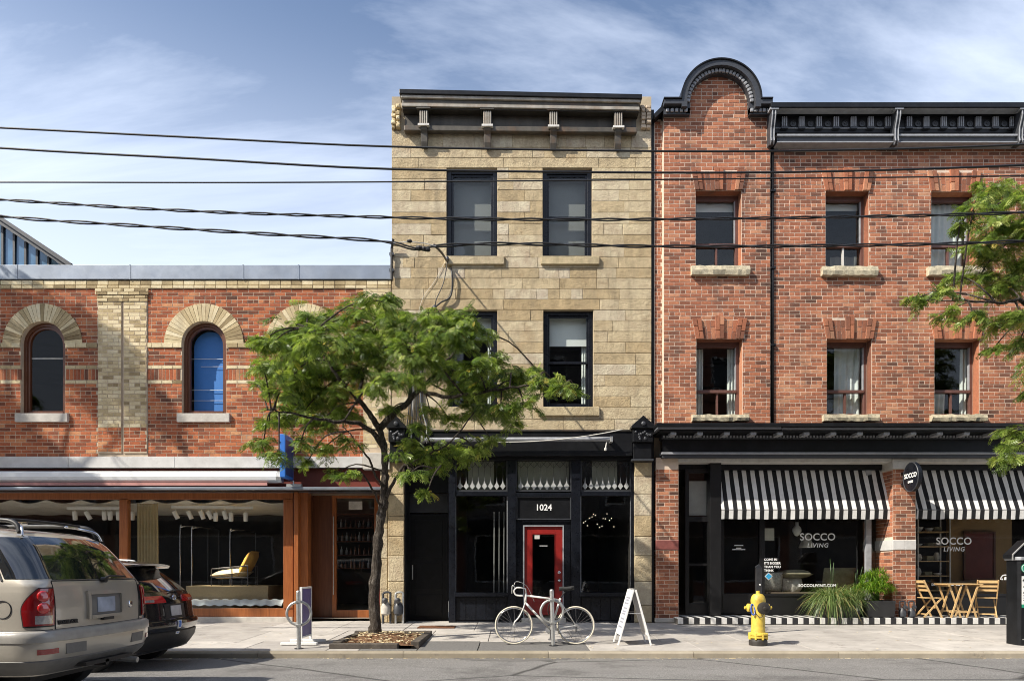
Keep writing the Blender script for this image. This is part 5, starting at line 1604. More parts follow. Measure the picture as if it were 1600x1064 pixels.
# right hand tree, its trunk beyond the edge of the picture
YR = -3.4
def limbR(pts): return [W(p[0], p[1], YR+p[2]) + (p[3],) for p in pts]
limbsR = [limbR([(1712, 1000, 0, .2), (1708, 900, 0, .17), (1705, 780, 0, .155), (1700, 680, 0, .14), (1695, 560, 0, .12), (1690, 460, 0, .09), (1680, 350, 0, .05)]),
    limbR([(1697, 590, 0, .07), (1650, 530, -.2, .05), (1600, 472, -.4, .036), (1560, 473, -.6, .022), (1500, 470, -.8, .012), (1450, 468, -.9, .006)]),
    limbR([(1692, 480, 0, .06), (1640, 420, .1, .04), (1590, 370, .1, .025), (1540, 330, 0, .01)]),
    limbR([(1700, 700, 0, .05), (1650, 680, -.3, .03), (1600, 690, -.5, .015), (1570, 700, -.6, .008)]),
    limbR([(1694, 540, 0, .06), (1750, 440, .2, .04), (1790, 370, .2, .02)]), limbR([(1698, 620, 0, .06), (1770, 540, -.3, .04), (1840, 500, -.5, .015)])]
CR = [(1545,302,26),(1580,310,32),(1522,325,20),(1560,350,34),(1595,360,34),(1555,395,30),(1595,415,34),(1505,392,12),(1492,432,18),(1530,432,22),(1570,450,30),(1450,470,18),(1432,466,10),(1482,486,20),(1520,492,20),(1560,503,26),(1595,495,30),(1590,540,20),(1552,545,12),(1582,672,22),(1598,684,22),(1566,694,16),(1592,718,18),(1556,716,10),(1610,610,10),
      (1500,350,10),(1540,375,20),(1475,455,14),(1600,310,24),(1535,290,10)]
for k in range(46): CR.append((rt.uniform(1625, 1880), rt.uniform(250, 660), rt.uniform(24, 36)))
clR = []
for (px, py, r) in CR:
    y = YR + rt.uniform(-1.4, 0.9)
    clR.append((X(px, y), y, Z(py, y), r*(D+y)/F*0.92))
tree('honey_locust', 'leafy tree whose branches reach over the striped awning shop at the right edge', None, limbsR, clR, 0.155, 4, 0.95)
# tall tree just beyond the left edge: throws the dappled shade on the left shop
limbsL = [[(-17.4, -3.3, -0.08, .22), (-17.4, -3.3, 3, .18), (-17.2, -3.2, 6, .15), (-17.0, -3.0, 9, .09), (-16.9, -2.8, 12, .04)],
    [(-16.6, -3.2, 6, .09), (-15.4, -2.6, 7.6, .06), (-14.3, -2.2, 9, .02)], [(-16.5, -3.1, 7, .08), (-17.8, -3.4, 9, .05), (-18.6, -3.4, 10.5, .02)], [(-16.4, -3, 8.6, .06), (-15.5, -3.4, 10.4, .03), (-14.8, -3.4, 11.6, .015)]]
clL = []
for k in range(34):
    a = rt.uniform(0, 2*math.pi); q = math.sqrt(rt.random())
    clL.append((-16.9 + 2.9*q*math.cos(a), -3.0 + 1.9*q*math.sin(a), rt.uniform(6.2, 12.8), rt.uniform(.3, .5)))
tree('honey_locust', 'tall tree out of frame that dapples the left brick shop with shade', None, limbsL, clL, 0.22, 6, 0.8)

# tree pit
tp = thing('tree_pit', 'low dark timber tree pit with brown mulch round the trunk', 'tree pit')
x0, x1, y0, y1 = PIT
M['timber_dk'] = plain('weathered_timber', (0.075, 0.062, 0.05), 0.9, var=0.4, scale=12, bump=0.5, dirt=(0.2, 0.17, 0.13))
zg = ground_z(y0)
for (a, b, c, d) in ((x0, x1-0.35, y0, y0+0.16), (x0+0.02, x0+0.17, y0+0.17, y1), (x1-0.15, x1, y0+0.17, y1), (x0, x1, y1+0.01, y1+0.16)):
    mb = MB(); zz = ground_z((c+d)/2); mb.box(a, b, c, d, zz-0.05, zz+0.085); mb.build('edging', M['timber_dk'], tp, bevel=0.012)
mb = MB(); n = 14; rows = []
for j in range(n+1):
    rows.append([(x0+0.1+(x1-x0-0.2)*i/n, y0+0.1+(y1-y0-0.15)*j/n, ground_z(y0+(y1-y0)*j/n)+0.045+0.09*math.exp(-(((i/n-.42)*3)**2+((j/n-.55)*3)**2))+rt.uniform(-.012,.012)) for i in range(n+1)])
mb.grid(rows); mb.build('mulch_bed', plain('mulch', (0.15, 0.075, 0.035), 0.95, var=0.5, scale=25, bump=0.8, dirt=(0.30, 0.17, 0.07)), tp, smooth=False)
mb = MB()
for k in range(420):
    px_, py_ = rt.uniform(x0+.12, x1-.12), rt.uniform(y0+.12, y1-.05)
    zz = ground_z(py_)+0.062+0.09*math.exp(-((((px_-x0)/(x1-x0)-.42)*3)**2+(((py_-y0)/(y1-y0)-.55)*3)**2))
    a = rt.uniform(0, math.pi); l_, w_ = rt.uniform(.02,.05), rt.uniform(.006,.014)
    ca, sa = math.cos(a), math.sin(a)
    q = [(px_+ca*u*l_-sa*v*w_, py_+sa*u*l_+ca*v*w_, zz+rt.uniform(0,.02)) for u, v in ((-1,-1),(1,-1),(1,1),(-1,1))]
    mb.add(q, [(0,1,2,3)], r=rt.random())
t_ = mb.build('mulch', M['brick_yel'], tp, rnd=True); t_['kind'] = 'stuff'

# ------------------------------------------------------------------ overhead wires
YW = -5.0
def wire(label, pts, r, twist=0, light=None):
    P = smooth_path([W(p[0], p[1], YW+ (p[2] if len(p) > 2 else 0)) for p in pts], 14 if twist else 5)
    T = thing('overhead_wire', label, 'wire', group='overhead wires')
    if not twist:
        mb = MB(); mb.tube(P, r, 6); mb.build('strand', M['cable'], T, smooth=True)
    else:
        for s in range(2):
            Q = []; acc = 0
            for i, p in enumerate(P):
                if i: acc += (p-P[i-1]).length
                th = acc*twist + s*math.pi
                Q.append(p + Vector((0, math.cos(th)*r*1.0, math.sin(th)*r*1.25)))
            mb = MB(); mb.tube(Q, r*0.85, 6); mb.build('strand', M['cable'], T, smooth=True)
    return T
wire('topmost of the thin overhead wires, crossing just below the cornices', [(-420, 180), (0, 200), (300, 215), (612, 229.5), (1018, 236.5), (1300, 235), (1600, 226), (2000, 200)], 0.0155)
wire('second overhead wire from the top, passing over the third floor window heads', [(-420, 200), (0, 231.5), (300, 248), (612, 264.5), (1018, 270), (1300, 268), (1600, 258), (2000, 235)], 0.017)
wire('thinnest overhead wire, nearly level, third from the top', [(-420, 286), (0, 285), (400, 285.5), (800, 283), (1018, 281), (1600, 275), (2000, 268)], 0.0115)
wire('upper twisted pair cable, fourth wire from the top', [(-420, 285), (0, 312), (300, 330), (612, 340), (800, 343), (1018, 343), (1300, 339.5), (1600, 332), (2000, 310)], 0.014, 5.0)
wire('lowest twisted pair cable, spliced in front of the stone building', [(-420, 295), (0, 338), (200, 352), (420, 366), (560, 374), (615, 380), (650, 389), (690, 384), (800, 381), (1018, 385), (1300, 384), (1600, 377), (2000, 355)], 0.015, 4.2)
# splice and service drop to the stone building
sd = thing('service_drop', 'tangled black service cable dropping down the stone wall beside the tree', 'cable')
pts = [W(678, 383, YW), W(690, 395, YW+0.8), W(697, 406, YW+2.8), (X(700), -0.12, Z(412)), (X(707), -0.12, Z(432)), (X(705), -0.11, Z(465)), (X(690), -0.1, Z(475)), (X(680), -0.1, Z(483)), (X(662), -0.1, Z(498)), (X(650), -0.1, Z(520)), (X(644), -0.1, Z(600)), (X(646), -0.14, Z(690))]
mb = MB(); mb.tube(smooth_path(pts, 6), 0.02, 6); mb.build('strand', M['cable'], sd, smooth=True)
pts = [(X(700), -0.12, Z(412)), (X(694), -0.13, Z(445)), (X(683), -0.12, Z(470)), (X(680), -0.1, Z(483)), (X(670), -0.1, Z(505)), (X(655), -0.1, Z(560)), (X(651), -0.12, Z(690))]
mb = MB(); mb.tube(smooth_path(pts, 6), 0.012, 6); mb.build('strand', M['cable'], sd, smooth=True)
pts = [(X(680), -0.1, Z(483)), (X(690), -0.1, Z(495)), (X(693), -0.08, Z(500))]
mb = MB(); mb.tube(smooth_path(pts, 5), 0.02, 6); mb.build('strand', M['cable'], sd, smooth=True)
for (px, py) in ((680, 483), (699, 408)):
    mb = MB(); mb.lathe([(0.02, -.05), (0.05, -.03), (0.05, .03), (0.02, .05)], 8, (X(px), -0.12, Z(py))); mb.build('clamp', M['steel_dk'], sd)
for (px, py, r_) in ((640, 377, .03), (655, 388, .045), (663, 389, .04), (668, 390.5, .035)):
    mb = MB(); p = W(px, py, YW); mb.lathe([(0.008, -r_*1.4), (r_*.8, -r_), (r_, 0), (r_*.8, r_), (0.008, r_*1.4)], 8, p, 'x'); mb.build('splice', M['cable'], sd)
mb = MB(); mb.tube([W(615, 380, YW), W(640, 378, YW), W(662, 380, YW), W(685, 386, YW)], 0.007, 5); mb.build('strand', M['steel'], sd)
# white line and conduits on the stone wall
wc = thing('white_wall_cable', 'thin white cable slanting down the upper stone wall', 'cable')
mb = MB(); mb.tube(smooth_path([(X(697), -0.05, Z(408)), (X(680), -0.05, Z(440)), (X(657), -0.05, Z(478)), (X(648), -0.05, Z(560)), (X(650), -0.05, Z(640)), (X(670), -0.05, Z(668)), (X(700), -0.16, Z(674))], 5), 0.004, 5); mb.build('strand', M['cable_wh'], wc)
for k, (a, b) in enumerate(((640, 636), (646, 644), (655, 660), (658, 668), (661, 672))):
    cd = thing('wall_conduit', ['grey conduit nearest the corner of the stone wall', 'second grey conduit at the foot of the stone wall', 'third grey conduit, splaying out above the fascia', 'fourth grey conduit, splaying out above the fascia', 'outermost conduit splaying over the fascia end'][k], 'conduit', group='conduits behind the tree')
    mb = MB(); mb.tube(smooth_path([(X(a), -0.06, Z(560)), (X(a), -0.06, Z(630)), (X(b), -0.07, Z(669)), (X(b), -0.16, Z(674)), (X(b), -0.17, Z(695))], 5), 0.016, 6); mb.build('tube', M['steel'] if k % 2 else M['cable'], cd, smooth=True)
# wall bracket at the edge of the stone building
wb = thing('wall_bracket', 'black service bracket on the corner of the stone building above the coping', 'bracket')
mb = MB(); mb.tube([(X(613), -0.1, Z(440)), (X(613), -0.1, Z(392)), (X(617), -0.2, Z(380))], 0.03, 8); mb.build('mast', M['cable'], wb)
for p in (400, 425):
    mb = MB(); mb.box(X(613)-0.05, X(613)+0.05, -0.12, 0.0, Z(p+2), Z(p-2)); mb.build('clamp', M['steel_dk'], wb)
# ------------------------------------------------------------------ street furniture
def gpt(px, y): return (X(px, y), y, ground_z(y))
M['hyd_y'] = plain('hydrant_yellow', (0.64, 0.47, 0.07), 0.5, var=0.16, scale=14, bump=0.35, dirt=(0.36, 0.22, 0.04))
M['hyd_k'] = plain('hydrant_black', (0.03, 0.026, 0.022), 0.55, var=0.4, scale=12, bump=0.3)
M['blue_plas'] = plain('blue_ring', (0.03, 0.10, 0.42), 0.45, var=0.1)
hp = gpt(1184.5, -3.9)
H = thing('fire_hydrant', 'yellow fire hydrant with a black pumper cap near the kerb', 'hydrant', hp)
mb = MB(); mb.lathe([(0.155, -0.03), (0.16, 0.06), (0.15, 0.10), (0.135, 0.115)], 20); mb.build('base', M['hyd_k'], H, smooth=False, auto=40)
mb = MB(); mb.lathe([(0.135, 0.115), (0.165, 0.13), (0.168, 0.155), (0.14, 0.165), (0.165, 0.175), (0.165, 0.20), (0.125, 0.225), (0.118, 0.26), (0.115, 0.55), (0.122, 0.72), (0.128, 0.78), (0.122, 0.82), (0.11, 0.86), (0.085, 0.895), (0.04, 0.91), (0.034, 0.915), (0.034, 0.955), (0.02, 0.96)], 24); body = mb.build('barrel', M['hyd_y'], H, auto=35)
for k in range(8):
    a = 2*math.pi*k/8+0.2
    mb = MB(); mb.lathe([(0.02, 0.10), (0.022, 0.12), (0.022, 0.205), (0.014, 0.215)], 6, (0.15*math.cos(a), 0.15*math.sin(a), 0)); mb.build('bolt', M['hyd_y'], H)
for s in (-1, 1):
    mb = MB(); mb.lathe([(0.062, s*0.09), (0.064, s*0.145), (0.072, s*0.15), (0.074, s*0.185), (0.055, s*0.20), (0.026, s*0.205), (0.026, s*0.24), (0.018, s*0.245)], 16, (0, 0, 0.66), 'x'); mb.build('side_cap', M['hyd_y'], H, auto=35)
mb = MB(); mb.lathe([(0.08, 0.09), (0.085, 0.15), (0.108, 0.155), (0.108, 0.20), (0.075, 0.215), (0.03, 0.22), (0.03, 0.255), (0.022, 0.26)], 20, (0.035, 0, 0.66), 'y'); mb.build('pumper_cap', M['hyd_k'], H, auto=35)
mb = MB(); mb.tube([(-0.12+0.035*math.cos(a), -0.08+0.1*math.sin(a)*.3, 0.63+0.095*math.sin(a)) for a in [2*math.pi*k/18 for k in range(18)]], 0.012, 6, closed=True); mb.build('marker_ring', M['blue_plas'], H)
mb = MB(); mb.tube(smooth_path([(0.03, -0.2, 0.58), (0.0, -0.17, 0.5), (-0.05, -0.14, 0.52), (-0.1, -0.1, 0.6)], 5), 0.006, 5); mb.build('chain', M['steel_dk'], H)
# slim post behind hydrant
pz = gpt(1185, -2.2)
mp = thing('marker_post', 'slim dark post standing straight behind the yellow hydrant', 'post', pz)
mb = MB(); mb.box(-0.06, 0.06, -0.035, 0.035, -0.02, 1.33); mb.build('post', M['steel_dk'], mp, bevel=0.008)
mb = MB(); mb.prism([(-0.06, 1.331), (0.06, 1.331), (0.01, 1.40), (-0.05, 1.36)], -0.035, 0.035); mb.build('cap', M['grey_paint'], mp, recalc=True)
mb = MB(); mb.lathe([(0.018, 0.036), (0.015, 0.045)], 10, (0.02, 0, 0.99), 'y'); mb.build('reflector', M['white'], mp)

# fallen leaves and grit along the gutter and pavement
rr = random.Random(31); mb = MB()
for k in range(520):
    gx_ = rr.uniform(-9, 10)
    gy_ = KY - abs(rr.gauss(0, 0.10)) - 0.02 if rr.random() < 0.72 else rr.uniform(-4.5, -0.6)
    zz = (ground_z(gy_) if gy_ < KY else ground_z(gy_)) + 0.008
    a = rr.uniform(0, 6.28); l_, w_ = rr.uniform(.008, .03), rr.uniform(.004, .012)
    ca, sa = math.cos(a), math.sin(a)
    mb.add([(gx_+ca*u*l_-sa*v*w_, gy_+sa*u*l_+ca*v*w_, zz+rr.uniform(0, .008)) for u, v in ((-1,-1),(1,-1),(1,1),(-1,1))], [(0,1,2,3)], r=rr.random())
tag(mb.build('leaf_litter', M['brick_yel'], rnd=True), 'dry fallen leaves and grit scattered along the gutter', 'litter', kind='stuff')
# ring and post bike stands
def bike_stand(px, y, label, ang=0.0, lean=0.0):
    t = thing('bike_stand', label, 'bike stand', gpt(px, y), ang, group='ring and post bike stands')
    mb = MB(); mb.tube([(0, 0, -0.03), (0, 0, 0.97)], 0.036, 12); mb.lathe([(0.036, 0.97), (0.03, 0.985), (0.012, 0.995)], 12); p_ = mb.build('post', M['steel'], t, auto=40)
    mb = MB(); mb.lathe([(0.075, -0.01), (0.075, 0.012), (0.04, 0.02)], 14); mb.build('base_plate', M['steel_dk'], t)
    mb = MB(); mb.tube([(0.20*math.cos(a), 0.045, 0.60+0.20*math.sin(a)) for a in [2*math.pi*k/32 for k in range(32)]], 0.023, 8, closed=True); mb.build('ring', M['steel'], t, smooth=True)
    for s in (-1, 1):
        mb = MB(); mb.box(-0.045, 0.045, -0.04, 0.05, 0.6+s*0.2-0.02, 0.6+s*0.2+0.02); mb.build('clamp', M['steel'], t, bevel=0.004)
    t.rotation_euler.x = 0
    t.rotation_euler.y = lean
    return t
bike_stand(467, -4.4, 'ring and post bike stand beside the tree pit, no bicycle on it', 0.15, -0.01)
bike_stand(864.5, -4.0, 'ring and post bike stand that the white bicycle leans on', 0.1, -0.03)

# white road bicycle
yB = -3.86
def B(px, py, dy=0.0): return Vector((X(px, yB), yB+dy, Z(py, yB)))
M['bike_w'] = plain('cream_enamel', (0.82, 0.80, 0.74), 0.35, var=0.1, scale=10, coat=0.3)
M['tyre_c'] = plain('cream_tyre', (0.66, 0.61, 0.49), 0.8, var=0.15, scale=20)
BK_ = thing('bicycle', 'white drop bar road bicycle parked before the red door', 'bicycle', tuple(B(851, 1006)))
off = Vector(BK_.location)
def bm(name, fn, mat, **kw):
    mb = MB(); fn(mb)
    mb.v = [tuple(Vector(v)-off) for v in mb.v]
    return mb.build(name, M[mat], BK_, **kw)
fh, rh = B(803, 976.3), B(899.5, 976.3)
R_ = 29.0*(D+yB)/F
sp_ = rh - fh
for nm, c in (('front', fh), ('rear', rh)):
    w = bm('wheel', lambda m: m.tube([c+Vector((R_*.985*math.cos(a), 0, R_*.985*math.sin(a))) for a in [2*math.pi*k/48 for k in range(48)]], 0.014, 8, closed=True), 'tyre_c', smooth=True)
    mb = MB(); mb.tube([c-off+Vector(((R_-.028)*math.cos(a), 0, (R_-.028)*math.sin(a))) for a in [2*math.pi*k/48 for k in range(48)]], 0.010, 6, closed=True); mb.build('rim', M['chrome'], w, smooth=True)
    mb = MB()
    for k in range(28):
        a = 2*math.pi*k/28; s = 0.03 if k % 2 else -0.03
        a2 = a + (0.5 if k % 4 < 2 else -0.5)
        mb.tube([c-off+Vector((0.025*math.cos(a2), s, 0.025*math.sin(a2))), c-off+Vector(((R_-.03)*math.cos(a), 0, (R_-.03)*math.sin(a)))], 0.0022, 4, cap=False)
    o = mb.build('spokes', M['chrome'], w); o['kind'] = 'stuff'
    mb = MB(); q = c-off; mb.lathe([(0.02, -.05), (0.02, .05)], 10, tuple(q), 'y'); mb.lathe([(0.035, -.032), (0.035, -.028)], 12, tuple(q), 'y'); mb.lathe([(0.035, .028), (0.035, .032)], 12, tuple(q), 'y'); mb.build('hub', M['chrome'], w)
ht, hb_ = B(822, 930), B(820.5, 941)
st, bb = B(874, 937), B(860.5, 983)
def fr_(m):
    m.tube([ht+Vector((0,0,.04)), hb_-Vector((0,0,.02))], 0.019, 10)
    m.tube([ht, st], 0.018, 10); m.tube([hb_, bb], 0.020, 10); m.tube([bb, st+Vector((.02,0,.03))], 0.019, 10)
    for s in (-.05, .05):
        m.tube([st, st.lerp(rh, .15)+Vector((0, s*.5, 0)), rh+Vector((0, s, 0))], 0.008, 8)
        m.tube([bb, bb.lerp(rh, .15)+Vector((0, s*.7, 0)), rh+Vector((0, s, 0))], 0.009, 8)
bm('frame', fr_, 'bike_w', smooth=True)
def fork(m):
    for s in (-.05, .05):
        m.tube(smooth_path([hb_, hb_.lerp(fh, .12)+Vector((0.01, s, 0)), hb_.lerp(fh, .6)+Vector((.02, s, 0)), fh+Vector((.015, s, .06)), fh+Vector((0, s, 0))], 4), 0.0095, 8)
bm('fork', fork, 'bike_w', smooth=True)
stemt = ht + Vector((-.01, 0, .12))
def bars(m):
    m.tube([ht, stemt, stemt+Vector((-.09, 0, .02))], 0.013, 8)
    c = stemt+Vector((-.09, 0, .02))
    for s in (-1, 1):
        e = c+Vector((0.0, s*.19, 0))
        m.tube(smooth_path([c, c+Vector((0, s*.12, 0)), e, e+Vector((-.07, 0, .0)), e+Vector((-.115, 0, -.05)), e+Vector((-.09, 0, -.12)), e+Vector((-.02, 0, -.14)), e+Vector((.04, 0, -.14))], 4), 0.012, 8)
ho = bm('handlebar', bars, 'bike_w', smooth=True)
def levers(m):
    c = stemt+Vector((-.09, 0, .02))
    for s in (-1, 1):
        e = c+Vector((-.1, s*.19, 0))
        m.tube(smooth_path([e, e+Vector((-.03, 0, .04)), e+Vector((-.05, 0, .02)), e+Vector((-.055, 0, -.1))], 4), 0.009, 6)
        m.tube(smooth_path([e+Vector((-.02, 0, .04)), e+Vector((.03, -s*.05, .11)), stemt+Vector((.02, 0, .05)), B(835, 940)], 5), 0.004, 5)
bm('brake_lever', levers, 'steel', smooth=True)
def saddle(m):
    c = B(885, 918.5)
    rows = []
    prof = [(-.13, .018, .0), (-.08, .03, .008), (-.01, .045, .004), (.06, .075, .012), (.11, .078, .022), (.135, .05, .018)]
    for (dx, w, dz) in prof:
        rows.append([c+Vector((dx, w*math.cos(a), dz+0.022*math.sin(a) - (0.03 if math.sin(a) < -.3 else 0))) for a in [2*math.pi*k/12 for k in range(12)]+[0.0]])
    m.grid(rows)
    m.add(rows[0][:-1], [tuple(range(12))]); m.add(rows[-1][:-1], [tuple(range(12))[::-1]])
    m.tube([st+Vector((.02, 0, .03)), c+Vector((.01, 0, -.01))], 0.0125, 8)
bm('saddle', saddle, 'rubber', smooth=True)
def crank(m):
    m.lathe([(0.09, -.055), (0.092, -.05), (0.06, -.048)], 28, tuple(bb), 'y'); m.lathe([(0.02, -.07), (0.02, .07)], 10, tuple(bb), 'y')
    m.tube([bb+Vector((0, -.07, 0)), bb+Vector((-.015, -.075, -.165))], 0.011, 8); m.tube([bb+Vector((0, .07, 0)), bb+Vector((.015, .075, .165))], 0.011, 8)
    for (s, z) in ((-1, -.165), (1, .165)):
        q = bb+Vector((s*.015, s*.12, z)); m.box(q.x-.04, q.x+.04, q.y-.04, q.y+.04, q.z-.01, q.z+.01)
bm('crankset', crank, 'chrome')
def chain(m):
    m.tube([bb+Vector((0, -.052, .09)), rh+Vector((0, -.045, .04))], 0.004, 5); m.tube([bb+Vector((0, -.052, -.09)), rh+Vector((.01, -.045, -.09)), rh+Vector((.02, -.045, -.04))], 0.004, 5)
    m.lathe([(0.045, -.05), (0.02, -.03)], 16, tuple(rh), 'y')
    m.tube([rh+Vector((.01, -.06, -.02)), rh+Vector((.0, -.06, -.11))], 0.012, 6)
bm('chain', chain, 'steel_dk')
bm('lock_cable', lambda m: m.tube([B(868, 952)+Vector((.17*math.cos(a)*.8, .03*math.sin(2*a), .17*math.sin(a))) for a in [2*math.pi*k/24 for k in range(24)]], 0.009, 6, closed=True), 'rubber')

# sandwich board
def aframe():
    y = -3.75
    t = thing('sandwich_board', 'white A-frame sandwich board standing open on the sidewalk right of the bicycle', 'sign board', gpt(987.5, y))
    for s in (-1, 1):
        o = empty('leaf'); o.parent = t
        lean = math.atan2(0.27, 0.97)
        o.location = (s*0.29, 0, 0); o.rotation_euler = (0, -s*lean, 0)
        mb = MB()
        for yy in (-0.28, 0.25): mb.box(-0.015, 0.015, yy, yy+0.03, 0, 1.01)
        mb.box(-0.015, 0.015, -0.25, 0.25, 0.97, 1.01); mb.box(-0.015, 0.015, -0.25, 0.25, 0.18, 0.22)
        mb.build('frame', M['white'], o, bevel=0.004)
        mb = MB(); mb.box(-0.008, 0.008, -0.25, 0.25, 0.22, 0.97); mb.build('panel', plain('pale_lilac_board' if s < 0 else 'white_board', (0.55, 0.56, 0.66) if s < 0 else (0.6, 0.6, 0.58), 0.5, var=0.08), o)
        if s < 0:
            mb = MB(); rr = random.Random(2); z = 0.86
            while z > 0.3:
                w = rr.uniform(.1, .2); mb.box(-0.0105, -0.0085, -w, w, z-.012, z+.012); z -= rr.choice([.045, .06, .09])
            mb.build('print', M['trim_grey'], o)['kind'] = 'stuff'
    mb = MB(); mb.tube([(-0.13, -0.26, 0.56), (0.13, -0.26, 0.56)], 0.006, 5); mb.tube([(-0.13, 0.26, 0.56), (0.13, 0.26, 0.56)], 0.006, 5); mb.build('brace', M['steel'], t)
    mb = MB(); mb.tube([(0, -0.27, 0.985), (0, 0.27, 0.985)], 0.014, 8); mb.build('hinge', M['steel'], t)
aframe()
# upright purple board left of the tree
ub = thing('upright_board', 'purple upright sign board on flat white feet beside the left bike stand', 'sign board', gpt(478, -3.7), 0.0)
mb = MB(); frame_rect_v = None
for (a, b, c, d) in ((-0.3, -0.27, 0.06, 1.02), (0.27, 0.3, 0.06, 1.02)): mb.box(-0.02, 0.02, a, b, c, d)
mb.box(-0.02, 0.02, -0.27, 0.27, 0.99, 1.02); mb.box(-0.02, 0.02, -0.27, 0.27, 0.12, 0.15); mb.build('frame', M['white'], ub, bevel=0.004)
mb = MB(); mb.box(-0.01, 0.01, -0.27, 0.27, 0.15, 0.99); mb.build('panel', plain('violet_board', (0.10, 0.08, 0.26), 0.45, var=0.15, scale=3), ub)
for yy in (-0.26, 0.26):
    mb = MB(); mb.box(-0.36, 0.28, yy-0.05, yy+0.05, 0.0, 0.05); mb.build('foot', M['white'], ub, bevel=0.01)

# pay and display parking machine
pm = thing('parking_machine', 'tall black parking pay machine with green P badge at the right edge', 'parking machine', gpt(1598, -3.8))
mb = MB()
pl = [(-0.19, -0.12), (-0.15, -0.17), (0.15, -0.17), (0.19, -0.12), (0.19, 0.15), (-0.19, 0.15)]
mb.prism(pl, -0.02, 1.50, axis='z'); mb.build('body', M['black_paint'], pm, recalc=True, bevel=0.01)
mb = MB(); mb.prism([(p[0]*1.12, p[1]*1.12) for p in pl], 1.50, 1.56, axis='z'); mb.build('shelf', M['trim_grey'], pm, recalc=True, bevel=0.008)
mb = MB(); mb.prism([(-0.25, 1.53), (-0.25, 1.60), (0.02, 1.86), (0.23, 1.86), (0.23, 1.56)], -0.10, 0.16); mb.build('hood', M['black_paint'], pm, recalc=True, bevel=0.012)
mb = MB(); mb.tube([(-0.26, -0.11, 1.50), (-0.26, -0.11, 1.60), (0.02, -0.11, 1.87), (0.24, -0.11, 1.87)], 0.014, 6); mb.build('hood_edge', M['steel'], pm)
M['park_g'] = plain('parking_green', (0.02, 0.30, 0.17), 0.4, var=0.06)
mb = MB(); mb.lathe([(0.082, 0.1705), (0.082, 0.174)], 28, (-0.075, 0, 1.36), 'y'); bd = mb.build('badge', M['park_g'], pm)
mb = MB(); mb.tube([(-0.075+0.068*math.cos(a), -0.175, 1.36+0.068*math.sin(a)) for a in [2*math.pi*k/28 for k in range(28)]], 0.004, 5, closed=True); mb.build('badge_ring', M['letter'], pm)
text_obj('lettering', 'P', 0.11, M['letter'], pm, (-0.075, -0.1765, 1.36), depth=0.001, offset=0.004)
mb = MB(); mb.box(-0.145, 0.01, -0.176, -0.1705, 0.72, 1.22); mb.build('label', M['white'], pm)
mb = MB(); mb.box(-0.145, 0.01, -0.176, -0.1705, 0.66, 0.72-0.001); mb.build('label_strip', M['park_g'], pm)
text_obj('lettering', '4006', 0.07, M['rubber'], pm, (-0.068, -0.1775, 1.14), depth=0.001, offset=0.002)
mb = MB(); rr = random.Random(9)
for z in (1.04, 1.02, 0.93, 0.91, 0.87, 0.83, 0.79):
    mb.box(-0.125, -0.125+rr.uniform(.03, .05), -0.1775, -0.1765, z, z+0.009); mb.box(-0.05, -0.05+rr.uniform(.02, .04), -0.1775, -0.1765, z, z+0.009)
mb.build('small_print', M['rubber'], pm)['kind'] = 'stuff'
mb = MB(); mb.lathe([(0.012, 0.17), (0.01, 0.178)], 8, (-0.12, 0, 0.1), 'y'); mb.build('bolt', M['steel'], pm)

# gas meters
def gas_meters(px, label, n, s=1.0):
    t = thing('gas_meter', label, 'gas meter', (X(px, -.2), -0.2, 0.0))
    for k in range(n):
        x = (k-(n-1)/2)*0.26*s
        mb = MB(); mb.lathe([(0.04*s, 0.16*s), (0.10*s, 0.20*s), (0.105*s, 0.34*s), (0.07*s, 0.40*s), (0.05*s, 0.44*s)], 12, (x, -0.03, 0)); mb.build('meter_body', M['grey_paint'] if k % 2 or s < 1 else M['stone_grey'], t, auto=40)
        mb = MB(); mb.tube(smooth_path([(x-0.06*s, 0, -0.02), (x-0.06*s, 0, 0.5*s), (x-0.05*s, 0, 0.62*s), (x+0.08*s, 0, 0.63*s), (x+0.09*s, 0, 0.5*s), (x+0.09*s, 0, -0.02)], 3), 0.024*s, 8); mb.build('pipe', M['steel'] if k % 2 and s > 1 else M['grey_paint'], t)
        mb = MB(); mb.lathe([(0.03*s, 0), (0.062*s, .02*s), (0.062*s, .06*s), (0.02*s, .075*s)], 12, (x+0.0, -0.1, 0.47*s), 'y'); mb.lathe([(0.032*s, .40*s), (0.036*s, .43*s), (0.032*s, .46*s)], 8, (x-0.06*s, 0, 0)); mb.build('regulator', M['steel_dk'], t)
    return t
gas_meters(613, 'gas meters and pipes against the left stone pier behind the tree trunk', 2, 1.12)
gas_meters(1416, 'gas meters and pipes at the foot of the brick pier by the planters', 2, 0.8)

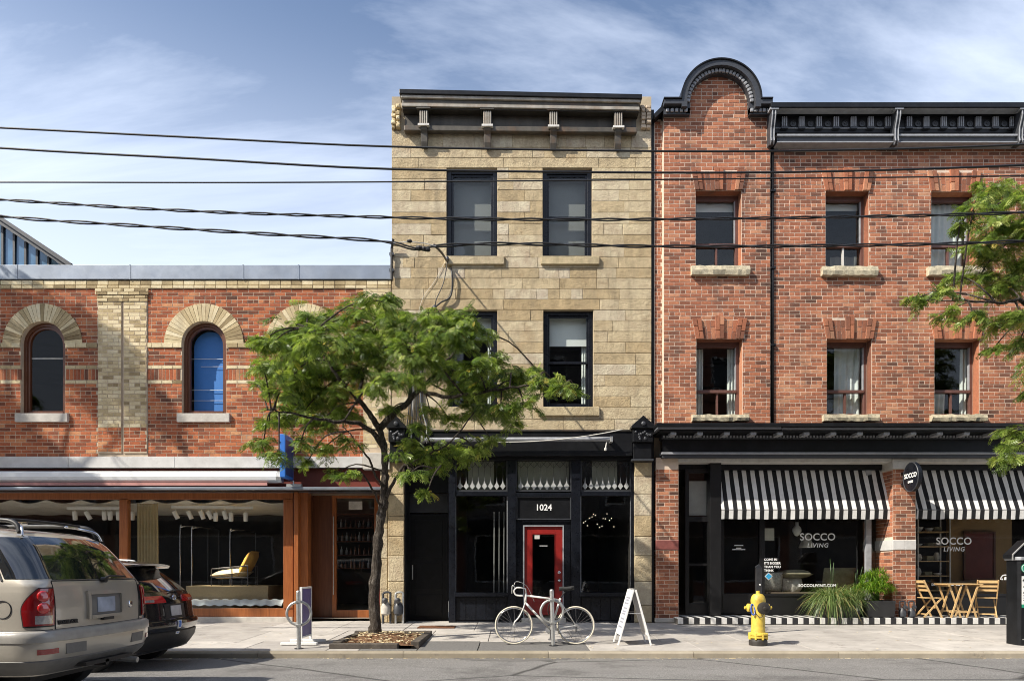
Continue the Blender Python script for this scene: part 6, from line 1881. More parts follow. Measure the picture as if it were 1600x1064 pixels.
# planters
M['pot'] = plain('black_planter', (0.022, 0.022, 0.023), 0.45, var=0.3, scale=6, bump=0.1)
M['grass_l'] = leaf_mat('grass_blade', [(0.0, (0.06, 0.11, 0.035)), (0.5, (0.16, 0.24, 0.075)), (0.85, (0.32, 0.38, 0.16)), (1.0, (0.46, 0.36, 0.16))], 0.3)
M['papyrus'] = leaf_mat('papyrus_blade', [(0.0, (0.06, 0.14, 0.012)), (0.6, (0.15, 0.29, 0.02)), (1.0, (0.32, 0.38, 0.05))], 0.4)
def planter(x0, x1, y0, y1, z0, z1, label, pname):
    t = thing('planter', label, 'planter', ((x0+x1)/2, (y0+y1)/2, z0))
    w, d, h = (x1-x0)/2, (y1-y0)/2, z1-z0
    mb = MB()
    mb.add([(-w*.94,-d*.94,0),(w*.94,-d*.94,0),(w*.94,d*.94,0),(-w*.94,d*.94,0),(-w,-d,h),(w,-d,h),(w,d,h),(-w,d,h),(-w*.88,-d*.88,h),(w*.88,-d*.88,h),(w*.88,d*.88,h),(-w*.88,d*.88,h),(-w*.85,-d*.85,h-.06),(w*.85,-d*.85,h-.06),(w*.85,d*.85,h-.06),(-w*.85,d*.85,h-.06)],
           [(3,2,1,0),(0,1,5,4),(1,2,6,5),(2,3,7,6),(3,0,4,7),(4,5,9,8),(5,6,10,9),(6,7,11,10),(7,4,8,11),(8,9,13,12),(9,10,14,13),(10,11,15,14),(11,8,12,15)])
    mb.build('pot', M['pot'], t, bevel=0.012)
    mb = MB(); mb.add([(-w*.85,-d*.85,h-.05),(w*.85,-d*.85,h-.05),(w*.85,d*.85,h-.05),(-w*.85,d*.85,h-.05)], [(0,1,2,3)]); mb.build('soil', M['joint_dirt'], t)
    return t
def blades(name, label, cat, base, n, h, spread, droop, w, mat, seed, spikes=0, dead=0.0):
    rr = random.Random(seed)
    t = thing(name, label, cat, base)
    mb = MB()
    for k in range(n):
        a = rr.uniform(0, 2*math.pi); r0 = rr.uniform(0, 0.17); L = h*rr.uniform(0.55, 1.15); sp = spread*rr.uniform(0.2, 1.15)
        x, y = r0*math.cos(a), r0*math.sin(a)
        L_pts = []
        dr_ = droop*rr.uniform(0.4, 1.3)
        for q in range(6):
            u = q/5
            L_pts.append(Vector((x+sp*u**1.4*math.cos(a), y+sp*u**1.4*math.sin(a), L*u - dr_*u**3)))
        sd = Vector((-math.sin(a), math.cos(a), 0))
        sd = (sd*math.cos(.6) + Vector((math.cos(a), math.sin(a), 0))*math.sin(.6)*rr.choice([-1, 1]))
        vs = []
        for q, p in enumerate(L_pts):
            ww = w*(1-(q/5)**2)*0.5+0.0008
            vs += [p-sd*ww, p+sd*ww]
        sh = rr.random()*0.9
        if rr.random() < dead: sh = 1.0
        mb.add(vs, [(2*i, 2*i+1, 2*i+3, 2*i+2) for i in range(5)], r=sh)
    for k in range(spikes):
        a = rr.uniform(0, 6.28); p0 = Vector((0, 0, 0)); p1 = Vector((rr.uniform(-.25, .25), rr.uniform(-.2, .2), h*rr.uniform(1.15, 1.5)))
        mb.tube([p0, p0.lerp(p1, .7), p1], [0.003, 0.003, 0.008], 4, r if False else 0)
    o = mb.build('blades', M[mat], t, rnd=True, smooth=True); o['kind'] = 'stuff'
    return t
ST_Z = 0.135
p1 = planter(X(1348,-.15), X(1392,-.15), -0.36, 0.2, ST_Z, Z(938,-.3), 'square black planter against the brick pier holding the feathery plant', 'a')
p2 = planter(X(1278,-.15), X(1341,-.15), -0.3, 0.15, ST_Z, Z(944,-.3), 'wide black planter in front of the shop window holding the arching grass', 'b')
blades('ornamental_grass', 'arching grey green grass spilling over its planter before the shop window', 'plant', (X(1300,-.1), -0.12, Z(950,-.2)), 1500, 0.80, 0.58, 0.74, 0.016, 'grass_l', 4, 4, 0.10)
blades('ornamental_grass', 'low dark green grass between the arching grass and the feathery plant', 'plant', (X(1332,-.1), -0.10, Z(948,-.2)), 750, 0.68, 0.42, 0.50, 0.016, 'grass_l', 5, 3, 0.05)
# feathery papyrus: umbels
rr = random.Random(8)
t = thing('papyrus_plant', 'bright green feathery papyrus in the square planter by the brick pier', 'plant', (X(1366,-.1), -0.1, Z(942,-.2)))
mb = MB()
for k in range(95):
    a = rr.uniform(0, 6.28); q = math.sqrt(rr.random())
    top = Vector((0.40*q*math.cos(a), 0.30*q*math.sin(a), 0.10+0.62*(1-q*q*0.6)*rr.uniform(0.35, 1.1)))
    b0 = Vector((top.x*0.25, top.y*0.25, 0))
    mb.tube([b0, b0.lerp(top, .5)+Vector((0,0,.05)), top], 0.003, 4, cap=False)
    for j in range(26):
        th = rr.uniform(0, 6.28); el = rr.uniform(-0.1, 1.2); L = rr.uniform(0.15, 0.27)
        d = Vector((math.cos(th)*math.cos(el), math.sin(th)*math.cos(el), math.sin(el)))
        e = top + d*L + Vector((0, 0, -0.13*rr.random()-0.03)); m_ = top + d*L*.55 + Vector((0, 0, 0.015))
        s = d.cross(Vector((0, 0, 1))); s = s.normalized()*0.0045 if s.length > 1e-3 else Vector((.0045, 0, 0))
        mb.add([top-s, top+s, m_+s, m_-s, e], [(0, 1, 2, 3), (3, 2, 4)], r=rr.random())
mb.build('blades', M['papyrus'], t, rnd=True)['kind'] = 'stuff'

# folding table and chairs
def slat_bar(m, a, b, w, t_):
    a, b = Vector(a), Vector(b); d = (b-a).normalized()
    s = d.cross(Vector((0, 1, 0)));
    if s.length < 1e-4: s = Vector((0, 0, 1))
    s.normalize(); y = Vector((0, 1, 0))
    vs = [p+s*w*i+y*t_*j for p in (a, b) for (i, j) in ((-1,-1),(1,-1),(1,1),(-1,1))]
    m.add(vs, [(3,2,1,0),(4,5,6,7),(0,1,5,4),(1,2,6,5),(2,3,7,6),(3,0,4,7)])
yt = -0.12
tb = thing('folding_table', 'small folding wooden bistro table between the two wooden chairs', 'table', (X(1497, yt), yt, ST_Z))
for k in range(7):
    mb = MB(); mb.box(-0.42, 0.42, -0.25+k*0.072, -0.25+k*0.072+0.062, 0.755, 0.78); mb.build('top_slat', M['wood_pale'], tb, bevel=0.004)
mb = MB(); mb.box(-0.38, -0.34, -0.25, 0.25, 0.72, 0.754); mb.box(0.34, 0.38, -0.25, 0.25, 0.72, 0.754); mb.build('batten', M['wood_pale'], tb)
for yy in (-0.2, 0.2):
    for s in (-1, 1):
        mb = MB(); slat_bar(mb, (s*0.33, yy+s*.014, 0.0), (-s*0.27 if False else s*0.13-s*0.36*0, yy+s*.014, 0.75), 0.018, 0.012)
        if True: mb.v = []; mb.f = []; mb.m = []; mb.r = []; slat_bar(mb, (s*0.30, yy+s*.014, 0.0), (s*0.06+(-s)*0.0, yy+s*.014, 0.745), 0.018, 0.012)
        mb.build('leg', M['wood_pale'], tb)
        mb = MB(); slat_bar(mb, (s*0.06, yy-s*.014, 0.0), (s*0.32, yy-s*.014, 0.745), 0.018, 0.012); mb.build('leg', M['wood_pale'], tb)
mb = MB(); slat_bar(mb, (-0.32, -0.185, 0.13), (0.32, -0.185, 0.13), 0.02, 0.011); mb.build('stretcher', M['wood_pale'], tb)
mb = MB(); slat_bar(mb, (-0.32, 0.185, 0.13), (0.32, 0.185, 0.13), 0.02, 0.011); mb.build('stretcher', M['wood_pale'], tb)
def chair(label, loc, rz):
    c = thing('folding_chair', label, 'chair', loc, rz, group='folding wooden chairs')
    # faces +x in its own frame
    for s in (-0.2, 0.2):
        mb = MB(); slat_bar(mb, (0.20, s, 0.0), (-0.22, s, 0.86), 0.018, 0.011); mb.build('leg', M['wood_pale'], c)
        mb = MB(); slat_bar(mb, (-0.20, s*.86, 0.0), (0.20, s*.86, 0.44), 0.017, 0.011); mb.build('leg', M['wood_pale'], c)
    for k in range(5):
        mb = MB(); x = -0.16+k*0.082; mb.box(x, x+0.068, -0.19, 0.19, 0.44, 0.458); mb.build('seat_slat', M['wood_pale'], c, bevel=0.003)
    for k in range(3):
        z = 0.60+k*0.095; x = 0.20-0.42*(z/0.86)
        mb = MB(); mb.box(x-0.006, x+0.01, -0.19, 0.19, z, z+0.065); mb.build('back_slat', M['wood_pale'], c, bevel=0.003)
    for (x, z) in ((0.10, 0.21), (-0.13, 0.06)):
        mb = MB(); mb.box(x-0.01, x+0.01, -0.18, 0.18, z, z+0.03); mb.build('stretcher', M['wood_pale'], c)
chair('folding wooden chair in profile beside the brick pier', (X(1450, yt), yt, ST_Z), 0.0)
chair('folding wooden chair with slatted back turned to the street, next to the parking machine', (X(1542, yt), yt+0.02, ST_Z), math.radians(64))

# ------------------------------------------------------------------ shop contents, left
YD = 1.45
pf = thing('display_platform', 'beige carpeted display plinth inside the left shop window', 'platform')
mb = MB(); mb.box(X(292, YD-.3), X(420, YD-.3), YD-0.35, YD+0.75, 0.07, Z(915, YD-.35)); mb.build('plinth', plain('beige_carpet', (0.40, 0.31, 0.18), 0.9, var=0.1, scale=20, bump=0.3), pf, bevel=0.01)
zp = Z(915, YD-.35)
ch = thing('lounge_chair', 'low black framed lounge chair with mustard cushions on the display plinth', 'chair', (X(362, YD), YD+0.1, zp))
M['mustard'] = plain('mustard_cloth', (0.62, 0.36, 0.07), 0.85, var=0.1, scale=12, bump=0.2)
M['oat'] = plain('oat_cloth', (0.55, 0.46, 0.30), 0.85, var=0.1, scale=12, bump=0.2)
for s in (-0.33, 0.33):
    mb = MB(); mb.tube([(-0.42, s, 0), (-0.42, s, 0.42), (0.42, s, 0.5), (0.5, s, 0.5)], 0.016, 8); mb.tube([(0.1, s, 0), (0.1, s, 0.46)], 0.016, 8); mb.tube([(0.5, s, 0), (0.5, s, 0.5)], 0.016, 8); mb.tube([(-0.42, s, 0.22), (0.5, s, 0.2)], 0.014, 8); mb.build('side_frame', M['steel_dk'], ch)
def cushion(name, parent, cx, cy, cz, lx, ly, lz, ry, mat):
    mb = MB(); n = 8; 
    for sgn in (1, -1):
        rows = []
        for i in range(n+1):
            row = []
            for j in range(n+1):
                u, v = i/n*2-1, j/n*2-1
                h = lz*(1-abs(u)**3.5)**.6*(1-abs(v)**3.5)**.6*sgn
                p = Vector((u*lx, v*ly, h)); p = Matrix.Rotation(ry, 3, 'Y') @ p
                row.append((cx+p.x, cy+p.y, cz+p.z))
            rows.append(row)
        mb.grid(rows if sgn > 0 else rows[::-1])
    return mb.build(name, M[mat] if isinstance(mat, str) else mat, parent, smooth=True)
cushion('seat_cushion', ch, -0.02, 0, 0.30, 0.46, 0.3, 0.12, math.radians(-6), 'oat')
cushion('back_cushion', ch, 0.40, 0, 0.56, 0.36, 0.3, 0.11, math.radians(-62), 'mustard')
cv = thing('window_curtain', 'tall beige curtain panel hanging in the left shop window', 'curtain')
drape(cv, X(214, 1.0), X(247, 1.0), 0.1, Z(783, 1.0), 1.0, plain('beige_curtain', (0.46, 0.37, 0.21), 0.9, var=0.08, scale=8), 7, 0.04, 'panel')
# frilled white ceiling cloth
cc = thing('ceiling_cloth', 'white scalloped cloth gathered along the shop ceiling', 'cloth')
mb = MB(); rows = []
nx = 220
for j in range(9):
    rows.append([(LX0+1+(X(440, .6)-LX0-1)*i/nx, 0.46+j*0.4, Z(780.5, .46) - (0.09 if j == 0 else 0.03)*abs(math.sin(i*0.21)) - 0.012*j) for i in range(nx+1)])
mb.grid(rows); mb.build('cloth', plain('white_cloth', (0.66, 0.63, 0.56), 0.9, var=0.1, scale=5), cc, smooth=True)
# mattress
qm = thing('quilted_mat', 'white rippled quilt lying along the foot of the left shop window', 'quilt')
mb = MB(); rows = []
for j in range(8):
    rows.append([(X(190, .6)+(X(441, .6)-X(190, .6))*i/90, 0.52+0.5*j/7, 0.34+0.016*math.sin(i*1.1+j*0.7)+0.16*math.sin(math.pi*min(1, (j+0.6)/5)*0.5)) for i in range(91)])
mb.grid(rows); mb.build('quilt', plain('white_quilt', (0.72, 0.76, 0.76), 0.8, var=0.05, scale=5), qm, smooth=True)
# garment rails
for k, (px, a) in enumerate(((282, 822), (300, 824), (360, 828))):
    y = 2.6
    gr = thing('garment_rail', ['tall bent steel clothes rail furthest from the lounge chair', 'bent steel clothes rail between two others in the left shop', 'bent steel clothes rail behind the lounge chair'][k], 'rail', (X(px, y), y, 0.06))
    h = Z(a, y)-0.06
    mb = MB(); mb.tube(smooth_path([(0, 0, 0), (0, 0, h-0.15), (0.04, 0, h-0.03), (0.15, 0.05, h), (0.35, 0.9, h)], 6), 0.02, 8); mb.build('tube', M['chrome'], gr, smooth=True)
    mb = MB(); mb.tube([(0.35, 0.9, h), (0.35, 0.9, 0)], 0.012, 8); mb.build('far_leg', M['steel_dk'], gr); mb = MB(); mb.box(-0.1, 0.45, -0.2, 1.0, 0.0, 0.02); mb.build('base', M['steel_dk'], gr)
# track spotlights
def spot(px, py, y, ang, label):
    t = thing('spotlight', label, 'spotlight', (X(px, y), y, Z(py, y)), group='white track spotlights')
    mb = MB(); mb.tube([(0, 0, 0.12), (0, 0, 0.02)], 0.012, 6); mb.build('stem', M['white'], t)
    mb = MB(); mb.lathe([(0.05, -0.13), (0.055, -0.12), (0.055, 0.08), (0.04, 0.09)], 12); h = mb.build('head', M['white'], t, auto=40); h.rotation_euler = (0.25, ang, 0)
    return t
names = ['first', 'second', 'third', 'fourth', 'fifth', 'sixth', 'seventh', 'eighth']
for k, (px, a) in enumerate(((274, -.4), (296, -.35), (315, -.3), (327, -.35), (337, .1), (351, -.2), (361, .1), (384, .1))):
    spot(px, 803 if a < 0 else 806, 1.15, a, f'white track spotlight, {names[k]} from the curtain, above the lounge chair')
for k, (px, a) in enumerate(((117, .1), (137, -.4), (163, .1), (172, .1), (185, .1), (207, .1))):
    spot(px, 804, 1.15, a, f'white track spotlight, {names[k]} from the left, over the parked cars')
for k, (a, b) in enumerate(((268, 365), (306, 395), (105, 190))):
    tr_ = thing('light_track', ['white ceiling light track nearest the curtain', 'white ceiling light track nearest the shop entry', 'white ceiling light track above the silver car'][k], 'track')
    mb = MB(); yy = 1.15+(0.02 if k != 1 else 0.1); mb.box(X(a, yy), X(b, yy), yy-0.02, yy+0.02, Z(794+k, yy), Z(790+k, yy)); mb.build('rail', M['white'], tr_)
# the track lamps that are switched on
for (px, tx, tz, e) in ((315, 362, 0.9, 90), (361, 375, 0.8, 90), (384, 330, 0.5, 110), (163, 150, 0.3, 110)):
    ld = bpy.data.lights.new('spot_lamp', 'SPOT'); ld.energy = e; ld.spot_size = math.radians(60); ld.spot_blend = 0.6; ld.color = (1.0, 0.86, 0.68); ld.shadow_soft_size = 0.04
    lo_ = bpy.data.objects.new('spot_lamp', ld); COL.objects.link(lo_); lo_.location = (X(px, 1.15), 1.13, Z(817, 1.15))
    lo_.rotation_euler = (Vector((X(tx, 1.7), 1.75, tz)) - lo_.location).to_track_quat('-Z', 'Y').to_euler()
# shelves with bottles behind the entry door
sv = thing('bottle_shelf', 'dim shelves of bottles behind the left shop door', 'shelf', (X(548, 2.2), 2.2, 0.06))
for k in range(5):
    mb = MB(); mb.box(-0.7, 0.7, -0.15, 0.15, 1.2+k*0.36, 1.22+k*0.36); mb.build('shelf_board', M['wood_dark'], sv)
mb = MB(); mb.box(-0.72, -0.7, -0.15, 0.15, 0, 2.9); mb.box(0.7, 0.72, -0.15, 0.15, 0, 2.9); mb.build('upright', M['wood_dark'], sv)
rr = random.Random(4)
for k in range(4):
    for j in range(11):
        h = rr.uniform(.16, .26); mb = MB(); mb.lathe([(0.032, 0), (0.032, h*.6), (0.012, h*.75), (0.012, h)], 8, (X(548, 2.2)-0.6+j*0.12+rr.uniform(-.02,.02), 2.2, 1.281+k*0.36))
        o = mb.build('bottle', M['trim_grey'] if rr.random() < .2 else M['wood_dark']); tag(o, 'small bottle in the rows on the dim shelf behind the left shop door', 'bottle', 'bottles on the shelf')

# ------------------------------------------------------------------ shop contents, right
M['cushion_g'] = plain('olive_cushion', (0.22, 0.20, 0.13), 0.9, var=0.3, scale=10)
M['cushion_w'] = plain('pale_patterned_cushion', (0.50, 0.48, 0.43), 0.9, var=0.5, scale=22)
bn = thing('window_bench', 'long dark display bench inside the striped awning shop window', 'bench')
mb = MB(); mb.box(X(1196, 1.0), X(1385, 1.0), 0.72, 1.4, 0.14, Z(925, .8)); mb.build('box', M['shop_room'], bn, bevel=0.01)
zb = Z(925, .8)
for (px, w, h, ry, mat, lab) in ((1205, .28, .26, 75, 'cushion_w', 'patterned pale cushion below the blue diamond sticker'), (1235, .2, .18, 80, 'cushion_w', 'small white cushion in the middle of the shop window display'), (1241, .34, .12, 0, 'cushion_g', 'round olive cushion stacked in the shop window display'), (1310, .4, .32, 75, 'cushion_g', 'large dim brown cushion behind the window grasses')):
    t = thing('cushion', lab, 'cushion', (X(px, 1.1), 1.1, zb+(0.45 if ry == 0 else h*0.92)))
    t.rotation_euler = (0, 0, math.radians(90)) if ry else (0, 0, 0)
    cushion('cover', t, 0, 0, 0, h if ry else w, w, 0.11, math.radians(ry), mat)
t = thing('cushion_stand', 'squat white pot under the stacked olive cushion', 'pot', (X(1241, 1.1), 1.1, zb)); mb = MB(); mb.lathe([(0.12, 0.001), (0.2, .12), (0.18, .3), (0.16, .34)], 16); mb.build('pot', M['stone_grey'], t, auto=40)
def pendant(px, py, y, label, r, mat):
    t = thing('pendant_lamp', label, 'lamp', (X(px, y), y, Z(py, y)))
    mb = MB(); mb.tube([(0, 0, 0.1), (0, 0, gz(735)-Z(py, y)+0.3)], 0.006, 5); mb.build('cord', M['cable'], t)
    mb = MB(); mb.lathe([(0.04*r, 0.2), (0.045*r, 0.12), (0.10*r, 0.05), (0.11*r, -0.03), (0.06*r, -0.12), (0.02*r, -0.15)] if r < 1.2 else [(0.03, .25), (0.06, .2), (0.17, -.05), (0.19, -.12), (0.18, -.12)], 14); mb.build('lamp_shade', M[mat], t, smooth=True)
pendant(1245, 828, 1.0, 'white bulb shaped pendant lamp beside the SOCCO lettering', 1.0, 'white')
pendant(1260, 848, 1.3, 'small white shaded pendant lamp behind the LIVING lettering', 1.5, 'white_trim')
t = thing('display_shelf', 'pale metal display shelves left of the picture in the right shop window', 'shelf', (X(1455, 1.6), 1.6, 0.14))
hx = 0.36
for k in range(6):
    mb = MB(); mb.box(-hx-.1, hx, -0.2, 0.2, 0.55+k*0.375, 0.575+k*0.375); mb.build('shelf_board', M['wood_pale'], t)
for s in (-hx-.1, hx):
    mb = MB(); mb.box(s-0.015, s+0.015, -0.21, -0.18, 0, 2.75); mb.box(s-0.015, s+0.015, 0.18, 0.21, 0, 2.75); mb.build('upright', M['white_trim'], t)
rr = random.Random(12)
goods = ['grey stoneware jar', 'white ceramic bowl', 'brown glass vase', 'folded cloth box']
for k in range(5):
    for j in range(3):
        px_ = X(1455, 1.6)-0.36+j*0.26+rr.uniform(-.04, .04); z = 0.14+0.5755+k*0.375
        kind = rr.randrange(4); h = rr.uniform(.12, .24); mb = MB()
        if kind == 3: mb.box(px_-.09, px_+.09, 1.5, 1.68, z+.0005, z+h*.6)
        else: mb.lathe([(0.05, .0005), (0.08, h*.4), (0.06, h*.8), (0.04, h)] if kind != 1 else [(0.04, .0005), (0.09, h*.35), (0.1, h*.5)], 12, (px_, 1.58, z))
        o = mb.build('ware', M[['stone_grey', 'white', 'wood_dark', 'cushion_g'][kind]], auto=40)
        row = ['bottom', 'second', 'third', 'fourth', 'top'][k]; col = ['left', 'middle', 'right'][j]
        tag(o, f'{goods[kind]} on the {row} display shelf, {col} place, in the right shop window', 'ware', 'wares on the display shelves')
t = thing('framed_picture', 'dark red framed picture on the back wall of the right shop window', 'picture', (X(1530, 2.2), 2.2, Z(868, 2.2)))
mb = MB(); frame_rect(mb, -0.42, 0.42, -0.65, 0.65, -0.03, 0.03, 0.05); mb.build('frame', M['wood_dark'], t); mb = MB(); mb.box(-0.37, 0.37, -0.01, 0.01, -0.6, 0.6); mb.build('canvas', M['oxblood'], t)
t = thing('partition', 'tan partition wall behind the framed picture', 'partition'); mb = MB(); mb.box(X(1482, 2.3), X(1580, 2.3), 2.28, 2.4, 0.13, gz(720)); mb.build('panel', plain('tan_wall', (0.36, 0.23, 0.10), 0.8, var=0.15, scale=2), t)

# ------------------------------------------------------------------ buildings across the street, mirrored in the glass
def across(x0, x1, h, mat, storeys, label):
    t = thing('terrace_building', label, 'building', group='buildings across the street')
    y = -19.4
    hs = []
    n = max(2, int((x1-x0)/2.6))
    for s in range(storeys):
        for k in range(n):
            c = x0 + (x1-x0)*(k+0.5)/n; z = 4.6 + s*3.0
            hs.append((c-0.5, c+0.5, z, z+1.7))
    hs.append((x0+0.6, x1-0.6, 0.6, 3.0))
    mb = MB(); wall_grid(mb, x0, x1, -0.15, h, y, y-0.3, hs); mb.box(x0, x1, y-8, y-0.35, -0.15, h-0.1); mb.build('front_wall', mat, t, recalc=False)
    for q in hs:
        mb = MB(); mb.box(q[0], q[1], y-0.2, y-0.17, q[2], q[3]); w = mb.build('window', M['tint_far'], t)
        mb = MB(); frame_rect(mb, q[0]-0.04, q[1]+0.04, q[2]-0.04, q[3]+0.04, y-0.02, y+0.03, 0.09); mb.build('frame', M['white_trim'], w)
    mb = MB(); mb.box(x0, x1, y-0.3, y+0.25, h, h+0.35); mb.build('cornice', M['grey_paint'], t)
    mb = MB(); mb.box(x0+0.2, x1-0.2, y+0.02, y+0.3, 3.1, 3.8); mb.build('shop_sign', M['black_paint'], t)
M['tint_far'] = plain('dark_window', (0.03, 0.035, 0.04), 0.1, var=0.2, spec=0.6)
across(-30, -21, 9.0, plain('far_brick_a', (0.24, 0.10, 0.06), 0.9, var=0.2, scale=3), 1, 'brick shop house across the street, far left, seen only in reflections')
across(-21, -12, 14.5, plain('far_brick_b', (0.30, 0.24, 0.18), 0.9, var=0.2, scale=3), 3, 'buff shop house across the street, left, seen only in reflections')
across(-12, -2.5, 8.2, plain('far_brick_c', (0.20, 0.085, 0.06), 0.9, var=0.2, scale=3), 1, 'low red shop house across the street, seen only in reflections')
across(-2.5, 7, 17.8, plain('far_brick_d', (0.16, 0.15, 0.14), 0.9, var=0.2, scale=3), 4, 'grey shop house across the street, seen only in reflections')
across(7, 15, 15.0, plain('far_brick_e', (0.26, 0.11, 0.07), 0.9, var=0.2, scale=3), 3, 'red shop house across the street, right, seen only in reflections')
across(15, 28, 9.0, plain('far_brick_f', (0.34, 0.30, 0.25), 0.9, var=0.2, scale=3), 1, 'pale shop house across the street, far right, seen only in reflections')
# ------------------------------------------------------------------ cars
def car_paint(name, col, metal=0.6, rough=0.32):
    t = NT(name); p = t.obj()
    n = t.noise(p, 1.5, 5, 0.6)
    c = t.mix(1.0, col, t.ramp(n, [(0.3, (0.9,)*3), (0.7, (1.06,)*3)]), 'MULTIPLY')
    sep = t.n.new('ShaderNodeSeparateXYZ'); t.l.new(p, sep.inputs[0])
    t.bsdf(c, t.math('ADD', t.math('MULTIPLY', n, 0.12), rough-0.06), metal, t.noise(p, 3.0, 3, 0.5), 0.006, 0.25, 0.9, 0.5, 0.04)
    return t.mat
M['pewter'] = car_paint('pewter_paint', (0.52, 0.48, 0.405), 0.4, 0.32)
M['car_black'] = car_paint('black_car_paint', (0.008, 0.009, 0.013), 0.2, 0.2)
M['bumper_grey'] = plain('grey_plastic', (0.16, 0.155, 0.145), 0.5, var=0.15, scale=8, bump=0.1)
M['bumper_lt'] = plain('pale_grey_plastic', (0.33, 0.315, 0.285), 0.35, var=0.15, scale=8, bump=0.1, coat=0.3)
M['black_plastic'] = plain('black_plastic', (0.014, 0.014, 0.015), 0.5, var=0.2, scale=8)
M['seam'] = plain('panel_gap', (0.008, 0.008, 0.008), 0.8, var=0.1)
M['tint'] = plain('privacy_glass', (0.010, 0.012, 0.014), 0.03, var=0.1, spec=0.9, coat=1.0)
M['lens_red'] = plain('red_lens', (0.26, 0.006, 0.008), 0.08, var=0.1, spec=0.8, coat=1.0)
M['lens_red_b'] = plain('bright_red_lens', (0.55, 0.02, 0.02), 0.08, var=0.1, spec=0.8, coat=1.0)
M['lens_clear'] = plain('clear_lens', (0.42, 0.40, 0.38), 0.06, 0.4, var=0.4, scale=30, coat=1.0)
M['plate'] = plain('blurred_plate', (0.36, 0.40, 0.48), 0.5, var=0.35, scale=5)
M['plate_grey'] = plain('pale_blurred_plate', (0.50, 0.48, 0.48), 0.5, var=0.3, scale=5)

class CarSurf:
    def __init__(s, lv):
        s.lv = np.array(lv, float)
    def prm(s, z):
        return [float(np.interp(z, s.lv[:, 0], s.lv[:, k])) for k in range(1, s.lv.shape[1])]
    def lens(s, z):
        xr, xf, w, rr, bow = s.prm(z)
        rf = 0.35
        L = xf-xr
        rr = min(rr, w*0.8, L*0.3); rf = min(rf, w*0.6, L*0.3)
        a = w-rr; b0 = bow*(a/w)**2
        side = L - rr - b0 - rf - 0.0
        return xr, xf, w, rr, bow, rf, a, b0, side
    def P(s, u, z, sgn=1):
        """u runs round the plan outline from the middle of the tail; sgn +1 is the street side"""
        xr, xf, w, rr, bow, rf, a, b0, side = s.lens(z)
        if u <= a: x, y = xr + bow*(u/w)**2, u
        elif u <= a + rr*math.pi/2:
            th = (u-a)/rr; x, y = xr+b0+rr*(1-math.cos(th)), a+rr*math.sin(th)
        elif u <= a + rr*math.pi/2 + side: x, y = xr+b0+rr+(u-a-rr*math.pi/2), w
        elif u <= a + rr*math.pi/2 + side + rf*math.pi/2:
            th = (u-a-rr*math.pi/2-side)/rf; x, y = xf-rf+rf*math.sin(th), w-rf+rf*math.cos(th)
        else: x, y = xf, max(0.0, w-rf-(u-a-rr*math.pi/2-side-rf*math.pi/2))
        return Vector((-x, -sgn*y, z))
    def useg(s, z, frac):
        """frac in 0..5: whole numbers are the joints between tail, corner, flank, corner, nose"""
        xr, xf, w, rr, bow, rf, a, b0, side = s.lens(z)
        seg = [a, rr*math.pi/2, side, rf*math.pi/2, w-rf]
        k = min(int(frac), 4); return sum(seg[:k]) + seg[k]*(frac-k)
    def ux(s, x, z):
        xr, xf, w, rr, bow, rf, a, b0, side = s.lens(z)
        return a + rr*math.pi/2 + (x-xr-b0-rr)
    def N(s, u, z, sgn):
        e = 0.012
        du = s.P(u+e, z, sgn)-s.P(max(u-e, 0), z, sgn); dz = s.P(u, z+e, sgn)-s.P(u, z-e, sgn)
        n = du.cross(dz)
        c = s.P(u, z, sgn); 
        n.normalize()
        out = Vector((c.x+2.2, c.y, 0))
        if n.dot(Vector((0, c.y, 0)) + (Vector((1, 0, 0)) if u < 0.9 else Vector((0, 0, 0)))) < 0: n = -n
        return n
    def O(s, u, z, sgn, off): return s.P(u, z, sgn) + s.N(u, z, sgn)*off
def car_body(spec, z0, z1, nz=34):
    s = CarSurf(spec); mb = MB()
    fr = [i/8 for i in range(9)] + [1+i/7 for i in range(1, 8)] + [2+i/26 for i in range(1, 27)] + [3+i/6 for i in range(1, 7)] + [4+i/5 for i in range(1, 6)]
    zs = sorted(set([z0+(z1-z0)*i/nz for i in range(nz+1)] + [r[0] for r in spec if z0 <= r[0] <= z1]))
    rings = []
    for z in zs:
        near = [s.P(s.useg(z, f), z, 1) for f in fr]; far = [s.P(s.useg(z, f), z, -1) for f in fr]
        rings.append(near + far[1:-1][::-1])
    n = len(rings[0])
    vs = [p for r in rings for p in r]; fs = []
    for i in range(len(rings)-1):
        for j in range(n): fs.append((i*n+j, i*n+(j+1) % n, (i+1)*n+(j+1) % n, (i+1)*n+j))
    top = rings[-1]; c = sum(top, Vector())/n
    b = len(vs); vs += [c + (p-c)*0.55 + Vector((0, 0, 0.018)) for p in top]
    for j in range(n): fs.append(((len(rings)-1)*n+j, (len(rings)-1)*n+(j+1) % n, b+(j+1) % n, b+j))
    vs.append(c + Vector((0, 0, 0.024))); e = len(vs)-1
    for j in range(n): fs.append((b+j, b+(j+1) % n, e))
    fs.append(tuple(range(n-1, -1, -1)))
    mb.add(vs, fs)
    return s, mb
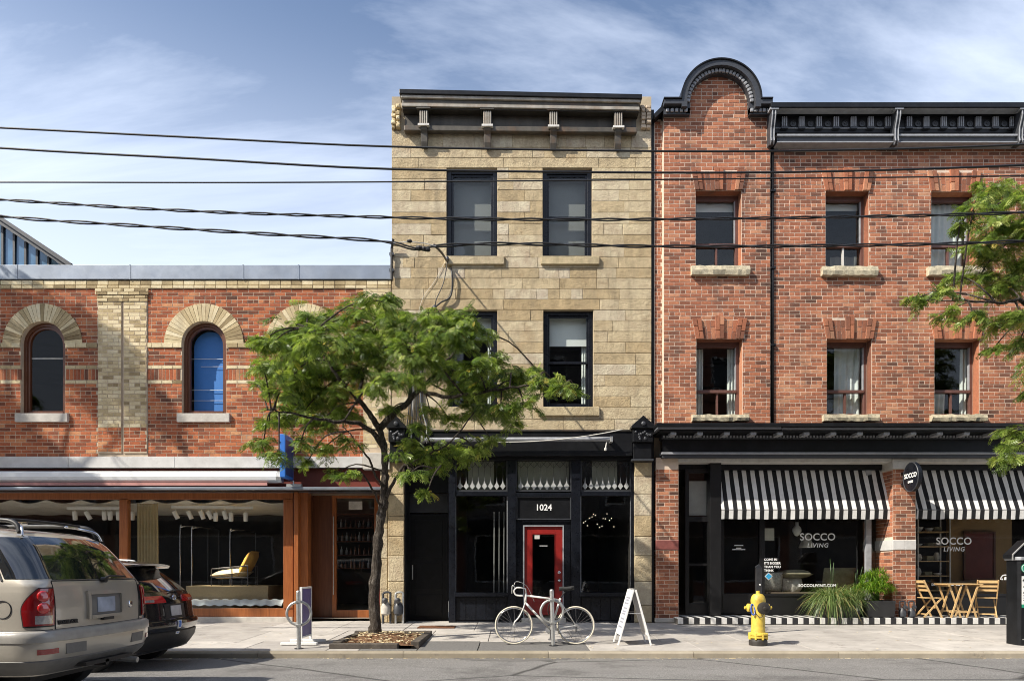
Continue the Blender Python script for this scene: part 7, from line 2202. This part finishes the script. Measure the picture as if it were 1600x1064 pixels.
def cut_arches(o, wheels, r, half, dark):
    cut = MB()
    for x in wheels: cut.lathe([(r, -2.0), (r, 2.0)], 40, (x, 0, r*0.98), 'y')
    for k, x in enumerate(wheels): pass
    me = cut.mesh('cutter', [o.data.materials[0], dark]); me.polygons.foreach_set('material_index', [1]*len(me.polygons))
    bm_ = bmesh.new(); bm_.from_mesh(me); bmesh.ops.recalc_face_normals(bm_, faces=bm_.faces); bm_.to_mesh(me); bm_.free()
    c = link('cutter', me); 
    m = o.modifiers.new('b', 'BOOLEAN'); m.operation = 'DIFFERENCE'; m.object = c; m.solver = 'EXACT'
    o.data.materials.append(dark)
    par = o.parent; o.parent = None
    bpy.context.view_layer.update()
    dg = bpy.context.evaluated_depsgraph_get()
    nm = bpy.data.meshes.new_from_object(o.evaluated_get(dg))
    o.modifiers.clear(); old = o.data; o.data = nm; nm.name = 'body'
    o.parent = par
    bpy.data.objects.remove(c); bpy.data.meshes.remove(me)
    nm.polygons.foreach_set('use_smooth', [True]*len(nm.polygons)); nm.set_sharp_from_angle(angle=math.radians(32))
def patch(s, sgn, ua, ub, z0, z1, off, nu=14, nz=8, rev=None, thick=True):
    """ua, ub: functions of z. A skin laid on the car surface."""
    mb = MB(); rows = []
    for i in range(nz+1):
        z = z0+(z1-z0)*i/nz; a, b = ua(z), ub(z)
        rows.append([s.O(a+(b-a)*j/nu, z, sgn, off) for j in range(nu+1)])
    mb.grid(rows if sgn > 0 else rows[::-1])
    if thick:
        per = [rows[0][j] for j in range(nu+1)] + [rows[i][nu] for i in range(1, nz+1)] + [rows[nz][j] for j in range(nu-1, -1, -1)] + [rows[i][0] for i in range(nz-1, 0, -1)]
        zz = []
        for i in range(nz+1):
            z = z0+(z1-z0)*i/nz; a, b = ua(z), ub(z)
            zz.append([s.O(a+(b-a)*j/nu, z, sgn, -0.01) for j in range(nu+1)])
        pin = [zz[0][j] for j in range(nu+1)] + [zz[i][nu] for i in range(1, nz+1)] + [zz[nz][j] for j in range(nu-1, -1, -1)] + [zz[i][0] for i in range(nz-1, 0, -1)]
        n = len(per); mb.add(per+pin, [(j, (j+1) % n, n+(j+1) % n, n+j) for j in range(n)])
    return mb
def tailpatch(s, y0, y1, z0, z1, off, nu=16, nz=8):
    """skin on the tail between signed widths y0..y1 (positive = street side)"""
    mb = MB(); rows = []
    for i in range(nz+1):
        z = z0+(z1-z0)*i/nz
        ya, yb_ = (y0(z), y1(z)) if callable(y0) else (y0, y1)
        rows.append([s.O(abs(y), z, 1 if y >= 0 else -1, off) for y in [ya+(yb_-ya)*j/nu for j in range(nu+1)]])
    mb.grid(rows)
    n0 = len(mb.v)
    inn = []
    for i in range(nz+1):
        z = z0+(z1-z0)*i/nz
        ya, yb_ = (y0(z), y1(z)) if callable(y0) else (y0, y1)
        inn.append([s.O(abs(y), z, 1 if y >= 0 else -1, -0.01) for y in [ya+(yb_-ya)*j/nu for j in range(nu+1)]])
    ring = lambda R: [R[0][j] for j in range(nu+1)] + [R[i][nu] for i in range(1, nz+1)] + [R[nz][j] for j in range(nu-1, -1, -1)] + [R[i][0] for i in range(nz-1, 0, -1)]
    a, b = ring(rows), ring(inn); n = len(a)
    mb.add(a+b, [(j, (j+1) % n, n+(j+1) % n, n+j) for j in range(n)])
    return mb
def seamline(s, pts, r=0.005, mat='seam', parent=None, name='panel_gap'):
    mb = MB(); mb.tube([s.O(u, z, sg, 0.0) for (u, z, sg) in pts], r, 5); return mb.build(name, M[mat], parent)
def wheel(parent, x, y, r, w, side):
    t = empty('wheel'); t.parent = parent; t.location = (x, y, r)
    mb = MB(); mb.lathe([(r*.62, -w/2), (r*.9, -w/2), (r*.98, -w/2+.02), (r, -w/2+.05), (r, w/2-.05), (r*.98, w/2-.02), (r*.9, w/2), (r*.62, w/2)], 36, (0, 0, 0), 'y'); mb.build('tyre', M['rubber'], t, auto=40)
    mb = MB(); mb.lathe([(r*.63, -w*.46), (r*.63, w*.46)], 28, (0, 0, 0), 'y')
    for k in range(6):
        a = 2*math.pi*k/6
        for yy in (1, -1):
            mb.prism([(r*.1*math.cos(a-.9), r*.1*math.sin(a-.9)), (r*.62*math.cos(a-.16), r*.62*math.sin(a-.16)), (r*.62*math.cos(a+.16), r*.62*math.sin(a+.16)), (r*.1*math.cos(a+.9), r*.1*math.sin(a+.9))], yy*w*.40, yy*w*.47)
    mb.lathe([(r*.14, -w*.48), (r*.14, w*.48)], 14, (0, 0, 0), 'y'); mb.build('rim', M['steel'], t, recalc=True)
def bumper(s, prof, umax, parent, mat, name='bumper', zx=None):
    """wraps the tail from flank to flank; prof rows (z, offset)"""
    mb = MB(); rows = []
    n = 44
    for (z, off) in prof:
        zc = z
        um = umax(z)
        row = []
        for j in range(n+1):
            v = -um + 2*um*j/n
            fade = min(1.0, (um-abs(v))/0.12)
            row.append(s.O(abs(v), z, 1 if v >= 0 else -1, off*max(0.0, fade)**.5))
        rows.append(row)
    mb.grid(rows[::-1] if rows[0][0].z > rows[-1][0].z else rows)
    return mb.build(name, M[mat] if isinstance(mat, str) else mat, parent, auto=50)

# ---- silver SUV in the near lane
SPEC = [(.36, .14, 4.66, .86, .16, .05), (.55, .05, 4.80, .925, .20, .07), (.80, .03, 4.86, .945, .18, .08), (1.0, .03, 4.80, .945, .18, .08), (1.08, .035, 4.60, .942, .18, .08), (1.16, .045, 3.95, .935, .18, .08), (1.22, .055, 3.56, .925, .18, .08),
        (1.26, .07, 3.44, .915, .22, .08), (1.32, .11, 3.32, .895, .22, .09), (1.50, .23, 3.02, .845, .24, .10), (1.64, .34, 2.78, .795, .25, .11), (1.70, .41, 2.66, .765, .26, .12), (1.745, .50, 2.54, .725, .28, .12), (1.775, .64, 2.40, .655, .30, .10), (1.795, .86, 2.2, .54, .34, .08)]
SXR, SYC = -4.32, -8.74
SV = thing('suv', 'pewter silver SUV with roof rack and dented bumper, nearest to the camera', 'car', (SXR, SYC, ground_z(SYC)-0.0), math.radians(0))
S1, mb = car_body(SPEC, .36, 1.795)
body = mb.build('body', M['pewter'], SV, recalc=True)
WR = 0.375
cut_arches(body, (-1.02, -3.83), WR+0.05, 0, M['black_plastic'])
for x in (-1.02, -3.83):
    for y in (-0.80, 0.80): wheel(SV, x, y, WR, 0.24, y)
mb = MB(); mb.box(-4.3, -0.4, -0.62, 0.62, .26, .42); mb.build('underbody', M['black_plastic'], SV)
ZB, ZT = 1.285, 1.665
for sg in (1, -1):
    f0 = lambda z: S1.ux(0.50 + (z-ZB)*0.62, z); f1 = lambda z: S1.ux(1.30, z)
    patch(S1, sg, f0, f1, ZB, ZT, 0.006).build('side_window', M['tint'], SV, smooth=True)
    for (a, b) in ((1.36, 2.18), (2.24, 2.86)):
        g0 = lambda z, a=a: S1.ux(a, z); g1 = lambda z, b=b: S1.ux(min(b, S1.prm(z)[1]-0.30), z)
        patch(S1, sg, g0, g1, ZB, ZT-.01, 0.006).build('side_window', M['tint'], SV, smooth=True)
    # dark corner pillar glass
    h0 = lambda z: S1.useg(z, 1.0) - 0.02; h1 = lambda z: S1.ux(0.44 + (z-ZB)*0.62, z)
    patch(S1, sg, h0, h1, ZB, ZT+.02, 0.005).build('corner_glass', M['tint'], SV, smooth=True)
    seamline(S1, [(S1.ux(.47+(z-ZB)*.62, z), z, sg) for z in [ZB-.02+(ZT-ZB+.04)*k/8 for k in range(9)]], 0.011, 'chrome' if False else 'black_plastic', SV, 'window_trim')
    # tail lamp wrapping the corner
    zl0, zl1 = .845, 1.19
    t0 = lambda z: S1.useg(z, 1.0) + 0.005; t1 = lambda z: S1.useg(z, 2.0) - 0.02 - 0.34*(max(0, (z-zl0)/(zl1-zl0)-0.45))**1.6 - 0.05*(max(0, 0.35-(z-zl0)/(zl1-zl0)))
    lamp = patch(S1, sg, t0, t1, zl0, zl1, 0.022, 14, 12).build('tail_lamp', M['lens_red'], SV, smooth=True)
    b0 = lambda z: t0(z)-0.014; b1 = lambda z: t1(z)+0.014
    patch(S1, sg, b0, b1, zl0-.014, zl1+.014, 0.010, 14, 12).build('lamp_surround', M['black_plastic'], SV, smooth=True)
    for (zc, r_) in ((1.12, .055), (1.01, .055)):
        uc = lambda z: S1.useg(z, 1.36)
        n = S1.N(uc(zc), zc, sg); c = S1.O(uc(zc), zc, sg, 0.018)
        mbb = MB(); mbb.lathe([(r_, 0), (r_*.96, .010), (r_*.6, .016), (r_*.1, .018)], 20)
        o = mbb.build('lamp_bulb', M['lens_red_b'], lamp, smooth=True); o.rotation_mode = 'QUATERNION'; o.rotation_quaternion = n.to_track_quat('Z', 'Y'); o.location = c
    c0 = lambda z: t0(z)+0.02; c1 = lambda z: t0(z)+0.16
    patch(S1, sg, c0, c1, .862, .94, 0.026, 8, 4).build('reverse_lens', M['lens_clear'], lamp, smooth=True)
    seamline(S1, [(S1.ux(.62, z), z, sg) for z in (.80, .62, .5)] , 0.004, 'seam', SV)
    seamline(S1, [(u, .80, sg) for u in [S1.useg(.8, 1.0)+k*0.05 for k in range(12)]], 0.005, 'seam', SV)
    # doors
    for xd in (1.40, 2.22, 3.10): seamline(S1, [(S1.ux(xd, z), z, sg) for z in (.5, .7, .9, 1.1, 1.25)], 0.004, 'seam', SV)
# rear glass, gate seams
gw = lambda z: 0.70 - (z-1.28)*0.34
tailpatch(S1, lambda z: -gw(z), lambda z: gw(z), 1.275, 1.70, 0.007, 20, 10).build('rear_window', M['tint'], SV, smooth=True)
seamline(S1, [(0.735, z, 1) for z in [.80+.46*k/8 for k in range(9)]], 0.006, 'seam', SV); seamline(S1, [(0.735, z, -1) for z in [.80+.46*k/8 for k in range(9)]], 0.006, 'seam', SV)
seamline(S1, [(abs(y), .795, 1 if y >= 0 else -1) for y in [-.73+1.46*k/16 for k in range(17)]], 0.008, 'seam', SV)
seamline(S1, [(abs(y), 1.265, 1 if y >= 0 else -1) for y in [-.73+1.46*k/16 for k in range(17)]], 0.006, 'seam', SV)
# plate recess
mb = MB()
def tp_(y, z, o): return S1.O(abs(y), z, 1 if y >= 0 else -1, o)
for (a, b, c, d) in ((-.31, -.27, .87, 1.155), (.27, .31, .87, 1.155)):
    tailpatch(S1, a, b, c, d, 0.03, 3, 6).build('plate_frame', M['pewter'], SV, smooth=False)
tailpatch(S1, -.27, .27, 1.115, 1.155, 0.034, 8, 3).build('plate_frame', M['pewter'], SV)
tailpatch(S1, -.27, .27, .87, .905, 0.034, 8, 3).build('plate_frame', M['pewter'], SV)
tailpatch(S1, -.27, .27, .905, 1.115, 0.008, 8, 4).build('plate_recess', M['bumper_grey'], SV)
tailpatch(S1, -.155, .155, .93, 1.085, 0.016, 6, 4).build('licence_plate', M['plate'], SV)
tailpatch(S1, -.09, .09, .845, .875, 0.04, 5, 2).build('gate_handle', M['black_plastic'], SV)
# badge text
n = S1.N(.60, .845, 1); c = S1.O(.58, .862, 1, 0.006)
o = text_obj('badge', 'TRAILBLAZER', 0.052, M['black_plastic'], SV, tuple(c), depth=0.004, offset=0.003, sx=0.82)
tx = (S1.P(.50, .862, 1)-S1.P(.66, .862, 1)).normalized(); o.rotation_euler = (math.radians(90), 0, math.atan2(tx.y, tx.x))
mb = MB(); q = [tp_(y, 1.03, .03) for y in (-.38, -.45, -.5)]; mb.lathe([(0.045, 0.0), (0.04, .01), (0.02, .014)], 14); o = mb.build('maker_badge', M['chrome'], SV, smooth=True); o.rotation_euler = (0, math.radians(90), 0); o.location = tp_(-.50, .985, .004)
# wiper
mb = MB(); mb.tube([tp_(.02, 1.262, .03), tp_(-.12, 1.285, .04), tp_(-.42, 1.275, .04)], 0.012, 6); mb.lathe([(0.03, -.02), (0.03, .03)], 10, tuple(tp_(.02, 1.255, .03)), 'x'); mb.build('rear_wiper', M['black_plastic'], SV)
# bumpers
um = lambda z: S1.ux(.62, z)
bumper(S1, [(.80, 0.0), (.798, .05), (.785, .075), (.74, .085), (.70, .085)], um, SV, 'bumper_lt', 'bumper_step')
bumper(S1, [(.70, .085), (.695, .075), (.66, .078), (.58, .075), (.54, .06)], um, SV, 'pewter', 'bumper')
bumper(S1, [(.54, .055), (.535, .07), (.49, .065), (.43, .04), (.37, 0.0)], um, SV, 'bumper_grey', 'lower_valance')
for sg in (1, -1):
    patch(S1, sg, lambda z: S1.useg(z, .55), lambda z: S1.useg(z, .92), .565, .665, 0.082, 6, 3).build('bumper_pad', M['bumper_grey'], SV)
    patch(S1, sg, lambda z: S1.useg(z, 1.1), lambda z: S1.useg(z, 1.55), .585, .635, 0.083, 6, 3).build('reflector', M['lens_red'], SV)
mb = MB(); mb.tube([(-.6, -.05, .42), (-.1, -.05, .40), (0.02, -.05, .40)], 0.035, 10); mb.box(-.3, .02, -.42, .42, .40, .44); mb.build('tow_hitch', M['black_plastic'], SV)
mb = MB(); mb.tube([(-.9, .55, .36), (-.2, .55, .36), (.0, .57, .34)], 0.034, 10); mb.build('exhaust', M['steel'], SV)
# fuel flap
n = S1.N(S1.ux(.60, 1.0), 1.0, 1); mb = MB(); cc_ = S1.O(S1.ux(.43, 1.0), 1.0, 1, 0.0)
mb.tube([cc_+Vector((.082*math.cos(a), -.002, .082*math.sin(a))) for a in [2*math.pi*k/28 for k in range(28)]], 0.005, 5, closed=True); mb.build('fuel_flap', M['seam'], SV)
# roof rails
for sg in (-1, 1):
    mb = MB(); mb.tube(smooth_path([(-.50, sg*.62, 1.735), (-.56, sg*.60, 1.83), (-.75, sg*.585, 1.865), (-1.4, sg*.58, 1.87), (-2.2, sg*.57, 1.85), (-2.4, sg*.58, 1.78)], 5), 0.024, 8); mb.build('roof_rail', M['black_plastic'], SV, smooth=True)
    mb = MB(); mb.tube(smooth_path([(-.46, sg*.64, 1.70), (-.50, sg*.60, 1.79), (-.62, sg*.50, 1.835), (-.66, 0.0 if False else sg*.3, 1.85)], 5), 0.014, 8); mb.build('rack_loop', M['chrome'], SV, smooth=True)
for x in (-.68, -1.5):
    mb = MB(); mb.tube(smooth_path([(x, -.6, 1.86), (x, -.3, 1.875), (x, .3, 1.875), (x, .6, 1.86)], 4), 0.018, 8); mb.build('cross_bar', M['black_plastic'], SV, smooth=True)
# nose
mb = MB(); mb.box(-4.90, -4.84, -.6, .6, .72, .95); mb.build('grille', M['black_plastic'], SV)
for sg in (-1, 1):
    mb = MB(); mb.box(-4.86, -4.70, sg*.62, sg*.86, .78, .98); mb.build('headlight', M['lens_clear'], SV, bevel=0.03)
    mb = MB(); mb.box(-3.0, -2.85, sg*.94, sg*1.14, 1.22, 1.40); mb.build('door_mirror', M['pewter'], SV, bevel=0.04)
mb = MB(); rows = [[S1.O(S1.useg(z, 5.0-0.0) - abs(0), z, 1, 0.0) for q in range(1)] for z in (1.3, 1.6)]
wsd = MB(); rows = []
for i in range(6):
    z = 1.28+0.40*i/5; xr, xf, w, rr_, bow = S1.prm(z)
    rows.append([(-xf-0.006, -w*.72+2*w*.72*j/10, z+0.004) for j in range(11)])
wsd.grid(rows); wsd.build('windscreen', M['tint'], SV, smooth=True)

# ---- black crossover parked at the kerb
SPB = [(.26, .14, 4.30, .84, .18, .10), (.45, .05, 4.42, .89, .24, .13), (.66, .0, 4.45, .915, .26, .15), (.80, .03, 4.42, .92, .26, .15), (.95, .05, 4.32, .92, .26, .15), (1.02, .06, 3.9, .918, .26, .15), (1.08, .09, 3.45, .91, .26, .15), (1.16, .15, 3.2, .885, .26, .14), (1.28, .29, 2.95, .84, .26, .13), (1.42, .47, 2.66, .775, .26, .12), (1.52, .60, 2.45, .72, .28, .10), (1.58, .74, 2.3, .66, .30, .09), (1.62, .95, 2.05, .54, .32, .07)]
BXR, BYC = -5.02, -5.78
CV = thing('crossover', 'glossy black crossover parked at the kerb behind the silver SUV', 'car', (BXR, BYC, ground_z(BYC)))
CV.scale = (0.97, 0.97, 0.97)
S2, mb = car_body(SPB, .26, 1.62)
body = mb.build('body', M['car_black'], CV, recalc=True)
WR2 = 0.35
cut_arches(body, (-.88, -3.53), WR2+.045, 0, M['black_plastic'])
for x in (-.88, -3.53):
    for y in (-.78, .78): wheel(CV, x, y, WR2, 0.23, y)
mb = MB(); mb.box(-4.0, -.4, -.6, .6, .2, .34); mb.build('underbody', M['black_plastic'], CV)
gw2 = lambda z: 0.66 - (z-1.14)*0.34
tailpatch(S2, lambda z: -gw2(z), lambda z: gw2(z), 1.15, 1.50, 0.006, 18, 8).build('rear_window', M['tint'], CV, smooth=True)
for sg in (1, -1):
    f0 = lambda z: S2.ux(0.80 + (z-1.12)*0.55, z); f1 = lambda z: S2.ux(min(3.0, S2.prm(z)[1]-.35), z)
    patch(S2, sg, f0, f1, 1.13, 1.50, 0.006, 24, 6).build('side_window', M['tint'], CV, smooth=True)
    t0 = lambda z: .26 + .1*max(0, (z-1.02)/.14); t1 = lambda z: S2.useg(z, 2.0)+.10
    lamp = patch(S2, sg, t0, t1, .985, 1.085, 0.014, 18, 4).build('tail_lamp', M['lens_red_b'], CV, smooth=True)
    patch(S2, sg, lambda z: S2.useg(z, .8), lambda z: S2.useg(z, 1.8), 1.0, 1.03, 0.019, 8, 2).build('lamp_strip', M['lens_clear'], lamp, smooth=True)
    patch(S2, sg, lambda z: S2.useg(z, 1.0), lambda z: S2.useg(z, 1.5), .44, .50, 0.035, 6, 2).build('reflector', M['lens_red'], CV)
    for xd in (1.25, 2.1, 3.0): seamline(S2, [(S2.ux(xd, z), z, sg) for z in (.4, .6, .8, 1.0, 1.1)], 0.004, 'seam', CV)
    mb = MB(); mb.tube(smooth_path([(-1.0, sg*.60, 1.585), (-1.1, sg*.60, 1.635), (-2.0, sg*.58, 1.64), (-2.25, sg*.58, 1.59)], 4), 0.018, 8); mb.build('roof_rail', M['steel'], CV, smooth=True)
    mb = MB(); mb.box(-3.0, -2.85, sg*.92, sg*1.1, 1.08, 1.22); mb.build('door_mirror', M['car_black'], CV, bevel=0.04)
    mb = MB(); mb.box(-4.42, -4.25, sg*.55, sg*.84, .78, .92); mb.build('headlight', M['lens_clear'], CV, bevel=0.03)
# spoiler
mb = MB()
rows = []
for (x, z) in ((-.92, 1.60), (-.60, 1.612), (-.36, 1.575), (-.38, 1.545), (-.62, 1.53)):
    rows.append([(x - .10*(abs(j/10-1))**2.2, (j/10-1)*(.66 if x > -.7 else .60), z - .035*(abs(j/10-1))**2.5) for j in range(21)])
mb.grid(rows); mb.build('spoiler', M['car_black'], CV, smooth=False, auto=40, recalc=True)
mb = MB(); mb.prism([(-1.15, 1.63), (-.98, 1.625), (-1.02, 1.70), (-1.06, 1.70)], -.02, .02); mb.build('aerial_fin', M['car_black'], CV, recalc=True, bevel=.006)
um2 = lambda z: S2.ux(.50, z)
bumper(S2, [(.72, 0.0), (.715, .04), (.68, .055), (.62, .05), (.56, .03)], um2, CV, 'car_black', 'bumper')
bumper(S2, [(.56, .03), (.55, .045), (.45, .045), (.34, .02), (.28, 0.0)], um2, CV, 'black_plastic', 'lower_valance')
def t2(y, z, o): return S2.O(abs(y), z, 1 if y >= 0 else -1, o)
mb = MB(); mb.tube([t2(.0, 1.05, .012) + Vector((0, .055*math.cos(a), .04*math.sin(a))) for a in [2*math.pi*k/20 for k in range(20)]], .008, 6, closed=True); mb.tube([t2(.0, 1.05, .012) + Vector((0, .022*math.cos(a), .04*math.sin(a))) for a in [2*math.pi*k/20 for k in range(20)]], .006, 6, closed=True); mb.build('maker_badge', M['chrome'], CV)
tailpatch(S2, -.30, .30, .74, .96, 0.004, 8, 4).build('plate_recess', M['black_plastic'], CV)
tailpatch(S2, -.155, .155, .78, .935, 0.014, 6, 4).build('licence_plate', M['plate_grey'], CV)
for (za, zb_, m_) in ((.60, .70, 'sign_blue'), (.51, .55, 'sign_blue')):
    tailpatch(S2, .0, .1, za, zb_, 0.062 if za > .55 else .05, 4, 3).build('sticker', M['white'], CV)
    tailpatch(S2, .02, .08, za+.02, zb_-.01, 0.066 if za > .55 else .054, 4, 3).build('sticker', M[m_], CV)
seamline(S2, [(.74, z, 1) for z in [.72+.4*k/6 for k in range(7)]], 0.005, 'seam', CV)
seamline(S2, [(abs(y), .725, 1 if y >= 0 else -1) for y in [-.73+1.46*k/14 for k in range(15)]], 0.006, 'seam', CV)
mb = MB(); mb.tube([t2(.05, 1.13, .03), t2(-.1, 1.15, .035), t2(-.3, 1.145, .035)], 0.009, 6); mb.build('rear_wiper', M['black_plastic'], CV)
